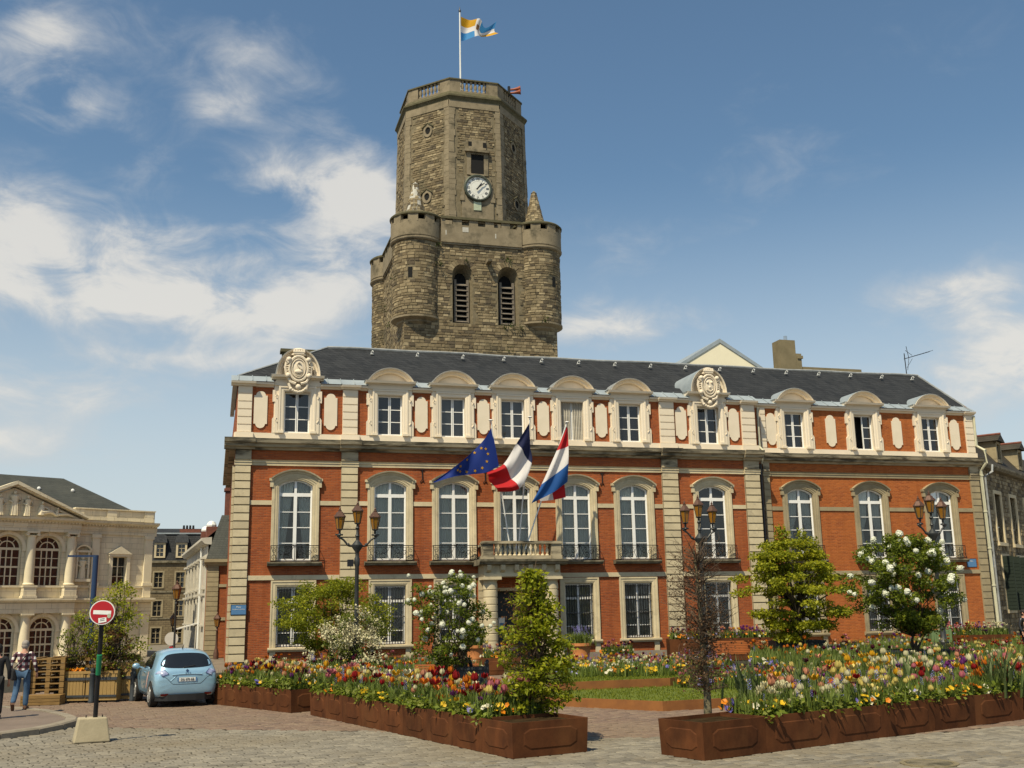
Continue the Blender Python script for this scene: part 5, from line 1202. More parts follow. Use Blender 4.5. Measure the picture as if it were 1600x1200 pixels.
# ---- stone house closing the street, between courthouse and brick house
SH = thing('stone_house', 'dark rubble stone house with slate mansard and two dormers, beyond the courthouse', 'house', (-4.5, 53, 0))
cols = [-1.05, .83]
mb = MB(); hs = [(x-.38, x+.38, z, z+1.32) for x in (-3.0,)+tuple(cols) for z in (.12, 2.5, 5.03)]
wall_grid(mb, -5, 6, -.5, 7.2, hs, 0, .25); mb.obj('wall', M['rubble'], SH)
MB().box(-5, 6, .6, .7, 0, 7).obj('interior', M['room'], SH)
mb = MB(); mb.box(-5, 6, -.18, .0, 7.2, 7.4); mb.box(-5, 6, -.06, 0, 4.55, 4.7); mb.box(-5, 6, -.06, 0, 2.2, 2.33); mb.obj('string_course', M['sill'], SH)
mb = MB(); mb.add([(-5,-.1,7.4),(6,-.1,7.4),(6,.9,9.9),(-5,.9,9.9)], [(0,1,2,3)]); mb.add([(-5,.9,9.9),(6,.9,9.9),(6,4,10.6),(-5,4,10.6)], [(0,1,2,3)]); sr = mb.obj('roof', M['slate'], SH)
MB().box(-5, 6, .75, 1.0, 9.86, 9.98).obj('roof_edge', M['zinc'], SH)
for a, b, z, z2 in hs:
    mb = MB(); mb.sweep(rect_path((b-a)/2, z, z2), [(0, .1), (0, -.03), (.13, -.03), (.13, .01)]); mb.box(-(b-a)/2-.12, (b-a)/2+.12, -.06, .05, z-.1, z)
    mb.box(-.03, .03, .1, .16, z, z2)
    for q in (-1, 1): a2, b2 = sorted((q*.38, q*.31)); mb.box(a2, b2, .1, .16, z, z2)
    for i in (1, 2): mb.box(-.38, .38, .11, .15, z+i*.44-.02, z+i*.44+.02)
    w = mb.obj('window', M['wing_stone'], SH, ((a+b)/2, 0, 0)); MB().add([(-.38,.17,z),(.38,.17,z),(.38,.17,z2),(-.38,.17,z2)], [(0,1,2,3)]).obj('glazing', M['glass_d'], w)
for x in cols:
    mb = MB(); wall_grid(mb, x-.48, x+.48, 7.65, 9.0, [(x-.3, x+.3, 7.8, 8.85)], -.12, .2); mb.box(x-.48, x-.44, -.11, .9, 7.65, 9.0); mb.box(x+.44, x+.48, -.11, .9, 7.65, 9.0); mb.box(x-.02, x+.02, .0, .04, 7.8, 8.85)
    for z in (8.15, 8.5): mb.box(x-.3, x+.3, 0, .04, z-.02, z+.02)
    d = mb.obj('dormer', M['lime'], SH); MB().add([(x-.3,.05,7.8),(x+.3,.05,7.8),(x+.3,.05,8.85),(x-.3,.05,8.85)], [(0,1,2,3)]).obj('glazing', M['glass_d'], d)
    MB().add([(x-.62,-.22,9.0),(x+.62,-.22,9.0),(x+.5,.5,9.7),(x-.5,.5,9.7),(x,.9,9.95)], [(0,1,2,3),(3,2,4)]).obj('dormer_roof', M['slate'], d)
sc_ = MB().box(.55, 2.4, 1.2, 1.9, 9.5, 10.35).obj('chimney', M['pot_red'], SH)
for i in range(4): MB().lathe([(.11, 10.35), (.09, 10.72)], .9+i*.28, 1.55, 8).obj('chimney_pot', M['ink'], sc_)
# ---- white fronted house seen edge-on
A_, B_ = Vector((-1.12, 17.9, 0)), Vector((-2.75, 36, 0)); u_ = (A_-B_).normalized(); ang = math.atan2(u_.y, u_.x); Lw = (A_-B_).length
WH = thing('white_house', 'sunlit white house front seen edge-on, beside the narrow brick corner house', 'house', B_, ang)
mb = MB(); hs = []
for i in range(6):
    for z in (1.9, 4.1): hs.append((1.2+i*2.9, 2.3+i*2.9, z, z+1.5))
wall_grid(mb, 0, Lw, -.3, 6.9, hs, 0, .25); mb.box(.3, Lw-.02, .3, 6, -.3, 6.88); mb.obj('wall', M['stucco'], WH)
for a, b, z, z2 in hs:
    mb = MB(); mb.sweep([(p+(a+b)/2, q, r1, r2) for p, q, r1, r2 in rect_path((b-a)/2, z, z2)], [(0, .05), (0, -.09), (.16, -.09), (.16, .01)]); mb.box(a-.2, b+.2, -.18, 0, z-.12, z); mb.box(a-.22, b+.22, -.25, 0, z2+.2, z2+.34); w = mb.obj('window_surround', M['stucco'], WH)
    MB().add([(a,.2,z),(b,.2,z),(b,.2,z2),(a,.2,z2)], [(0,1,2,3)]).obj('glazing', M['glass_d'], w)
mb = MB(); mb.prism_x([(.2,6.6),(-.2,6.65),(-.4,6.85),(-.4,7.0),(.2,7.05)], 0, Lw); mb.obj('cornice', M['stucco'], WH)
mb = MB(); mb.add([(0,-.1,7.0),(Lw,-.1,7.0),(Lw,1.6,8.5),(0,1.6,8.5)], [(0,1,2,3)]); mb.obj('roof', M['slate'], WH)
for x, c in ((Lw-3.0, .0), (Lw-7, 0)): MB().box(x-.35, x+.35, .1, .9, 7.0, 7.9).obj('dormer', M['pot_red'], WH)
for x in (Lw-3.0, Lw-7): MB().lathe([(.3, 7.9), (.32, 8.02), (.22, 8.2), (.04, 8.28)], x, .4, 10).obj('vent_cowl', M['signwhite'], WH)
mb = MB(); mb.tube([(Lw-3.4, -.12, 6.6), (Lw-3.4, -.12, 0)], .06, 6); mb.obj('downpipe', M['signwhite'], WH)
mb = MB(); mb.obox((Lw-6, 0, 1.95), (2.2, 0, 0), (0, -1.3, -.35), (0, 0, .05)); mb.obj('awning', M['signback'], WH)
# ---- brick corner house left of the town hall
BH = thing('brick_corner_house', 'narrow brick and grey stone corner house with slate mansard, just left of the town hall', 'house', (-.4, 17, 0))
mb = MB(); mb.box(-.75, 9, 0, 8, 0, 5.3); mb.obj('wall', M['brick'], BH)
qm = MB().box(-.66, .0, -.10, .0, .012, .262).mesh('quoin_stone', M['wing_stone'])
for i in range(18): link('quoin_stone', qm, BH, (-.05, 0, .15+i*.28))
mb = MB(); mb.box(-.72, -.06, -.07, 0, 0, 5.3); mb.obj('pilaster_core', M['wing_stone'], BH)
mb = MB(); mb.box(-.05, 9, -.06, 0, 2.12, 2.3); mb.box(-.05, 9, -.06, 0, 4.05, 4.22); mb.prism_x([(.1,5.28),(-.12,5.3),(-.2,5.42),(-.35,5.5),(-.35,5.68),(.1,5.7)], -.9, 9); mb.box(-.85, -.74, -.2, 8, 5.3, 5.68); mb.obj('cornice', M['wing_stone'], BH)
mb = MB(); mb.add([(-.8,-.2,5.7),(9,-.2,5.7),(9,1.2,8.4),(0,1.2,8.4),(-.8,8,5.7),(0,8,8.4)], [(0,1,2,3),(0,3,5,4)]); mb.obj('roof', M['slate_g'], BH)
MB().box(.15, .62, 1.3, 2.0, 7.5, 10.2).box(.08, .7, 1.22, 2.08, 9.9, 10.05).obj('chimney', M['pot_red'], BH)
# ---- old stone house at the right edge
RH = thing('rubble_house', 'old rubble stone house with brown slate mansard, shutters and dormers at the right edge', 'house', (40.35, 1.3, 0), rad(35))
mb = MB(); hs = [(3.6, 4.9, 5.75, 8.6), (6.9, 8.2, 5.75, 8.6), (10.2, 11.5, 5.75, 8.6), (3.9, 5.1, 1.9, 4.9), (7.2, 8.4, 1.9, 4.9), (10.4, 11.6, 1.9, 4.9)]
wall_grid(mb, 0, 16, -.3, 10.0, hs, 0, .3); mb.obj('wall', M['mortar'], RH); MB().box(0, 16, .6, .7, 0, 10).obj('interior', M['room'], RH)
mb = MB(); 
stones(mb, flatP((0, 0, 0), (1,0,0), (0,-1,0)), 14, 0, 9.9, lambda u, z, hu, hz: any(a-.2 < u+hu and u-hu < b+.2 and c-.2 < z < d+.2 for a, b, c, d in hs), .18, .3, .25, .6)
mb.obj('wall_stones', TS, RH, kind='stuff')
for k, (a, b, c, d) in enumerate(hs):
    mb = MB(); mb.sweep([(p+(a+b)/2, q, r1, r2) for p, q, r1, r2 in rect_path((b-a)/2, c, d)], [(0, .3), (0, -.08), (.2, -.08), (.2, .01)]); mb.box(a-.25, b+.25, -.15, .1, c-.2, c); w = mb.obj('window_surround', M['lime'], RH)
    MB().add([(a,.25,c),(b,.25,c),(b,.25,d),(a,.25,d)], [(0,1,2,3)]).obj('glazing', M['glass_d'], w)
    mb = MB(); mb.box((a+b)/2-.03, (a+b)/2+.03, .2, .25, c, d); mb.box(a, b, .2, .25, c+.9, c+.96); mb.obj('window_frame', M['white'], w)
    MB().add([(a,.235,c),(a+(b-a)*.85,.235,c),(a+(b-a)*.85,.235,d-.1),(a,.235,d-.1)], [(0,1,2,3)]).obj('curtain', M['curtain'], w)
    if k > 2:
        sh_ = MB().box(-.02, .02, -.56, 0, c-.05, d+.05)
        for i in range(14): sh_.box(-.035, .035, -.51, -.05, c+.05+i*.2, c+.16+i*.2)
        me = sh_.mesh('shutter', mat('dark green shutter', (.018,.028,.02), None, 4, .6) if k == 3 else bpy.data.materials['dark green shutter'])
        link('shutter', me, w, (a-.12, -.08, 0)); link('shutter', me, w, (b+.12, -.08, 0))
mb = MB(); mb.prism_x([(.1,9.9),(-.3,9.95),(-.42,10.1),(-.42,10.2),(.1,10.25)], -.2, 16); mb.obj('eaves', M['sill'], RH)
mb = MB(); mb.add([(-.3,-.35,10.22),(16,-.35,10.22),(16,1.0,11.9),(.6,1.0,11.9)], [(0,1,2,3)]); mb.add([(.4,1.0,11.9),(16,1.0,11.9),(16,4.2,13.6),(.4,4.2,13.6)], [(0,1,2,3)]); mb.add([(-.3,-.35,10.22),(.6,1.0,11.9),(-.3,6,11.9),(-.3,6,10.2)], [(0,1,2,3)]); mb.add([(.4,1.0,11.9),(.4,4.2,13.6),(.4,6,11.9)], [(0,1,2)]); rr = mb.obj('roof', M['slate_b'], RH)
for x in (5.4, 10.2):
    mb = MB(); mb.box(x-.55, x-.35, -.15, .9, 10.75, 11.85); mb.box(x+.35, x+.55, -.15, .9, 10.75, 11.85); mb.box(x-.55, x+.55, -.15, .5, 10.55, 10.78); mb.box(x-.55, x+.55, -.15, .0, 11.7, 11.85); d = mb.obj('dormer', M['wing_stone'], RH)
    MB().add([(x-.36,-.02,10.75),(x+.36,-.02,10.75),(x+.36,-.02,11.75),(x-.36,-.02,11.75)], [(0,1,2,3)]).obj('glazing', M['glass_d'], d)
    mb = MB(); mb.add([(x-.8,-.35,11.85),(x,-.35,12.3),(x+.8,-.35,11.85),(x-.8,2.0,11.85),(x,2.0,12.3),(x+.8,2.0,11.85)], [(0,1,4,3),(1,2,5,4),(0,2,1)]); mb.obj('dormer_roof', M['slate_b'], d)
    MB().tube([(x, -.35, 12.32), (x, 2.0, 12.32)], .09, 6).obj('ridge_tiles', M['pot_red'], d)
mb = MB(); mb.box(6.6, 8.6, 3.6, 4.8, 12.0, 15.0); mb.box(6.5, 8.7, 3.5, 4.9, 15.0, 15.12); cs = mb.obj('chimney', M['rubble'], RH)
for x in (6.9, 7.8): MB().box(x, x+.42, 4.0, 4.4, 15.12, 15.7).obj('chimney_pot', M['pot_red'], cs)
MB().tube([(.4, 1.0, 11.92), (.4, 4.2, 13.64)], .06, 5).obj('verge', M['lead'], RH)
sc2 = thing('chimney_stack', 'small stone chimney with one clay pot at the right end of the slate roof', 'chimney', (43.2, 10, 0))
MB().box(-.5, .5, -.4, .4, 10, 16.3).obj('stack', M['rubble'], sc2); MB().box(-.48, .0, -.25, .25, 16.3, 17.0).obj('chimney_pot', M['pot_red'], sc2)
p_ = thing('street_sign', 'small blue street plate on the rubble stone wall beside the pale downpipe', 'street sign', RH.matrix_basis @ Vector((1.6, -.06, 4.55)), rad(35))
MB().box(-.35, .35, -.03, 0, -.28, .28).obj('plate', M['plateblue'], p_); MB().box(-.39, .39, -.018, .01, -.32, .32).obj('plate_rim', M['ink'], p_)
# ================================================================== GROUND AND PAVING
gm = MB().box(-400, 500, -160, 700, -1.0, -.03); gm.obj('ground', M['ground'], kind='structure')
pav = MB().add([(-30,-44,-.022),(24,-44,-.022),(24,0,-.022),(-30,0,-.022)], [(0,1,2,3)]).obj('pavement', M['joint'], kind='structure')
def inside(p, poly):
    x, y = p; c = False; n = len(poly); j = n-1
    for i in range(n):
        if (poly[i][1] > y) != (poly[j][1] > y) and x < (poly[j][0]-poly[i][0])*(y-poly[i][1])/(poly[j][1]-poly[i][1])+poly[i][0]: c = not c
        j = i
    return c
def proj(p):
    d = Vector(p)-CAM; z = d.dot(FWD); return 800+1640*d.dot(RGT)/z, 600-1640*d.dot(UPV)/z, z
ISL = [(-9.5, -29.6), (-4.76, -24.24), (-4.14, -23.54), (-3.78, -22.7), (-3.6, -21.9), (-3.66, -21.1), (-4.0, -20.0), (-4.6, -18.6), (-6.2, -16.3), (-9.5, -12.6), (-20, -12), (-20, -29)]
bnd = [(-12, -20.5), (-3.6, -22.2), (-.77, -24.08), (2.64, -26.1), (5.99, -28.86), (7.4, -29.52), (11, -31.2), (18, -30.0)]
def is_red(x, y):
    for (x0, y0), (x1, y1) in zip(bnd, bnd[1:]):
        if x0 <= x < x1: return y > y0+(y1-y0)*(x-x0)/(x1-x0)
    return False
rp = random.Random(3); setts = []
for red, ang, lx, ly in ((False, rad(14), .235, .155), (True, rad(22), .27, .175)):
    c, s = math.cos(ang), math.sin(ang)
    for j in range(-260, 260):
        off = rp.uniform(0, lx); 
        for i in range(-130, 130):
            u, v = i*lx+off, j*ly; x, y = 3+u*c-v*s, -25+u*s+v*c
            if not (-8 < x < 19 and -37 < y < -9): continue
            if is_red(x, y) != red or inside((x, y), ISL): continue
            px_, py_, d_ = proj((x, y, 0))
            if d_ < 5 or not (-40 < px_ < 1640 and py_ < 1225): continue
            if y > -20 and x > 1.5 and not (5 < x < 12): continue
            setts.append((d_, x, y, ang+rp.uniform(-.02, .02), lx*rp.uniform(.84, .95), ly*rp.uniform(.82, .92), red))
def sett_geo(mb, x, y, a, l, w, mi, z=0.0, tx=0, ty=0):
    c, s = math.cos(a), math.sin(a); e = .018; V = []
    for (p, q, zz) in ((-l/2,-w/2,-.03),(l/2,-w/2,-.03),(l/2,w/2,-.03),(-l/2,w/2,-.03),(-l/2,-w/2,-.010),(l/2,-w/2,-.010),(l/2,w/2,-.010),(-l/2,w/2,-.010),(-l/2+e,-w/2+e,0),(l/2-e,-w/2+e,0),(l/2-e,w/2-e,0),(-l/2+e,w/2-e,0)):
        V.append((x+p*c-q*s, y+p*s+q*c, zz+z+(p*tx+q*ty if zz > -.02 else 0)))
    mb.add(V, [(8,9,10,11),(4,5,9,8),(5,6,10,9),(6,7,11,10),(7,4,8,11),(0,1,5,4),(1,2,6,5),(2,3,7,6),(3,0,4,7)], mi)
setts.sort()
protos = {}
for red in (False, True):
    for k in range(4):
        for q in range(3):
            mb = MB(); sett_geo(mb, 0, 0, 0, .22, .145, 0, 0, rp.uniform(-.02, .02), rp.uniform(-.03, .03)); protos[red, k, q] = mb.mesh('sett', M['sett_r' if red else 'sett_g'][k])
big = MB()
n_ind = 0
for d_, x, y, a, l, w, red in setts:
    k = rp.choice((0, 0, 1, 1, 2, 3)); z = rp.uniform(-.006, .005)
    px_, py_, _ = proj((x, y, 0))
    if n_ind < 300 and 0 < px_ < 1600 and py_ < 1196:
        o = link('sett', protos[red, k, rp.randrange(3)], pav, (x, y, z)); o.rotation_euler = (0, 0, a); o.scale = (l/.22, w/.145, 1); n_ind += 1
    else: sett_geo(big, x, y, a, l, w, k+(4 if red else 0), z, rp.uniform(-.02, .02), rp.uniform(-.03, .03))
big.obj('paving_setts', M['sett_g']+M['sett_r'], pav, kind='stuff')
# kerbed traffic island on the left
isl = MB().prism_z(ISL, -.02, .10).obj('pavement_island', M['asphalt'], kind='structure')
rk = random.Random(5)
for (x0, y0), (x1, y1) in zip(ISL[:9], ISL[1:10]):
    A_, B_ = Vector((x0, y0, 0)), Vector((x1, y1, 0)); L_ = (B_-A_).length; u = (B_-A_)/L_; n_ = max(1, round(L_/.9)); nn = Vector((u.y, -u.x, 0))
    for i in range(n_):
        mb = MB(); a = L_*i/n_+.008; b = L_*(i+1)/n_-.008; i_ = .02
        P = lambda t, d, z: A_+u*t+nn*d+Vector((0, 0, z))
        h = .125+rk.uniform(-.006, .006)
        mb.add([P(a,.03,-.03),P(b,.03,-.03),P(b,.02,h-.03),P(a,.02,h-.03),P(a,-.02,h),P(b,-.02,h),P(b,-.24,h),P(a,-.24,h),P(b,-.24,.05),P(a,-.24,.05)], [(0,1,2,3),(3,2,5,4),(4,5,6,7),(7,6,8,9),(0,3,4,7,9),(1,8,6,5,2)])
        mb.obj('kerb_stone', M['kerb'], isl)
# manhole cover
mc = gnd(1452, 1193); mh = thing('manhole_cover', 'round cast iron manhole cover set in the setts at the bottom right', 'manhole cover', (mc.x, mc.y, 0))
mb = MB(); mb.lathe([(.42, -.02), (.42, .012), (.36, .012), (.36, .006), (.02, .006), (.001, .006)], 0, 0, 28); mb.obj('cover', M['chim'], mh)
mb = MB(); 
for i in range(-4, 5):
    w = math.sqrt(max(.01, .33**2-(i*.075)**2)); mb.box(-w, w, i*.075-.018, i*.075+.018, .006, .014)
mb.obj('ribs', M['sill'], mh)

# ================================================================== PLANTERS
ORD = ['first', 'second', 'third', 'fourth', 'fifth', 'sixth', 'seventh', 'eighth', 'ninth', 'tenth']
def planter(p, h, label, group, panels=(0,), flare=.03, m='corten', soil=.06, cat='planter', name='steel_planter', rel=True):
    """p: four ground corners, front edge first (p0 -> p1)"""
    p = [Vector((q[0], q[1], 0)) for q in p]; c = sum(p, Vector())/4
    t = thing(name, label, cat, c, 0, group)
    lo = [q-c for q in p]; hi = [(q-c)+(q-c).normalized()*flare+Vector((0, 0, h)) for q in p]; hin = [q-(q-Vector((0,0,h))).normalized()*.045 for q in hi]
    mb = MB(); n = 4
    mb.add(lo+hi+hin+[Vector((q.x, q.y, h-soil)) for q in hin], [(i, (i+1)%4, (i+1)%4+4, i+4) for i in range(4)]+[(i+4, (i+1)%4+4, (i+1)%4+8, i+8) for i in range(4)]+[(i+8, (i+1)%4+8, (i+1)%4+12, i+12) for i in range(4)]+[(3,2,1,0)])
    mb.obj('box', M[m], t)
    MB().add([Vector((q.x, q.y, h-soil)) for q in hin], [(0,1,2,3)]).obj('soil', M['soil'], t)
    for k in panels if rel else ():
        a, b, d, e = lo[k], lo[(k+1)%4], hi[(k+1)%4], hi[k]
        nn = (b-a).cross(e-a).normalized()
        if nn.dot((a+b)/2) < 0: nn = -nn
        def Q(u, v, off): return a*(1-u)*(1-v)+b*u*(1-v)+d*u*v+e*(1-u)*v+nn*off
        L_ = (b-a).length; cu, cv = .10/L_*1.2, .20
        u0, u1, v0, v1 = .14, .86, .22, .80
        oct_ = [(u0+cu, v0), (u1-cu, v0), (u1, v0+cv*.6), (u1, v1-cv*.6), (u1-cu, v1), (u0+cu, v1), (u0, v1-cv*.6), (u0, v0+cv*.6)]
        cm_, n8 = (.5, .51), 8
        ins = [(cm_[0]+(x-cm_[0])*.94, cm_[1]+(y-cm_[1])*.90) for x, y in oct_]
        mb = MB(); mb.add([Q(x, y, .001) for x, y in oct_]+[Q(x, y, .010) for x, y in ins], [(i, (i+1)%8, (i+1)%8+8, i+8) for i in range(8)]+[tuple(range(8, 16))]); mb.obj('relief_panel', M[m], t)
    return t
def row(P0, P1, depth, n, h, side, lab, grp, far=False, cuts=None, endpanel=False):
    P0, P1 = Vector((P0[0], P0[1], 0)), Vector((P1[0], P1[1], 0)); L_ = (P1-P0).length; u = (P1-P0)/L_; nn = Vector((u.y, -u.x, 0))*side; out = []
    for i in range(n):
        a, b = (cuts[i], cuts[i+1]) if cuts else (i/n, (i+1)/n)
        A_ = P0+u*(L_*a+.006); B_ = P0+u*(L_*b-.006)
        quad = [A_, B_, B_+nn*depth, A_+nn*depth]; out.append(quad)
        pn = (0, 1) if (endpanel and i == n-1) else (0,)
        if endpanel == 'first' and i == 0: pn = (0, 3)
        planter(quad, h*(1+.012*math.sin(i*2.3)), lab(i, n), grp, pn)
    return out
labA = lambda i, n: 'rusted steel planter at the near end of the left front row, under the hornbeam' if i == n-1 else 'rusted steel planter in the left front row, %s from its near end' % ORD[n-1-i]
QA = row((1.65, -21.88), (4.09, -31.25), 1.45, 9, .56, -1, labA, 'rusted planters of the left front row', endpanel=True)
QA2 = row((-.61, -17.33), (1.25, -21.14), 1.25, 6, .55, -1, lambda i, n: 'rusted steel planter in the row behind the parked car, %s from its near end' % ORD[n-1-i], 'rusted planters of the row behind the car', endpanel=True)
QB = row((6.8, -32.67), (17.6, -29.04), 1.0, 8, .57, -1, lambda i, n: 'rusted steel planter under the bare column tree, first of the right front row' if i == 0 else 'rusted steel planter in the right front row, %s from its left end' % ORD[i], 'rusted planters of the right front row', cuts=[0, .123, .265, .405, .525, .64, .77, .885, 1.0], endpanel='first')
def quad_at(x0, x1, y, z, D, depth):
    a, b = atD(x0, y, D), atD(x1, y, D); d = Vector((b.x-a.x, b.y-a.y, 0)).normalized(); nn = Vector((-d.y, d.x, 0))
    a, b = Vector((a.x, a.y, 0)), Vector((b.x, b.y, 0)); return [a, b, b+nn*depth, a+nn*depth]
PB = []
def pl2(x0, x1, D, depth, h, label, **k): q = quad_at(x0, x1, 1000, 0, D, depth); planter(q, h, label, 'rusted planters in front of the town hall', **k); PB.append((q, h)); return q
pl2(1047, 1122, 47, 1.1, .98, 'tall rusted planter behind the left half of the slatted bench, below the right lamp'); pl2(1124, 1210, 47.3, 1.1, .98, 'tall rusted planter behind the right half of the slatted bench')
pl2(1486, 1582, 45, 1.2, .98, 'tall rusted planter of tulips at the right edge before the drainpipe'); pl2(940, 992, 46.2, .8, .42, 'low rusted planter with pink tulips beside the terracotta pot right of the porch'); pl2(752, 812, 40, 1.0, .62, 'rusted planter with blue flowers left of the leafy column, before the porch')
# lawn plots with orange steel edging
def lawn_plot(poly, z0, z1, label):
    t = thing('lawn_plot', label, 'lawn', (poly[0][0], poly[0][1], 0)); o = Vector((poly[0][0], poly[0][1], 0))
    P = [Vector((x, y, 0))-o for x, y in poly]; n = len(P); cc_ = sum(P, Vector())/n
    I = [p+(cc_-p).normalized()*.04 for p in P]
    mb = MB(); up = lambda l, z: [Vector((p.x, p.y, z)) for p in l]
    mb.add(up(P, z0)+up(P, z1)+up(I, z1)+up(I, z1-.03), [(i, (i+1)%n, (i+1)%n+n, i+n) for i in range(n)]+[(i+n, (i+1)%n+n, (i+1)%n+2*n, i+2*n) for i in range(n)]+[(i+2*n, (i+1)%n+2*n, (i+1)%n+3*n, i+3*n) for i in range(n)])
    mb.obj('edging', M['corten_o'], t); MB().add(up(I, z1-.025), [tuple(range(n))]).obj('turf', M['lawn'], t)
    return t
LP1 = [(6.6, -21.0), (9.51, -24.85), (12.9, -24.6), (17.5, -19.5), (12.5, -16.0), (8.6, -18.2)]
LP2 = [(8.05, -18.9), (11.4, -20.6), (14.5, -18.0), (12.2, -15.4), (9.4, -16.5)]
lawn_plot(LP1, -.03, .22, 'lower lawn plot with orange steel edging in the gap between the front planters'); 
lp2 = [(7.0, -20.3), (11.8, -20.15), (15.5, -17.5), (12.0, -14.5), (8.4, -17.0)]
lawn_plot(lp2, .19, .42, 'raised second lawn plot behind the lower one, edged in orange steel')
# grass blades on the lawns
def blades(pts, h, w, m, name, parent=None, sd=1, lean=.35, **kw):
    r_ = np.random.default_rng(sd); p = np.asarray(pts, float); n = len(p); a = r_.random(n)*2*PI; hh = h*(.55+.7*r_.random(n)); ww = w*(.7+.6*r_.random(n))
    b = np.stack([np.cos(a), np.sin(a), np.zeros(n)], 1); l = np.stack([np.cos(a+1.57+r_.normal(size=n)*.4), np.sin(a+1.57), np.zeros(n)], 1)*(lean*hh*r_.random(n))[:, None]; z = np.array([0, 0, 1.0])
    V = np.empty((n, 5, 3)); V[:, 0] = p-b*ww[:, None]*.5; V[:, 1] = p+b*ww[:, None]*.5; mid = p+l*.35+z*(hh*.6)[:, None]; V[:, 2] = mid+b*ww[:, None]*.45; V[:, 3] = mid-b*ww[:, None]*.45; V[:, 4] = p+l*1.25+z*hh[:, None]
    base = np.arange(n)*5; F1 = np.stack([base, base+1, base+2, base+3], 1); F2 = np.stack([base+3, base+2, base+4], 1)
    me = bpy.data.meshes.new(name); me.vertices.add(5*n); me.vertices.foreach_set('co', V.ravel()); L_ = np.concatenate([F1, F2], 1).ravel(); me.loops.add(len(L_)); me.loops.foreach_set('vertex_index', L_.astype(np.int32))
    st = (np.arange(n)*7)[:, None]+np.array([0, 4]); me.polygons.add(2*n); me.polygons.foreach_set('loop_start', st.ravel().astype(np.int32)); me.materials.append(m); me.update(calc_edges=True)
    return link(name, me, parent, **kw)
def sample(poly, n, rg):
    xs, ys = [p[0] for p in poly], [p[1] for p in poly]; out = []
    while len(out) < n:
        x, y = rg.uniform(min(xs), max(xs)), rg.uniform(min(ys), max(ys))
        if inside((x, y), poly): out.append((x, y))
    return out
rg = random.Random(21)
M['grass'] = leaf_mat('grass blades', (.19,.215,.02), (.12,.15,.014)); M['blade'] = leaf_mat('bulb leaves', (.20,.25,.055), (.115,.16,.032), .45); M['blade2'] = leaf_mat('grey green iris leaves', (.16,.20,.07), (.10,.14,.045), .4); M['herb'] = leaf_mat('ground cover leaves', (.22,.27,.028), (.12,.165,.016), .45)
tag(blades([(x, y, .195) for x, y in sample(LP1, 9000, rg)], .05, .02, M['grass'], 'lawn_grass', sd=2), 'short green grass growing on the lower lawn plot', 'grass', kind='stuff')
tag(blades([(x, y, .395) for x, y in sample(lp2, 7000, rg)], .05, .02, M['grass'], 'lawn_grass', sd=3), 'short green grass growing on the raised second lawn plot', 'grass', kind='stuff')

# ================================================================== FLOWERS
LG_ = leaf_mat('pale rim leaves', (.27,.29,.06), (.16,.19,.035), .45)
PC = {'deep red': (.30,.010,.012), 'dark maroon': (.075,.008,.022), 'golden yellow': (.68,.36,.015), 'cream white': (.72,.66,.40), 'orange': (.62,.16,.012), 'salmon pink': (.66,.29,.17), 'purple': (.17,.03,.17), 'pale yellow': (.72,.58,.17), 'rose pink': (.55,.16,.19)}
PCN = list(PC); PM = [leaf_mat('petals '+k, c, tuple(x*.78 for x in c), .25, .5) for k, c in PC.items()]
STEM = leaf_mat('tulip stem', (.17,.24,.05), (.12,.18,.04))
def bloom_geo(kind, rr):
    mb = MB()
    if kind == 0:                                         # closed cup
        for k in range(6):
            a = k*PI/3+(.0 if k % 2 else .08); r0 = .034 if k % 2 else .041
            c, s = math.cos(a), math.sin(a)
            P = lambda r, t, z: (r*c-t*s, r*s+t*c, z)
            mb.add([P(.006,0,0), P(r0*.9,-.026,.03), P(r0*.9,.026,.03), P(r0*1.02,-.024,.065), P(r0*1.02,.024,.065), P(r0*.75,0,.108), P(r0*1.18,0,.04)], [(0,1,6,2),(1,3,5,6),(6,5,4,2)])
    elif kind == 1:                                       # open cup, seen into
        for k in range(6):
            a = k*PI/3+rr.uniform(-.15, .15); c, s = math.cos(a), math.sin(a); P = lambda r, t, z: (r*c-t*s, r*s+t*c, z)
            q = rr.uniform(.85, 1.15)
            mb.add([P(.004,0,0), P(.045*q,-.032,.03), P(.045*q,.032,.03), P(.068*q,-.024,.068), P(.068*q,.024,.068), P(.074*q,0,.088), P(.056*q,0,.030)], [(0,1,6,2),(1,3,5,6),(6,5,4,2)])
    else:                                                 # double, ragged
        for k in range(11):
            a = k*2.4; c, s = math.cos(a), math.sin(a); P = lambda r, t, z: (r*c-t*s, r*s+t*c, z); q = .5+.55*k/11
            mb.add([P(.004,0,.01), P(.05*q,-.03,.035), P(.05*q,.03,.035), P(.064*q,0,.085+.03*(1-q))], [(0,1,3,2)])
    return mb
def foliage_geo(h, rr):
    mb = MB(); mb.tube([(0,0,0),(.012,.004,h*.5),(0,0,h)], .006, 3, 0, False)
    for k in range(rr.choice((2, 3))):
        a = rr.uniform(0, 2*PI); c, s = math.cos(a), math.sin(a); L_ = h*rr.uniform(.65, .9); w = rr.uniform(.024, .038); sp_ = rr.uniform(.25, .5)
        P = lambda r, t, z: (r*c-t*s, r*s+t*c, z)
        mb.add([P(.01,-.008,.0), P(.01,.008,.0), P(.05*sp_*2,-w,L_*.4), P(.05*sp_*2,w,L_*.4), P(.12*sp_*2,-w*.7,L_*.8), P(.12*sp_*2,w*.7,L_*.8), P(.20*sp_*2,0,L_*.96), P(.07*sp_*2,0,L_*.38)], [(0,1,3,7),(0,7,2),(2,7,5,4),(7,3,5),(4,5,6)], 1)
    return mb
rf_ = random.Random(31)
FOL = []
for h in (.22, .31, .40, .48, .56):
    for q in range(2): b = foliage_geo(h, rf_); FOL.append((h, b, b.mesh('tulip', [STEM, M['blade']])))
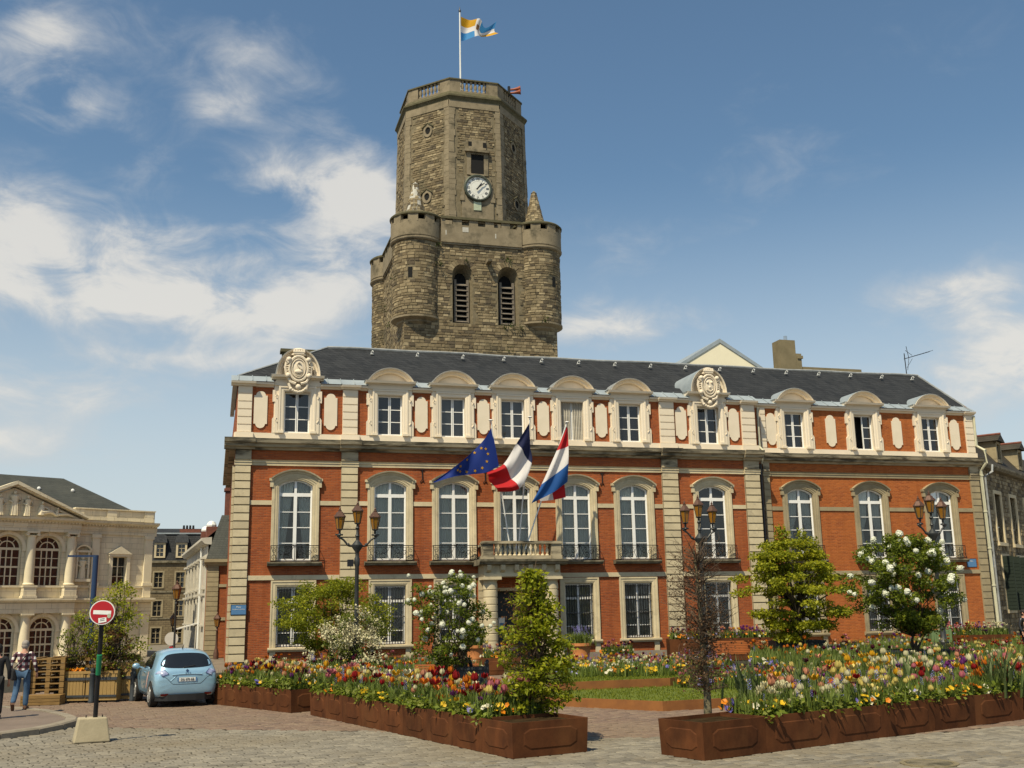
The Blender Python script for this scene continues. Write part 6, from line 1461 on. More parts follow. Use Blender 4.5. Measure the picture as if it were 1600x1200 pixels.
BLO = [bloom_geo(k, rf_) for k in (0, 0, 1, 2)]
BLM = {(k, c): BLO[k].mesh('bloom', PM[c], True) for k in range(4) for c in range(len(PC))}
def tri_arrays(mb):
    return np.array(mb.v, float), [tuple(f) for f in mb.f], list(mb.m)
def merge(items, mats, name, parent=None, **kw):
    """items: (geometry, location, rotation, scale, material override or None) joined into one mesh"""
    cache = {}; VV = []; LV = []; LS = []; MI = []; o = 0; lo = 0
    for g, loc, rz, sc, mo in items:
        if id(g) not in cache:
            cache[id(g)] = (np.array(g.v, float), np.concatenate([np.array(f) for f in g.f]), np.array([len(f) for f in g.f]), np.array(g.m))
        v, l, cnt, mi = cache[id(g)]; c, s = math.cos(rz), math.sin(rz)
        VV.append(np.stack([(v[:, 0]*c-v[:, 1]*s)*sc+loc[0], (v[:, 0]*s+v[:, 1]*c)*sc+loc[1], v[:, 2]*sc+loc[2]], 1)); LV.append(l+o); LS.append(cnt); MI.append(mi if mo is None else np.full(len(cnt), mo)); o += len(v)
    if not VV: return None
    V = np.concatenate(VV); L_ = np.concatenate(LV); Cn = np.concatenate(LS); st = np.concatenate([[0], np.cumsum(Cn)[:-1]])
    me = bpy.data.meshes.new(name); me.vertices.add(len(V)); me.vertices.foreach_set('co', V.ravel()); me.loops.add(len(L_)); me.loops.foreach_set('vertex_index', L_.astype(np.int32)); me.polygons.add(len(Cn)); me.polygons.foreach_set('loop_start', st.astype(np.int32))
    for m in mats: me.materials.append(m)
    me.polygons.foreach_set('material_index', np.concatenate(MI).astype(np.int32)); me.update(calc_edges=True)
    return link(name, me, parent, **kw)
def pansy_geo(rr):
    mb = MB()
    for k in range(5):
        a = k*2*PI/5; c, s = math.cos(a), math.sin(a); P = lambda r, t, z: (r*c-t*s, r*s+t*c, z)
        mb.add([P(.0,0,.0), P(.028,-.022,.012), P(.045,0,.010), P(.028,.022,.012)], [(0,1,2,3)])
    return mb
def tilted(mb, ax):
    R_ = Matrix.Rotation(ax, 3, 'X'); mb.v = [tuple(R_ @ Vector(p)) for p in mb.v]; return mb
PAN = [tilted(pansy_geo(rf_), rad(a)) for a in (25, 45, 65)]
def spike_geo():
    mb = MB()
    for k in range(16):
        a = k*2.4; z = .03+k*.009; r = .03*(1-.4*k/16); c, s = math.cos(a), math.sin(a); P = lambda r, t, z: (r*c-t*s, r*s+t*c, z)
        mb.add([P(.006,0,z), P(r,-.010,z+.006), P(r*1.1,0,z+.016), P(r,.010,z+.006)], [(0,1,2,3)])
    return mb
SPK = spike_geo()
PANC = [leaf_mat('pansy petals %d' % i, c, tuple(x*.75 for x in c), .2, .5) for i, c in enumerate([(.66,.21,.008), (.70,.45,.02), (.14,.12,.40), (.66,.62,.45), (.06,.03,.15), (.30,.28,.55)])]
TUL = []                                                  # every tulip: distance, place, form, colour, bed
BEDS = {}
def bed(key, where, polys, zs, nt, n_pan, n_spk, n_blade, mix, clump=.72, hscale=1.0, edge=None, nherb=0, bh=.40):
    BEDS[key] = where; rr = random.Random(hash(key) % 1000 if False else sum(map(ord, key)))
    area = [abs(sum(p[i][0]*p[(i+1)%len(p)][1]-p[(i+1)%len(p)][0]*p[i][1] for i in range(len(p)))/2) for p in polys]
    def pts(n):
        out = []
        for p, a, z in zip(polys, area, zs): out += [(x, y, z) for x, y in sample(p, max(1, int(n*a/sum(area))), rr)]
        return out
    seeds = [(p, rr.choices(range(len(PCN)), mix)[0], rr.choice((0, 0, 1, 2, 3)), rr.uniform(.85, 1.2)) for p in pts(max(7, nt//13))]
    for x, y, z in pts(nt):
        near = min(seeds, key=lambda s: (s[0][0]-x)**2+(s[0][1]-y)**2)
        if rr.random() < clump: c, k, hs = near[1], near[2], near[3]
        else: c, k, hs = rr.choices(range(len(PCN)), mix)[0], rr.randrange(4), rr.uniform(.85, 1.2)
        fi = min(9, max(0, int(rr.gauss(4.6*hs, 2.4)))); s = hscale*rr.uniform(.92, 1.15)
        TUL.append([(Vector((x, y, z))-CAM).length, (x, y, z), fi, k, c, rr.uniform(0, 6.28), s, key, rr.uniform(.85, 1.3)*(1.12 if key in ('B', 'BB', 'A') else .95)])
    it = []
    for x, y, z in pts(n_pan):
        c = rr.choices(range(6), (5, 5, 1, 4, .5, 1.5))[0]
        for q in range(rr.randint(3, 7)): it.append((rr.choice(PAN), (x+rr.gauss(0, .08), y+rr.gauss(0, .08), z+rr.uniform(.08, .24)), rr.uniform(-1.2, 1.2), rr.uniform(.9, 1.6), c))
    if it: tag(merge(it, PANC, 'pansies'), 'low orange, yellow and violet pansies growing in the %s' % where, 'pansies', kind='stuff')
    it = [(SPK, (x, y, z+rr.uniform(.2, .42)), rr.uniform(0, 6), rr.uniform(.8, 1.4), rr.choice((0, 0, 1))) for x, y, z in pts(n_spk)]
    if it: tag(merge(it, [leaf_mat('hyacinth blue '+key, (.16,.15,.48), (.24,.22,.52), .2), leaf_mat('hyacinth violet '+key, (.18,.05,.28), (.26,.09,.34), .2)], 'hyacinth_spikes'), 'small blue and violet flower spikes standing in the %s' % where, 'hyacinths', kind='stuff')
    if n_blade: tag(blades(pts(n_blade), bh*hscale, .035, M['blade'], 'bulb_leaves', sd=len(key)), 'green blade leaves of the bulbs filling the %s' % where, 'foliage', kind='stuff')
    if nherb:
        P_ = np.array(pts(nherb)); P_[:, 2] += np.random.default_rng(4).random(len(P_))*.16
        tag(leaves_at(P_, .07, M['herb'], 'ground_cover', sd=len(key)+3, up=1.2, aspect=.8), 'low leafy ground cover in the %s' % where, 'foliage', kind='stuff')
inset = lambda q, k=.10: [(c.x, c.y) for c in [p+(sum(q, Vector())/4-p).normalized()*k for p in q]]
# colour mixes follow PCN: red, maroon, golden, cream, orange, salmon, purple, pale yellow, rose
bed('A', 'left front planter row', [inset(q) for q in QA[:-1]], [.51]*8, 260, 120, 50, 4200, (5, 2, 4, 5, 3, 4, 1.0, 4, 1.5), hscale=1.0, clump=.55, nherb=4200)
bed('A2', 'planter row behind the car', [inset(q) for q in QA2], [.50]*6, 210, 90, 14, 2000, (.8, 1.2, 5, 6, 3, 2, .6, 6, 0), clump=.35, nherb=2000)
bed('B', 'right front planter row', [inset(q) for q in QB[1:]], [.52]*7, 150, 140, 45, 3600, (2.5, 2, 5, 5, 3, 3, 1, 4, 1.5), hscale=.92, nherb=5200)
BB = [(9.0, -30.9), (17.8, -28.0), (19.5, -25.0), (15.0, -24.8), (10.4, -28.3)]
bed('BB', 'bed right behind the front planters', [BB], [.45], 240, 80, 50, 5200, (2, 3, 4, 7, 2, 4, 2, 5, 2.5), hscale=1.08, nherb=3500)
FC = [(9.4, -18.3), (12.2, -19.4), (15.0, -17.2), (15.6, -15.2), (13.0, -13.2), (10.0, -14.2)]
FC3 = [(11.6, -20.7), (13.2, -22.9), (16.6, -19.8), (14.6, -18.4)]
FC2 = [(10.0, -14.0), (13.0, -13.0), (15.8, -15.0), (19.5, -9.0), (20.5, -5.6), (17.0, -4.6), (13.4, -5.4), (9.8, -9.5)]
bed('FC', 'middle flower bed before the porch', [FC], [.41], 150, 120, 34, 2400, (2, 3, 4, 5, 4, 4, 1, 4, 2), hscale=.8, nherb=1800)
bed('FC3', 'flower patch on the lower lawn left of the bare column', [FC3], [.2], 110, 60, 26, 1800, (3, 4, 4, 4, 4, 3, 1.5, 3, 2), hscale=.8, nherb=1200)
bed('FC2', 'low flower bed before the porch', [FC2], [.03], 280, 110, 60, 4200, (2, 3, 4, 5, 3, 4, 1.5, 4, 3), hscale=.82, nherb=1800)
FR_ = [(15.5, -24.2), (20.5, -22.5), (35, -9.0), (37.5, -3.0), (30.5, -3.2), (23.5, -8.8), (20.6, -8.8), (17.0, -15.0)]
bed('FR', 'wide flower bed on the right before the town hall', [FR_], [.42], 340, 130, 70, 8500, (2, 2, 4, 6, 3, 5, 1, 4, 3), hscale=1.05)
FL = [(.9, -16.8), (4.8, -18.2), (8.2, -13.5), (6.8, -6.5), (1.0, -6.0)]
bed('FL', 'flower bed at the left end of the town hall', [FL], [.36], 200, 70, 30, 3200, (1, 3, 4, 4, 2, 2, 1, 3, 1), hscale=1.0)
for k, (q, h) in enumerate(PB):
    bed('P%d' % k, ['tall planter behind the bench', 'tall planter behind the bench, right half', 'tall planter at the right edge', 'low planter beside the terracotta pot', 'planter left of the leafy column'][k], [inset(q)], [h-.05], (60, 70, 90, 40, 46)[k], 16, (8, 10, 16, 4, 26)[k], 420, (2, 2, 2, 2, 3, 4, 3, 1, 4), hscale=.95)
for nm, Q_, lb in (('A', QA[:-1], 'left front planters'), ('A2', QA2, 'planters behind the car'), ('B', QB[1:], 'right front planters')):
    rr = random.Random(len(lb)); cs = []
    for q in Q_:
        for _ in range(16):
            f = rr.random(); b_ = q[0].lerp(q[1], f); inn_ = (q[3]-q[0]).normalized(); cs.append((b_.x+inn_.x*rr.uniform(-.02, .22), b_.y+inn_.y*rr.uniform(-.02, .22), .55+rr.uniform(-.02, .16)))
    tag(leaf_cloud(cs, 260*len(Q_), .085, .13, [M['herb'], LG_, M['herb']], 'rim_foliage', None, 17, .9, .7), 'low light green leaves hanging over the rims of the %s' % lb, 'foliage', kind='stuff')
# the soil mounds of the beds
for nm, p, z, lb in (('BB', BB, .45, 'bed behind the right front planters'), ('FC', FC, .41, 'middle bed'), ('FC2', FC2, .03, 'low bed'), ('FR', FR_, .42, 'wide right bed'), ('FL', FL, .36, 'left bed')):
    MB().prism_z([(x, y) for x, y in p], -.02, z-.03, grow=-.06).obj('flower_bed', M['soil'], kind='structure')
def vis(t):
    x, y, d = proj(t[1]); return -10 < x < 1610 and y < 1200
TUL = [t for t in TUL if vis(t)]
TUL.sort(key=lambda t: t[0])
near = [t for t in TUL if t[7] in ('A', 'B', 'BB')][:290]; ids = {id(t) for t in near}
def spot(p, key):
    if key == 'BB': return '%s in the bed behind the right planters' % ('far left' if p[0] < 11 else 'left' if p[0] < 12.5 else 'midway' if p[0] < 14 else 'right' if p[0] < 15.5 else 'far right')
    Q = QA if key == 'A' else QB; i = min(range(len(Q)), key=lambda j: (sum(Q[j], Vector())/4-Vector((p[0], p[1], 0))).length)
    q = Q[i]; v = Vector((p[0], p[1], 0))-q[0]; u_ = (q[1]-q[0]); w_ = (q[3]-q[0]); w = ('front' if v.dot(w_)/w_.length_squared < .5 else 'back')+' '+('left' if v.dot(u_)/u_.length_squared < .5 else 'right')
    return '%s in the %s left planter from the hornbeam' % (w, ORD[len(Q)-1-i]) if key == 'A' else '%s in the %s planter of the right row' % (w, ORD[i])
for d, p, fi, k, c, rz, s, key, bs in near:
    h, _, me = FOL[fi]
    o = link('tulip', me, None, p); o.rotation_euler = (0, 0, rz); o.scale = (s, s, s)
    lab = '%s %s %s tulip %s' % ('tall' if h*s > .48 else 'short' if h*s < .36 else 'medium', ('closed', 'closed', 'wide open', 'double')[k], PCN[c], spot(p, key))
    tag(o, lab, 'tulip', lab)
    b = link('bloom', BLM[k, c], o, (0, 0, h-.01)); b.scale = (bs, bs, bs)
for key in BEDS:
    it = []
    for t in TUL:
        if t[7] != key or id(t) in ids: continue
        d, p, fi, k, c, rz, s, _, bs = t; h, g, _ = FOL[fi]
        it.append((g, p, rz, s, None)); it.append((BLO[k], (p[0], p[1], p[2]+(h-.01)*s), rz, s*bs, c+2))
    if it: tag(merge(it, [STEM, M['blade']]+PM, 'tulips'), 'mass of mixed tulips growing in the %s' % BEDS[key], 'tulips', kind='stuff')
# iris clumps
def iris(pt, h, n, label, sd, spread=.22):
    r_ = np.random.default_rng(sd); p = np.array([[pt[0], pt[1], pt[2]]])+np.concatenate([r_.normal(size=(n, 2))*spread, np.zeros((n, 1))], 1)
    tag(blades(p, h, .055, M['blade2'], 'iris_clump', sd=sd, lean=.5), label, 'iris')
for i, (x, y, D, h, n, lab) in enumerate([(1180, 1105, 19.6, .85, 70, 'large clump of sword shaped iris leaves right of the bare column'), (1262, 1090, 20.2, .8, 60, 'clump of sword shaped iris leaves second from the bare column'), (1560, 1070, 21.5, .95, 80, 'tall clump of iris leaves at the right edge of the front planters'), (1425, 1075, 21.6, .8, 50, 'clump of grey green iris leaves in front of the white viburnum'), (610, 1098, 25.5, .6, 40, 'clump of iris leaves midway along the left planter row'), (745, 1120, 20.5, .55, 40, 'clump of iris leaves just left of the leafy column')]):
    p = atD(x, y, D); iris((p.x, p.y, .45), h, n, lab, 40+i)

# ================================================================== TREES AND SHRUBS
LG = leaf_mat('fresh green leaves', (.25,.28,.022), (.14,.175,.014), .48); LY = leaf_mat('yellow green leaves', (.44,.43,.026), (.26,.27,.016), .5); LD = leaf_mat('deep green leaves', (.15,.19,.022), (.085,.12,.014), .42); LBB = leaf_mat('brown buds', (.12,.065,.03), (.07,.042,.022), .2); LB = leaf_mat('brown red leaves', (.15,.07,.028), (.085,.042,.018), .4); LW = leaf_mat('cream blossom', (.62,.56,.36), (.48,.45,.26), .2); LGW = leaf_mat('small olive leaves', (.19,.21,.04), (.10,.125,.02), .4); LH = leaf_mat('hornbeam leaves', (.31,.34,.018), (.17,.21,.014), .5)
SNOW = mat('white flower balls', (.70,.70,.58), (.58,.60,.45), 14, .9, .5, 40)
def branches(root, base, tips, r0, rr, m, stems=1, hub=None, name='trunk', wig=.12, rt=.012):
    mb = MB(); base = Vector(base); hubs = []
    for k in range(stems):
        a = rr.uniform(0, 2*PI); b0 = base+Vector((math.cos(a), math.sin(a), 0))*(.06 if stems > 1 else 0)
        h = Vector(hub)+Vector((rr.gauss(0, .14), rr.gauss(0, .14), rr.gauss(0, .12)))*(1 if stems > 1 else .3); hubs.append(h)
        mid = b0.lerp(h, .5)+Vector((rr.gauss(0, .05), rr.gauss(0, .05), 0)); mb.tube([b0-Vector((0,0,.08)), b0, mid, h], [r0*1.25, r0, r0*.85, r0*.7], 7)
    for t in tips:
        t = Vector(t); h = min(hubs, key=lambda q: (q-t).length); L_ = (t-h).length; n = 4
        pts = [h]+[h.lerp(t, i/n)+Vector((rr.gauss(0, wig), rr.gauss(0, wig), rr.gauss(0, wig)+.10*L_*math.sin(PI*i/n)*.4))*(1 if i < n else .0) for i in range(1, n+1)]
        mb.tube(pts, [max(rt, r0*.42*(1-.8*i/n)) for i in range(n+1)], 5)
    return mb.obj(name, m, root, smooth=True)
def shrub(name, label, cat, base, ztop, zlow, rx, ry, ntips, nleaf, lsize, lspread, lm, sd, r0=.05, stems=1, hubz=None, layered=0, shape=None, group=None, squash=.6, up=.6, bark=None, wig=.12):
    rr = random.Random(sd); t = thing(name, label, cat, base, 0, group); tips = []
    cz, hz = (ztop+zlow)/2-base[2], (ztop-zlow)/2
    while len(tips) < ntips:
        a, q = rr.uniform(0, 2*PI), math.sqrt(rr.random()); z = rr.uniform(-1, 1)
        lim = shape(z) if shape else math.sqrt(max(.04, 1-z*z*.92))
        q = .12+.88*q
        if layered: z = (round(z*layered)+rr.gauss(0, .14))/layered
        lump_ = 1+.16*math.sin(3*a+sd)+.10*math.sin(5*a+z*4)
        if name == 'leafy_column' and math.cos(a) < -.1 and z > -.55 and rr.random() < .6: continue
        tips.append((rx*q*lim*lump_*math.cos(a), ry*q*lim*lump_*math.sin(a), cz+hz*z))
    branches(t, (0, 0, 0), tips[:min(ntips, 44)], r0, rr, bark or M['bark'], stems, (0, 0, (hubz if hubz is not None else zlow)-base[2]), 'trunk', wig)
    leaf_cloud(tips, nleaf, lsize, lspread, lm, 'crown', t, sd, up, .62, squash)
    return t, tips
def balls(t, tips, n, r, sd, keep=None):
    rr = random.Random(sd); bm = MB()
    for i in range(34):
        z = 1-2*(i+.5)/34; a = i*2.399; q = math.sqrt(1-z*z); c = Vector((q*math.cos(a), q*math.sin(a), z)); u = c.orthogonal().normalized(); v = c.cross(u); c = c*rr.uniform(.88, 1.08)
        bm.add([c*r*.82+u*r*.34, c*r*.9+v*r*.34, c*r*.82-u*r*.34, c*r*.9-v*r*.34, c*r*1.04], [(0,1,4),(1,2,4),(2,3,4),(3,0,4)])
    ellipsoid(bm, (0, 0, 0), (r*.8, r*.8, r*.8), 8, 6); me = bm.mesh('flower_head', SNOW)
    cs = list(tips); rr.shuffle(cs)
    for p in cs[:n]:
        p = Vector(p); c_ = sum((Vector(q) for q in tips), Vector())/len(tips); p = p+(p-c_)*.05+Vector((0, -.14, .03)); o = link('flower_head', me, t, p+Vector((rr.gauss(0, .14), rr.gauss(0, .14)-.10, rr.gauss(0, .10)+.05))); s = rr.uniform(.6, 1.15); o.scale = (s, s, s*.85); o.rotation_euler = (rr.random()*3, rr.random()*3, rr.random()*3)
p = atD(520, 960, 40); shrub('green_tree', 'loose green leafy small tree before the left ground floor windows, left lamp behind it', 'tree', (p.x, p.y, .3), 3.55, 1.15, 2.15, 1.5, 130, 19000, .085, .40, [LG, LY, LG], 3, .05, 3, 1.0, 0, squash=.6)
p = atD(552, 1000, 37); shrub('blossom_shrub', 'cream blossoming shrub in front of the loose green tree', 'shrub', (p.x, p.y, .3), 2.3, .75, 1.15, 1.0, 60, 1800, .09, .22, [LGW, LGW, LD], 4, .04, 4, .8, 0)
bs_ = [o for o in bpy.data.objects if o.name.startswith('blossom_shrub')][0]; leaf_cloud([(random.gauss(0, .55), random.gauss(0, .5), random.gauss(1.25, .38)) for _ in range(60)], 3600, .065, .25, LW, 'blossom', bs_, 5, .5, .9)
p = atD(701, 1040, 28.5); t, tp = shrub('viburnum', 'white snowball viburnum growing from the dark box left of the porch', 'shrub', (p.x, p.y, .8), 3.35, 1.0, 1.08, .9, 80, 6500, .085, .25, [LD, LG, LD], 5, .045, 5, 1.05, 0)
balls(t, [q for q in tp if q[2] > .7], 56, .085, 8); balls(t, tp, 10, .085, 9)
p = atD(1428, 1020, 35); t, tp = shrub('viburnum', 'large white snowball viburnum at the right, before the third lamp', 'shrub', (p.x, p.y, .75), 4.5, 1.5, 1.85, 1.4, 130, 23000, .095, .36, [LD, LG, LD], 6, .06, 5, 1.1, 0)
balls(t, [q for q in tp if q[2] > 1.2], 74, .125, 10)
p = atD(1250, 1000, 41.7); shrub('green_tree', 'yellow green bushy small tree in a dark box right of the slatted bench', 'tree', (p.x, p.y, .9), 4.75, 1.15, 2.05, 1.6, 140, 26000, .115, .44, [LG, LY, LY], 7, .13, 1, 1.9, 4, squash=.42, shape=lambda z: (1-.30*z-.25*z*z) if z > -.6 else .62)
tr_ = [o for o in bpy.data.objects if o.get('label', '').startswith('yellow green bushy')][0]
tops = []
for k, (bx, by, bz, h_) in enumerate([(-.55, .1, 3.5, 1.1), (-.35, 0, 3.7, .7), (.55, .1, 3.6, .75), (.95, 0, 3.2, .8), (-1.3, .1, 3.0, .5)]): tops += [(bx+.12*math.sin(i*2+k), by, bz+h_*i/8) for i in range(9)]
leaf_cloud(tops, 1700, .11, .22, [LY, LG], 'top_sprigs', tr_, 31, .6, .62)
p0 = gnd(836, 1119, .5)
def cone(z): return 1.0 if z < .0 else max(.10, 1.0-.86*z)
t, tp = shrub('leafy_column', 'column shaped hornbeam in fresh green leaf, in the planter nearest the centre', 'tree', (p0.x, p0.y, .5), 3.02, .62, .62, .55, 170, 6500, .085, .18, [LH, LH, LY], 8, .045, 1, 1.1, 0, cone, wig=.05, bark=M['twig'])
rr = random.Random(77); bk = MB()
for i in range(210):
    z = rr.uniform(.2, 2.4); L_ = .62*max(.12, 1-z/3.2)*1.1; a = rr.uniform(0, 2*PI); P1 = Vector((L_*math.cos(a), L_*math.sin(a), z+rr.uniform(.05, .4))); bk.tube([(0,0,z), P1*.55+Vector((0,0,z*.45)), P1], [.009, .006, .003], 3, 0, False)
bk.tube([(0,0,0),(.02,0,1.4),(0,0,2.5)], [.04, .03, .008], 6); bk.obj('twigs', M['twig'], t)
leaf_cloud([(-.28, -.05, z) for z in (.9, 1.2, 1.5, 1.8, 2.1)], 700, .05, .38, LB, 'withered_leaves', t, 12, .3, .5)
p0 = gnd(1106, 1117, .5); t = thing('bare_column', 'leafless column shaped tree with fine brown twigs in a rusted planter', 'tree', (p0.x, p0.y, .5))
MB().tube([(0,0,-.05),(.01,0,.3),(-.02,.01,1.2),(-.04,0,2.0),(-.10,0,2.9)], [.075, .066, .052, .036, .012], 8).obj('trunk', M['bark_l'], t, smooth=True)
tw = MB()
for i in range(170):
    z = rr.uniform(.35, 2.75); k = (z-.35)/2.4; L_ = (.58*math.sin(PI*min(1, .18+.82*(1-k)))**.8+.06)*rr.uniform(.6, 1.15) if k > .25 else .5*rr.uniform(.5, 1.1)
    a = rr.uniform(0, 2*PI); b0 = Vector((-.03*k*2, 0, z)); P1 = b0+Vector((L_*math.cos(a), L_*math.sin(a), rr.uniform(.08, .45)*(1 if k > .3 else .3)))
    m_ = b0.lerp(P1, .5)+Vector((rr.gauss(0, .03), rr.gauss(0, .03), rr.gauss(0, .03))); tw.tube([b0, m_, P1], [.010, .007, .003], 3, 0, False)
    for q in range(8):
        f = rr.uniform(.2, 1); s0 = b0.lerp(P1, f); e0 = s0+Vector((rr.gauss(0, .11), rr.gauss(0, .11), rr.uniform(.0, .18))); tw.tube([s0, s0.lerp(e0, .5)+Vector((rr.gauss(0, .012), 0, 0)), e0], [.004, .003, .0015], 3, 0, False)
tw.obj('twigs', M['twig'], t)
leaf_cloud([(-.05+rr.gauss(0, .2), rr.gauss(0, .2), z) for z in np.linspace(.5, 1.9, 18)], 900, .05, .34, [LB, LBB], 'withered_leaves', t, 15, .3, .6)
leaf_cloud([(-.05+rr.gauss(0, .18), rr.gauss(0, .18), z) for z in np.linspace(.6, 2.7, 24)], 1300, .045, .30, [LBB, LBB], 'buds', t, 14, .3, .6)
p = atD(176, 1050, 31); shrub('green_tree', 'young green tree just right of the no entry sign at the left', 'tree', (p.x, p.y, .5), 3.35, 1.25, 1.1, .8, 60, 2600, .08, .26, [LG, LY, LY], 9, .022, 4, .9, 0, squash=.6)
p = atD(118, 1050, 30.7); shrub('green_tree', 'thin young tree with sparse leaves in the boarded planter by the bollards', 'tree', (p.x, p.y, .5), 2.5, 1.0, .55, .5, 34, 900, .075, .18, [LG, LGW], 10, .022, 4, .9, 0)
p = atD(172, 1060, 30.6); shrub('red_leaved_shrub', 'brown red leaved shrub in the boarded planter behind the sign pole', 'shrub', (p.x, p.y, .5), 1.95, .7, .72, .6, 50, 2300, .075, .2, [LB, LB, LG], 11, .025, 4, .7, 0)
# ================================================================== BOX PLANTERS, POTS, BENCHES
def quadbox(x0, x1, ybot, D, depth, z0, z1, name, label, m, cat='planter', posts=True, boards=0):
    a, b = atD(x0, ybot, D), atD(x1, ybot, D); u = Vector((b.x-a.x, b.y-a.y, 0)); w = u.length; u /= w; rz = math.atan2(u.y, u.x)
    t = thing(name, label, cat, (a.x, a.y, z0), rz); h = z1-z0
    mb = MB(); e = .03
    for A_ in ((0, w, 0, e), (0, w, depth-e, depth), (0, e, e, depth-e), (w-e, w, e, depth-e)): mb.box(A_[0], A_[1], A_[2], A_[3], .05, h)
    mb.box(e, w-e, e, depth-e, .05, h-.10); mb.box(-.02, w+.02, -.02, e+.02, h-.06, h+.015); mb.box(-.02, w+.02, -.015, .0, .06, .14)
    mb.obj('box', m, t); MB().box(e, w-e, e, depth-e, h-.10, h-.05).obj('soil', M['soil'], t)
    if posts:
        pm = MB().box(-.05, .05, -.05, .05, -.0, h+.05); pm.lathe([(.03, h+.05), (.05, h+.09), (.055, h+.13), (.03, h+.17), (.001, h+.18)], 0, 0, 8); pm = pm.mesh('corner_post', m)
        for X, Y in ((0, 0), (w, 0), (0, depth), (w, depth)): link('corner_post', pm, t, (X, Y, 0))
    if boards:
        bw = (w-.1)/boards; bm = MB().box(.004, bw-.004, -.018, 0, .12, h-.07).mesh('board', m)
        for i in range(boards): link('board', bm, t, (.05+i*bw, 0, 0))
    return t
quadbox(684, 760, 1040, 28.5, .9, 0, .86, 'box_planter', 'dark grey box planter with corner posts under the white viburnum left of the porch', M['anthracite'])
quadbox(1212, 1290, 1000, 41.7, 1.3, 0, .98, 'box_planter', 'dark grey box planter holding the yellow green tree right of the bench', M['anthracite'], posts=False, boards=9)
quadbox(1385, 1490, 1015, 35, 1.3, .0, .82, 'box_planter', 'low wide dark box planter under the large white viburnum at the right', M['anthracite'], posts=False)
vp = quadbox(1456, 1484, 985, 45, .8, .2, 1.2, 'green_planter', 'sage green slatted planter box on feet behind the large white viburnum', M['verdigris'], posts=True, boards=6)
def pot(p, r, h, label, sd):
    t = thing('terracotta_pot', label, 'flower pot', (p.x, p.y, .08))
    MB().lathe([(r*.68, 0), (r*.78, h*.35), (r*.80, h*.36), (r*.78, h*.40), (r*.92, h*.84), (r*1.03, h*.86), (r*1.03, h), (r*.9, h), (r*.88, h*.86)], 0, 0, 26).obj('pot', M['terra'], t, smooth=True, angle=35)
    MB().lathe([(r*.89, h*.86), (.001, h*.88)], 0, 0, 20).obj('soil', M['soil'], t)
    r_ = random.Random(sd); pts = [(r_.gauss(0, r*.45), r_.gauss(0, r*.45), h*.86) for _ in range(420)]
    blades(pts, .52, .035, M['blade'], 'leaves', t, sd=sd, lean=1.0)
    it = [(SPK, (r_.gauss(0, r*.5), r_.gauss(0, r*.5), h+r_.uniform(.3, .62)), r_.uniform(0, 6), r_.uniform(.7, 1.1), 0) for _ in range(46)]
    merge(it, [leaf_mat('blue bell flowers %d' % sd, (.20,.19,.50), (.28,.26,.58), .2)], 'flowers', t)
pot(atD(906, 1005, 45.5), .52, .86, 'large terracotta pot of blue flowers on the right side of the porch steps', 61)
pot(atD(741, 1005, 45.3), .48, .86, 'large terracotta pot of blue flowers left of the porch, behind the viburnum', 62)
def bench(x0, x1, y, D, label, ztop=.95, back=True):
    a, b = atD(x0, y, D), atD(x1, y, D); u = Vector((b.x-a.x, b.y-a.y, 0)); w = u.length; u /= w
    t = thing('park_bench', label, 'bench', (a.x, a.y, 0), math.atan2(u.y, u.x))
    sl = MB().box(0, w, -.02, .02, -.026, .026).mesh('slat', M['bench'])
    for i in range(7): o = link('slat', sl, t, (0, -.02-.012*i*1.1+.0, ztop-.04-i*.068)); o.rotation_euler = (rad(-8), 0, 0)
    for i in range(6): o = link('slat', sl, t, (0, -.18-i*.075, .46)); o.rotation_euler = (PI/2, 0, 0)
    lg = MB(); lg.tube([(0, .02, ztop), (0, -.12, .44), (0, -.05, 0)], .028, 6); lg.tube([(0, -.12, .43), (0, -.58, .43), (0, -.60, 0)], .028, 6); lg = lg.mesh('leg_frame', M['iron'])
    for X in (.18, w-.18): link('leg_frame', lg, t, (X, .04, 0))
    return t
bench(1113, 1207, 1003, 44, 'varnished orange slatted bench right of the bare column, before the tall planters', .97)
bn = bench(648, 748, 1036, 31.2, 'varnished orange slatted bench behind the dark box left of the porch, person on it', .86)

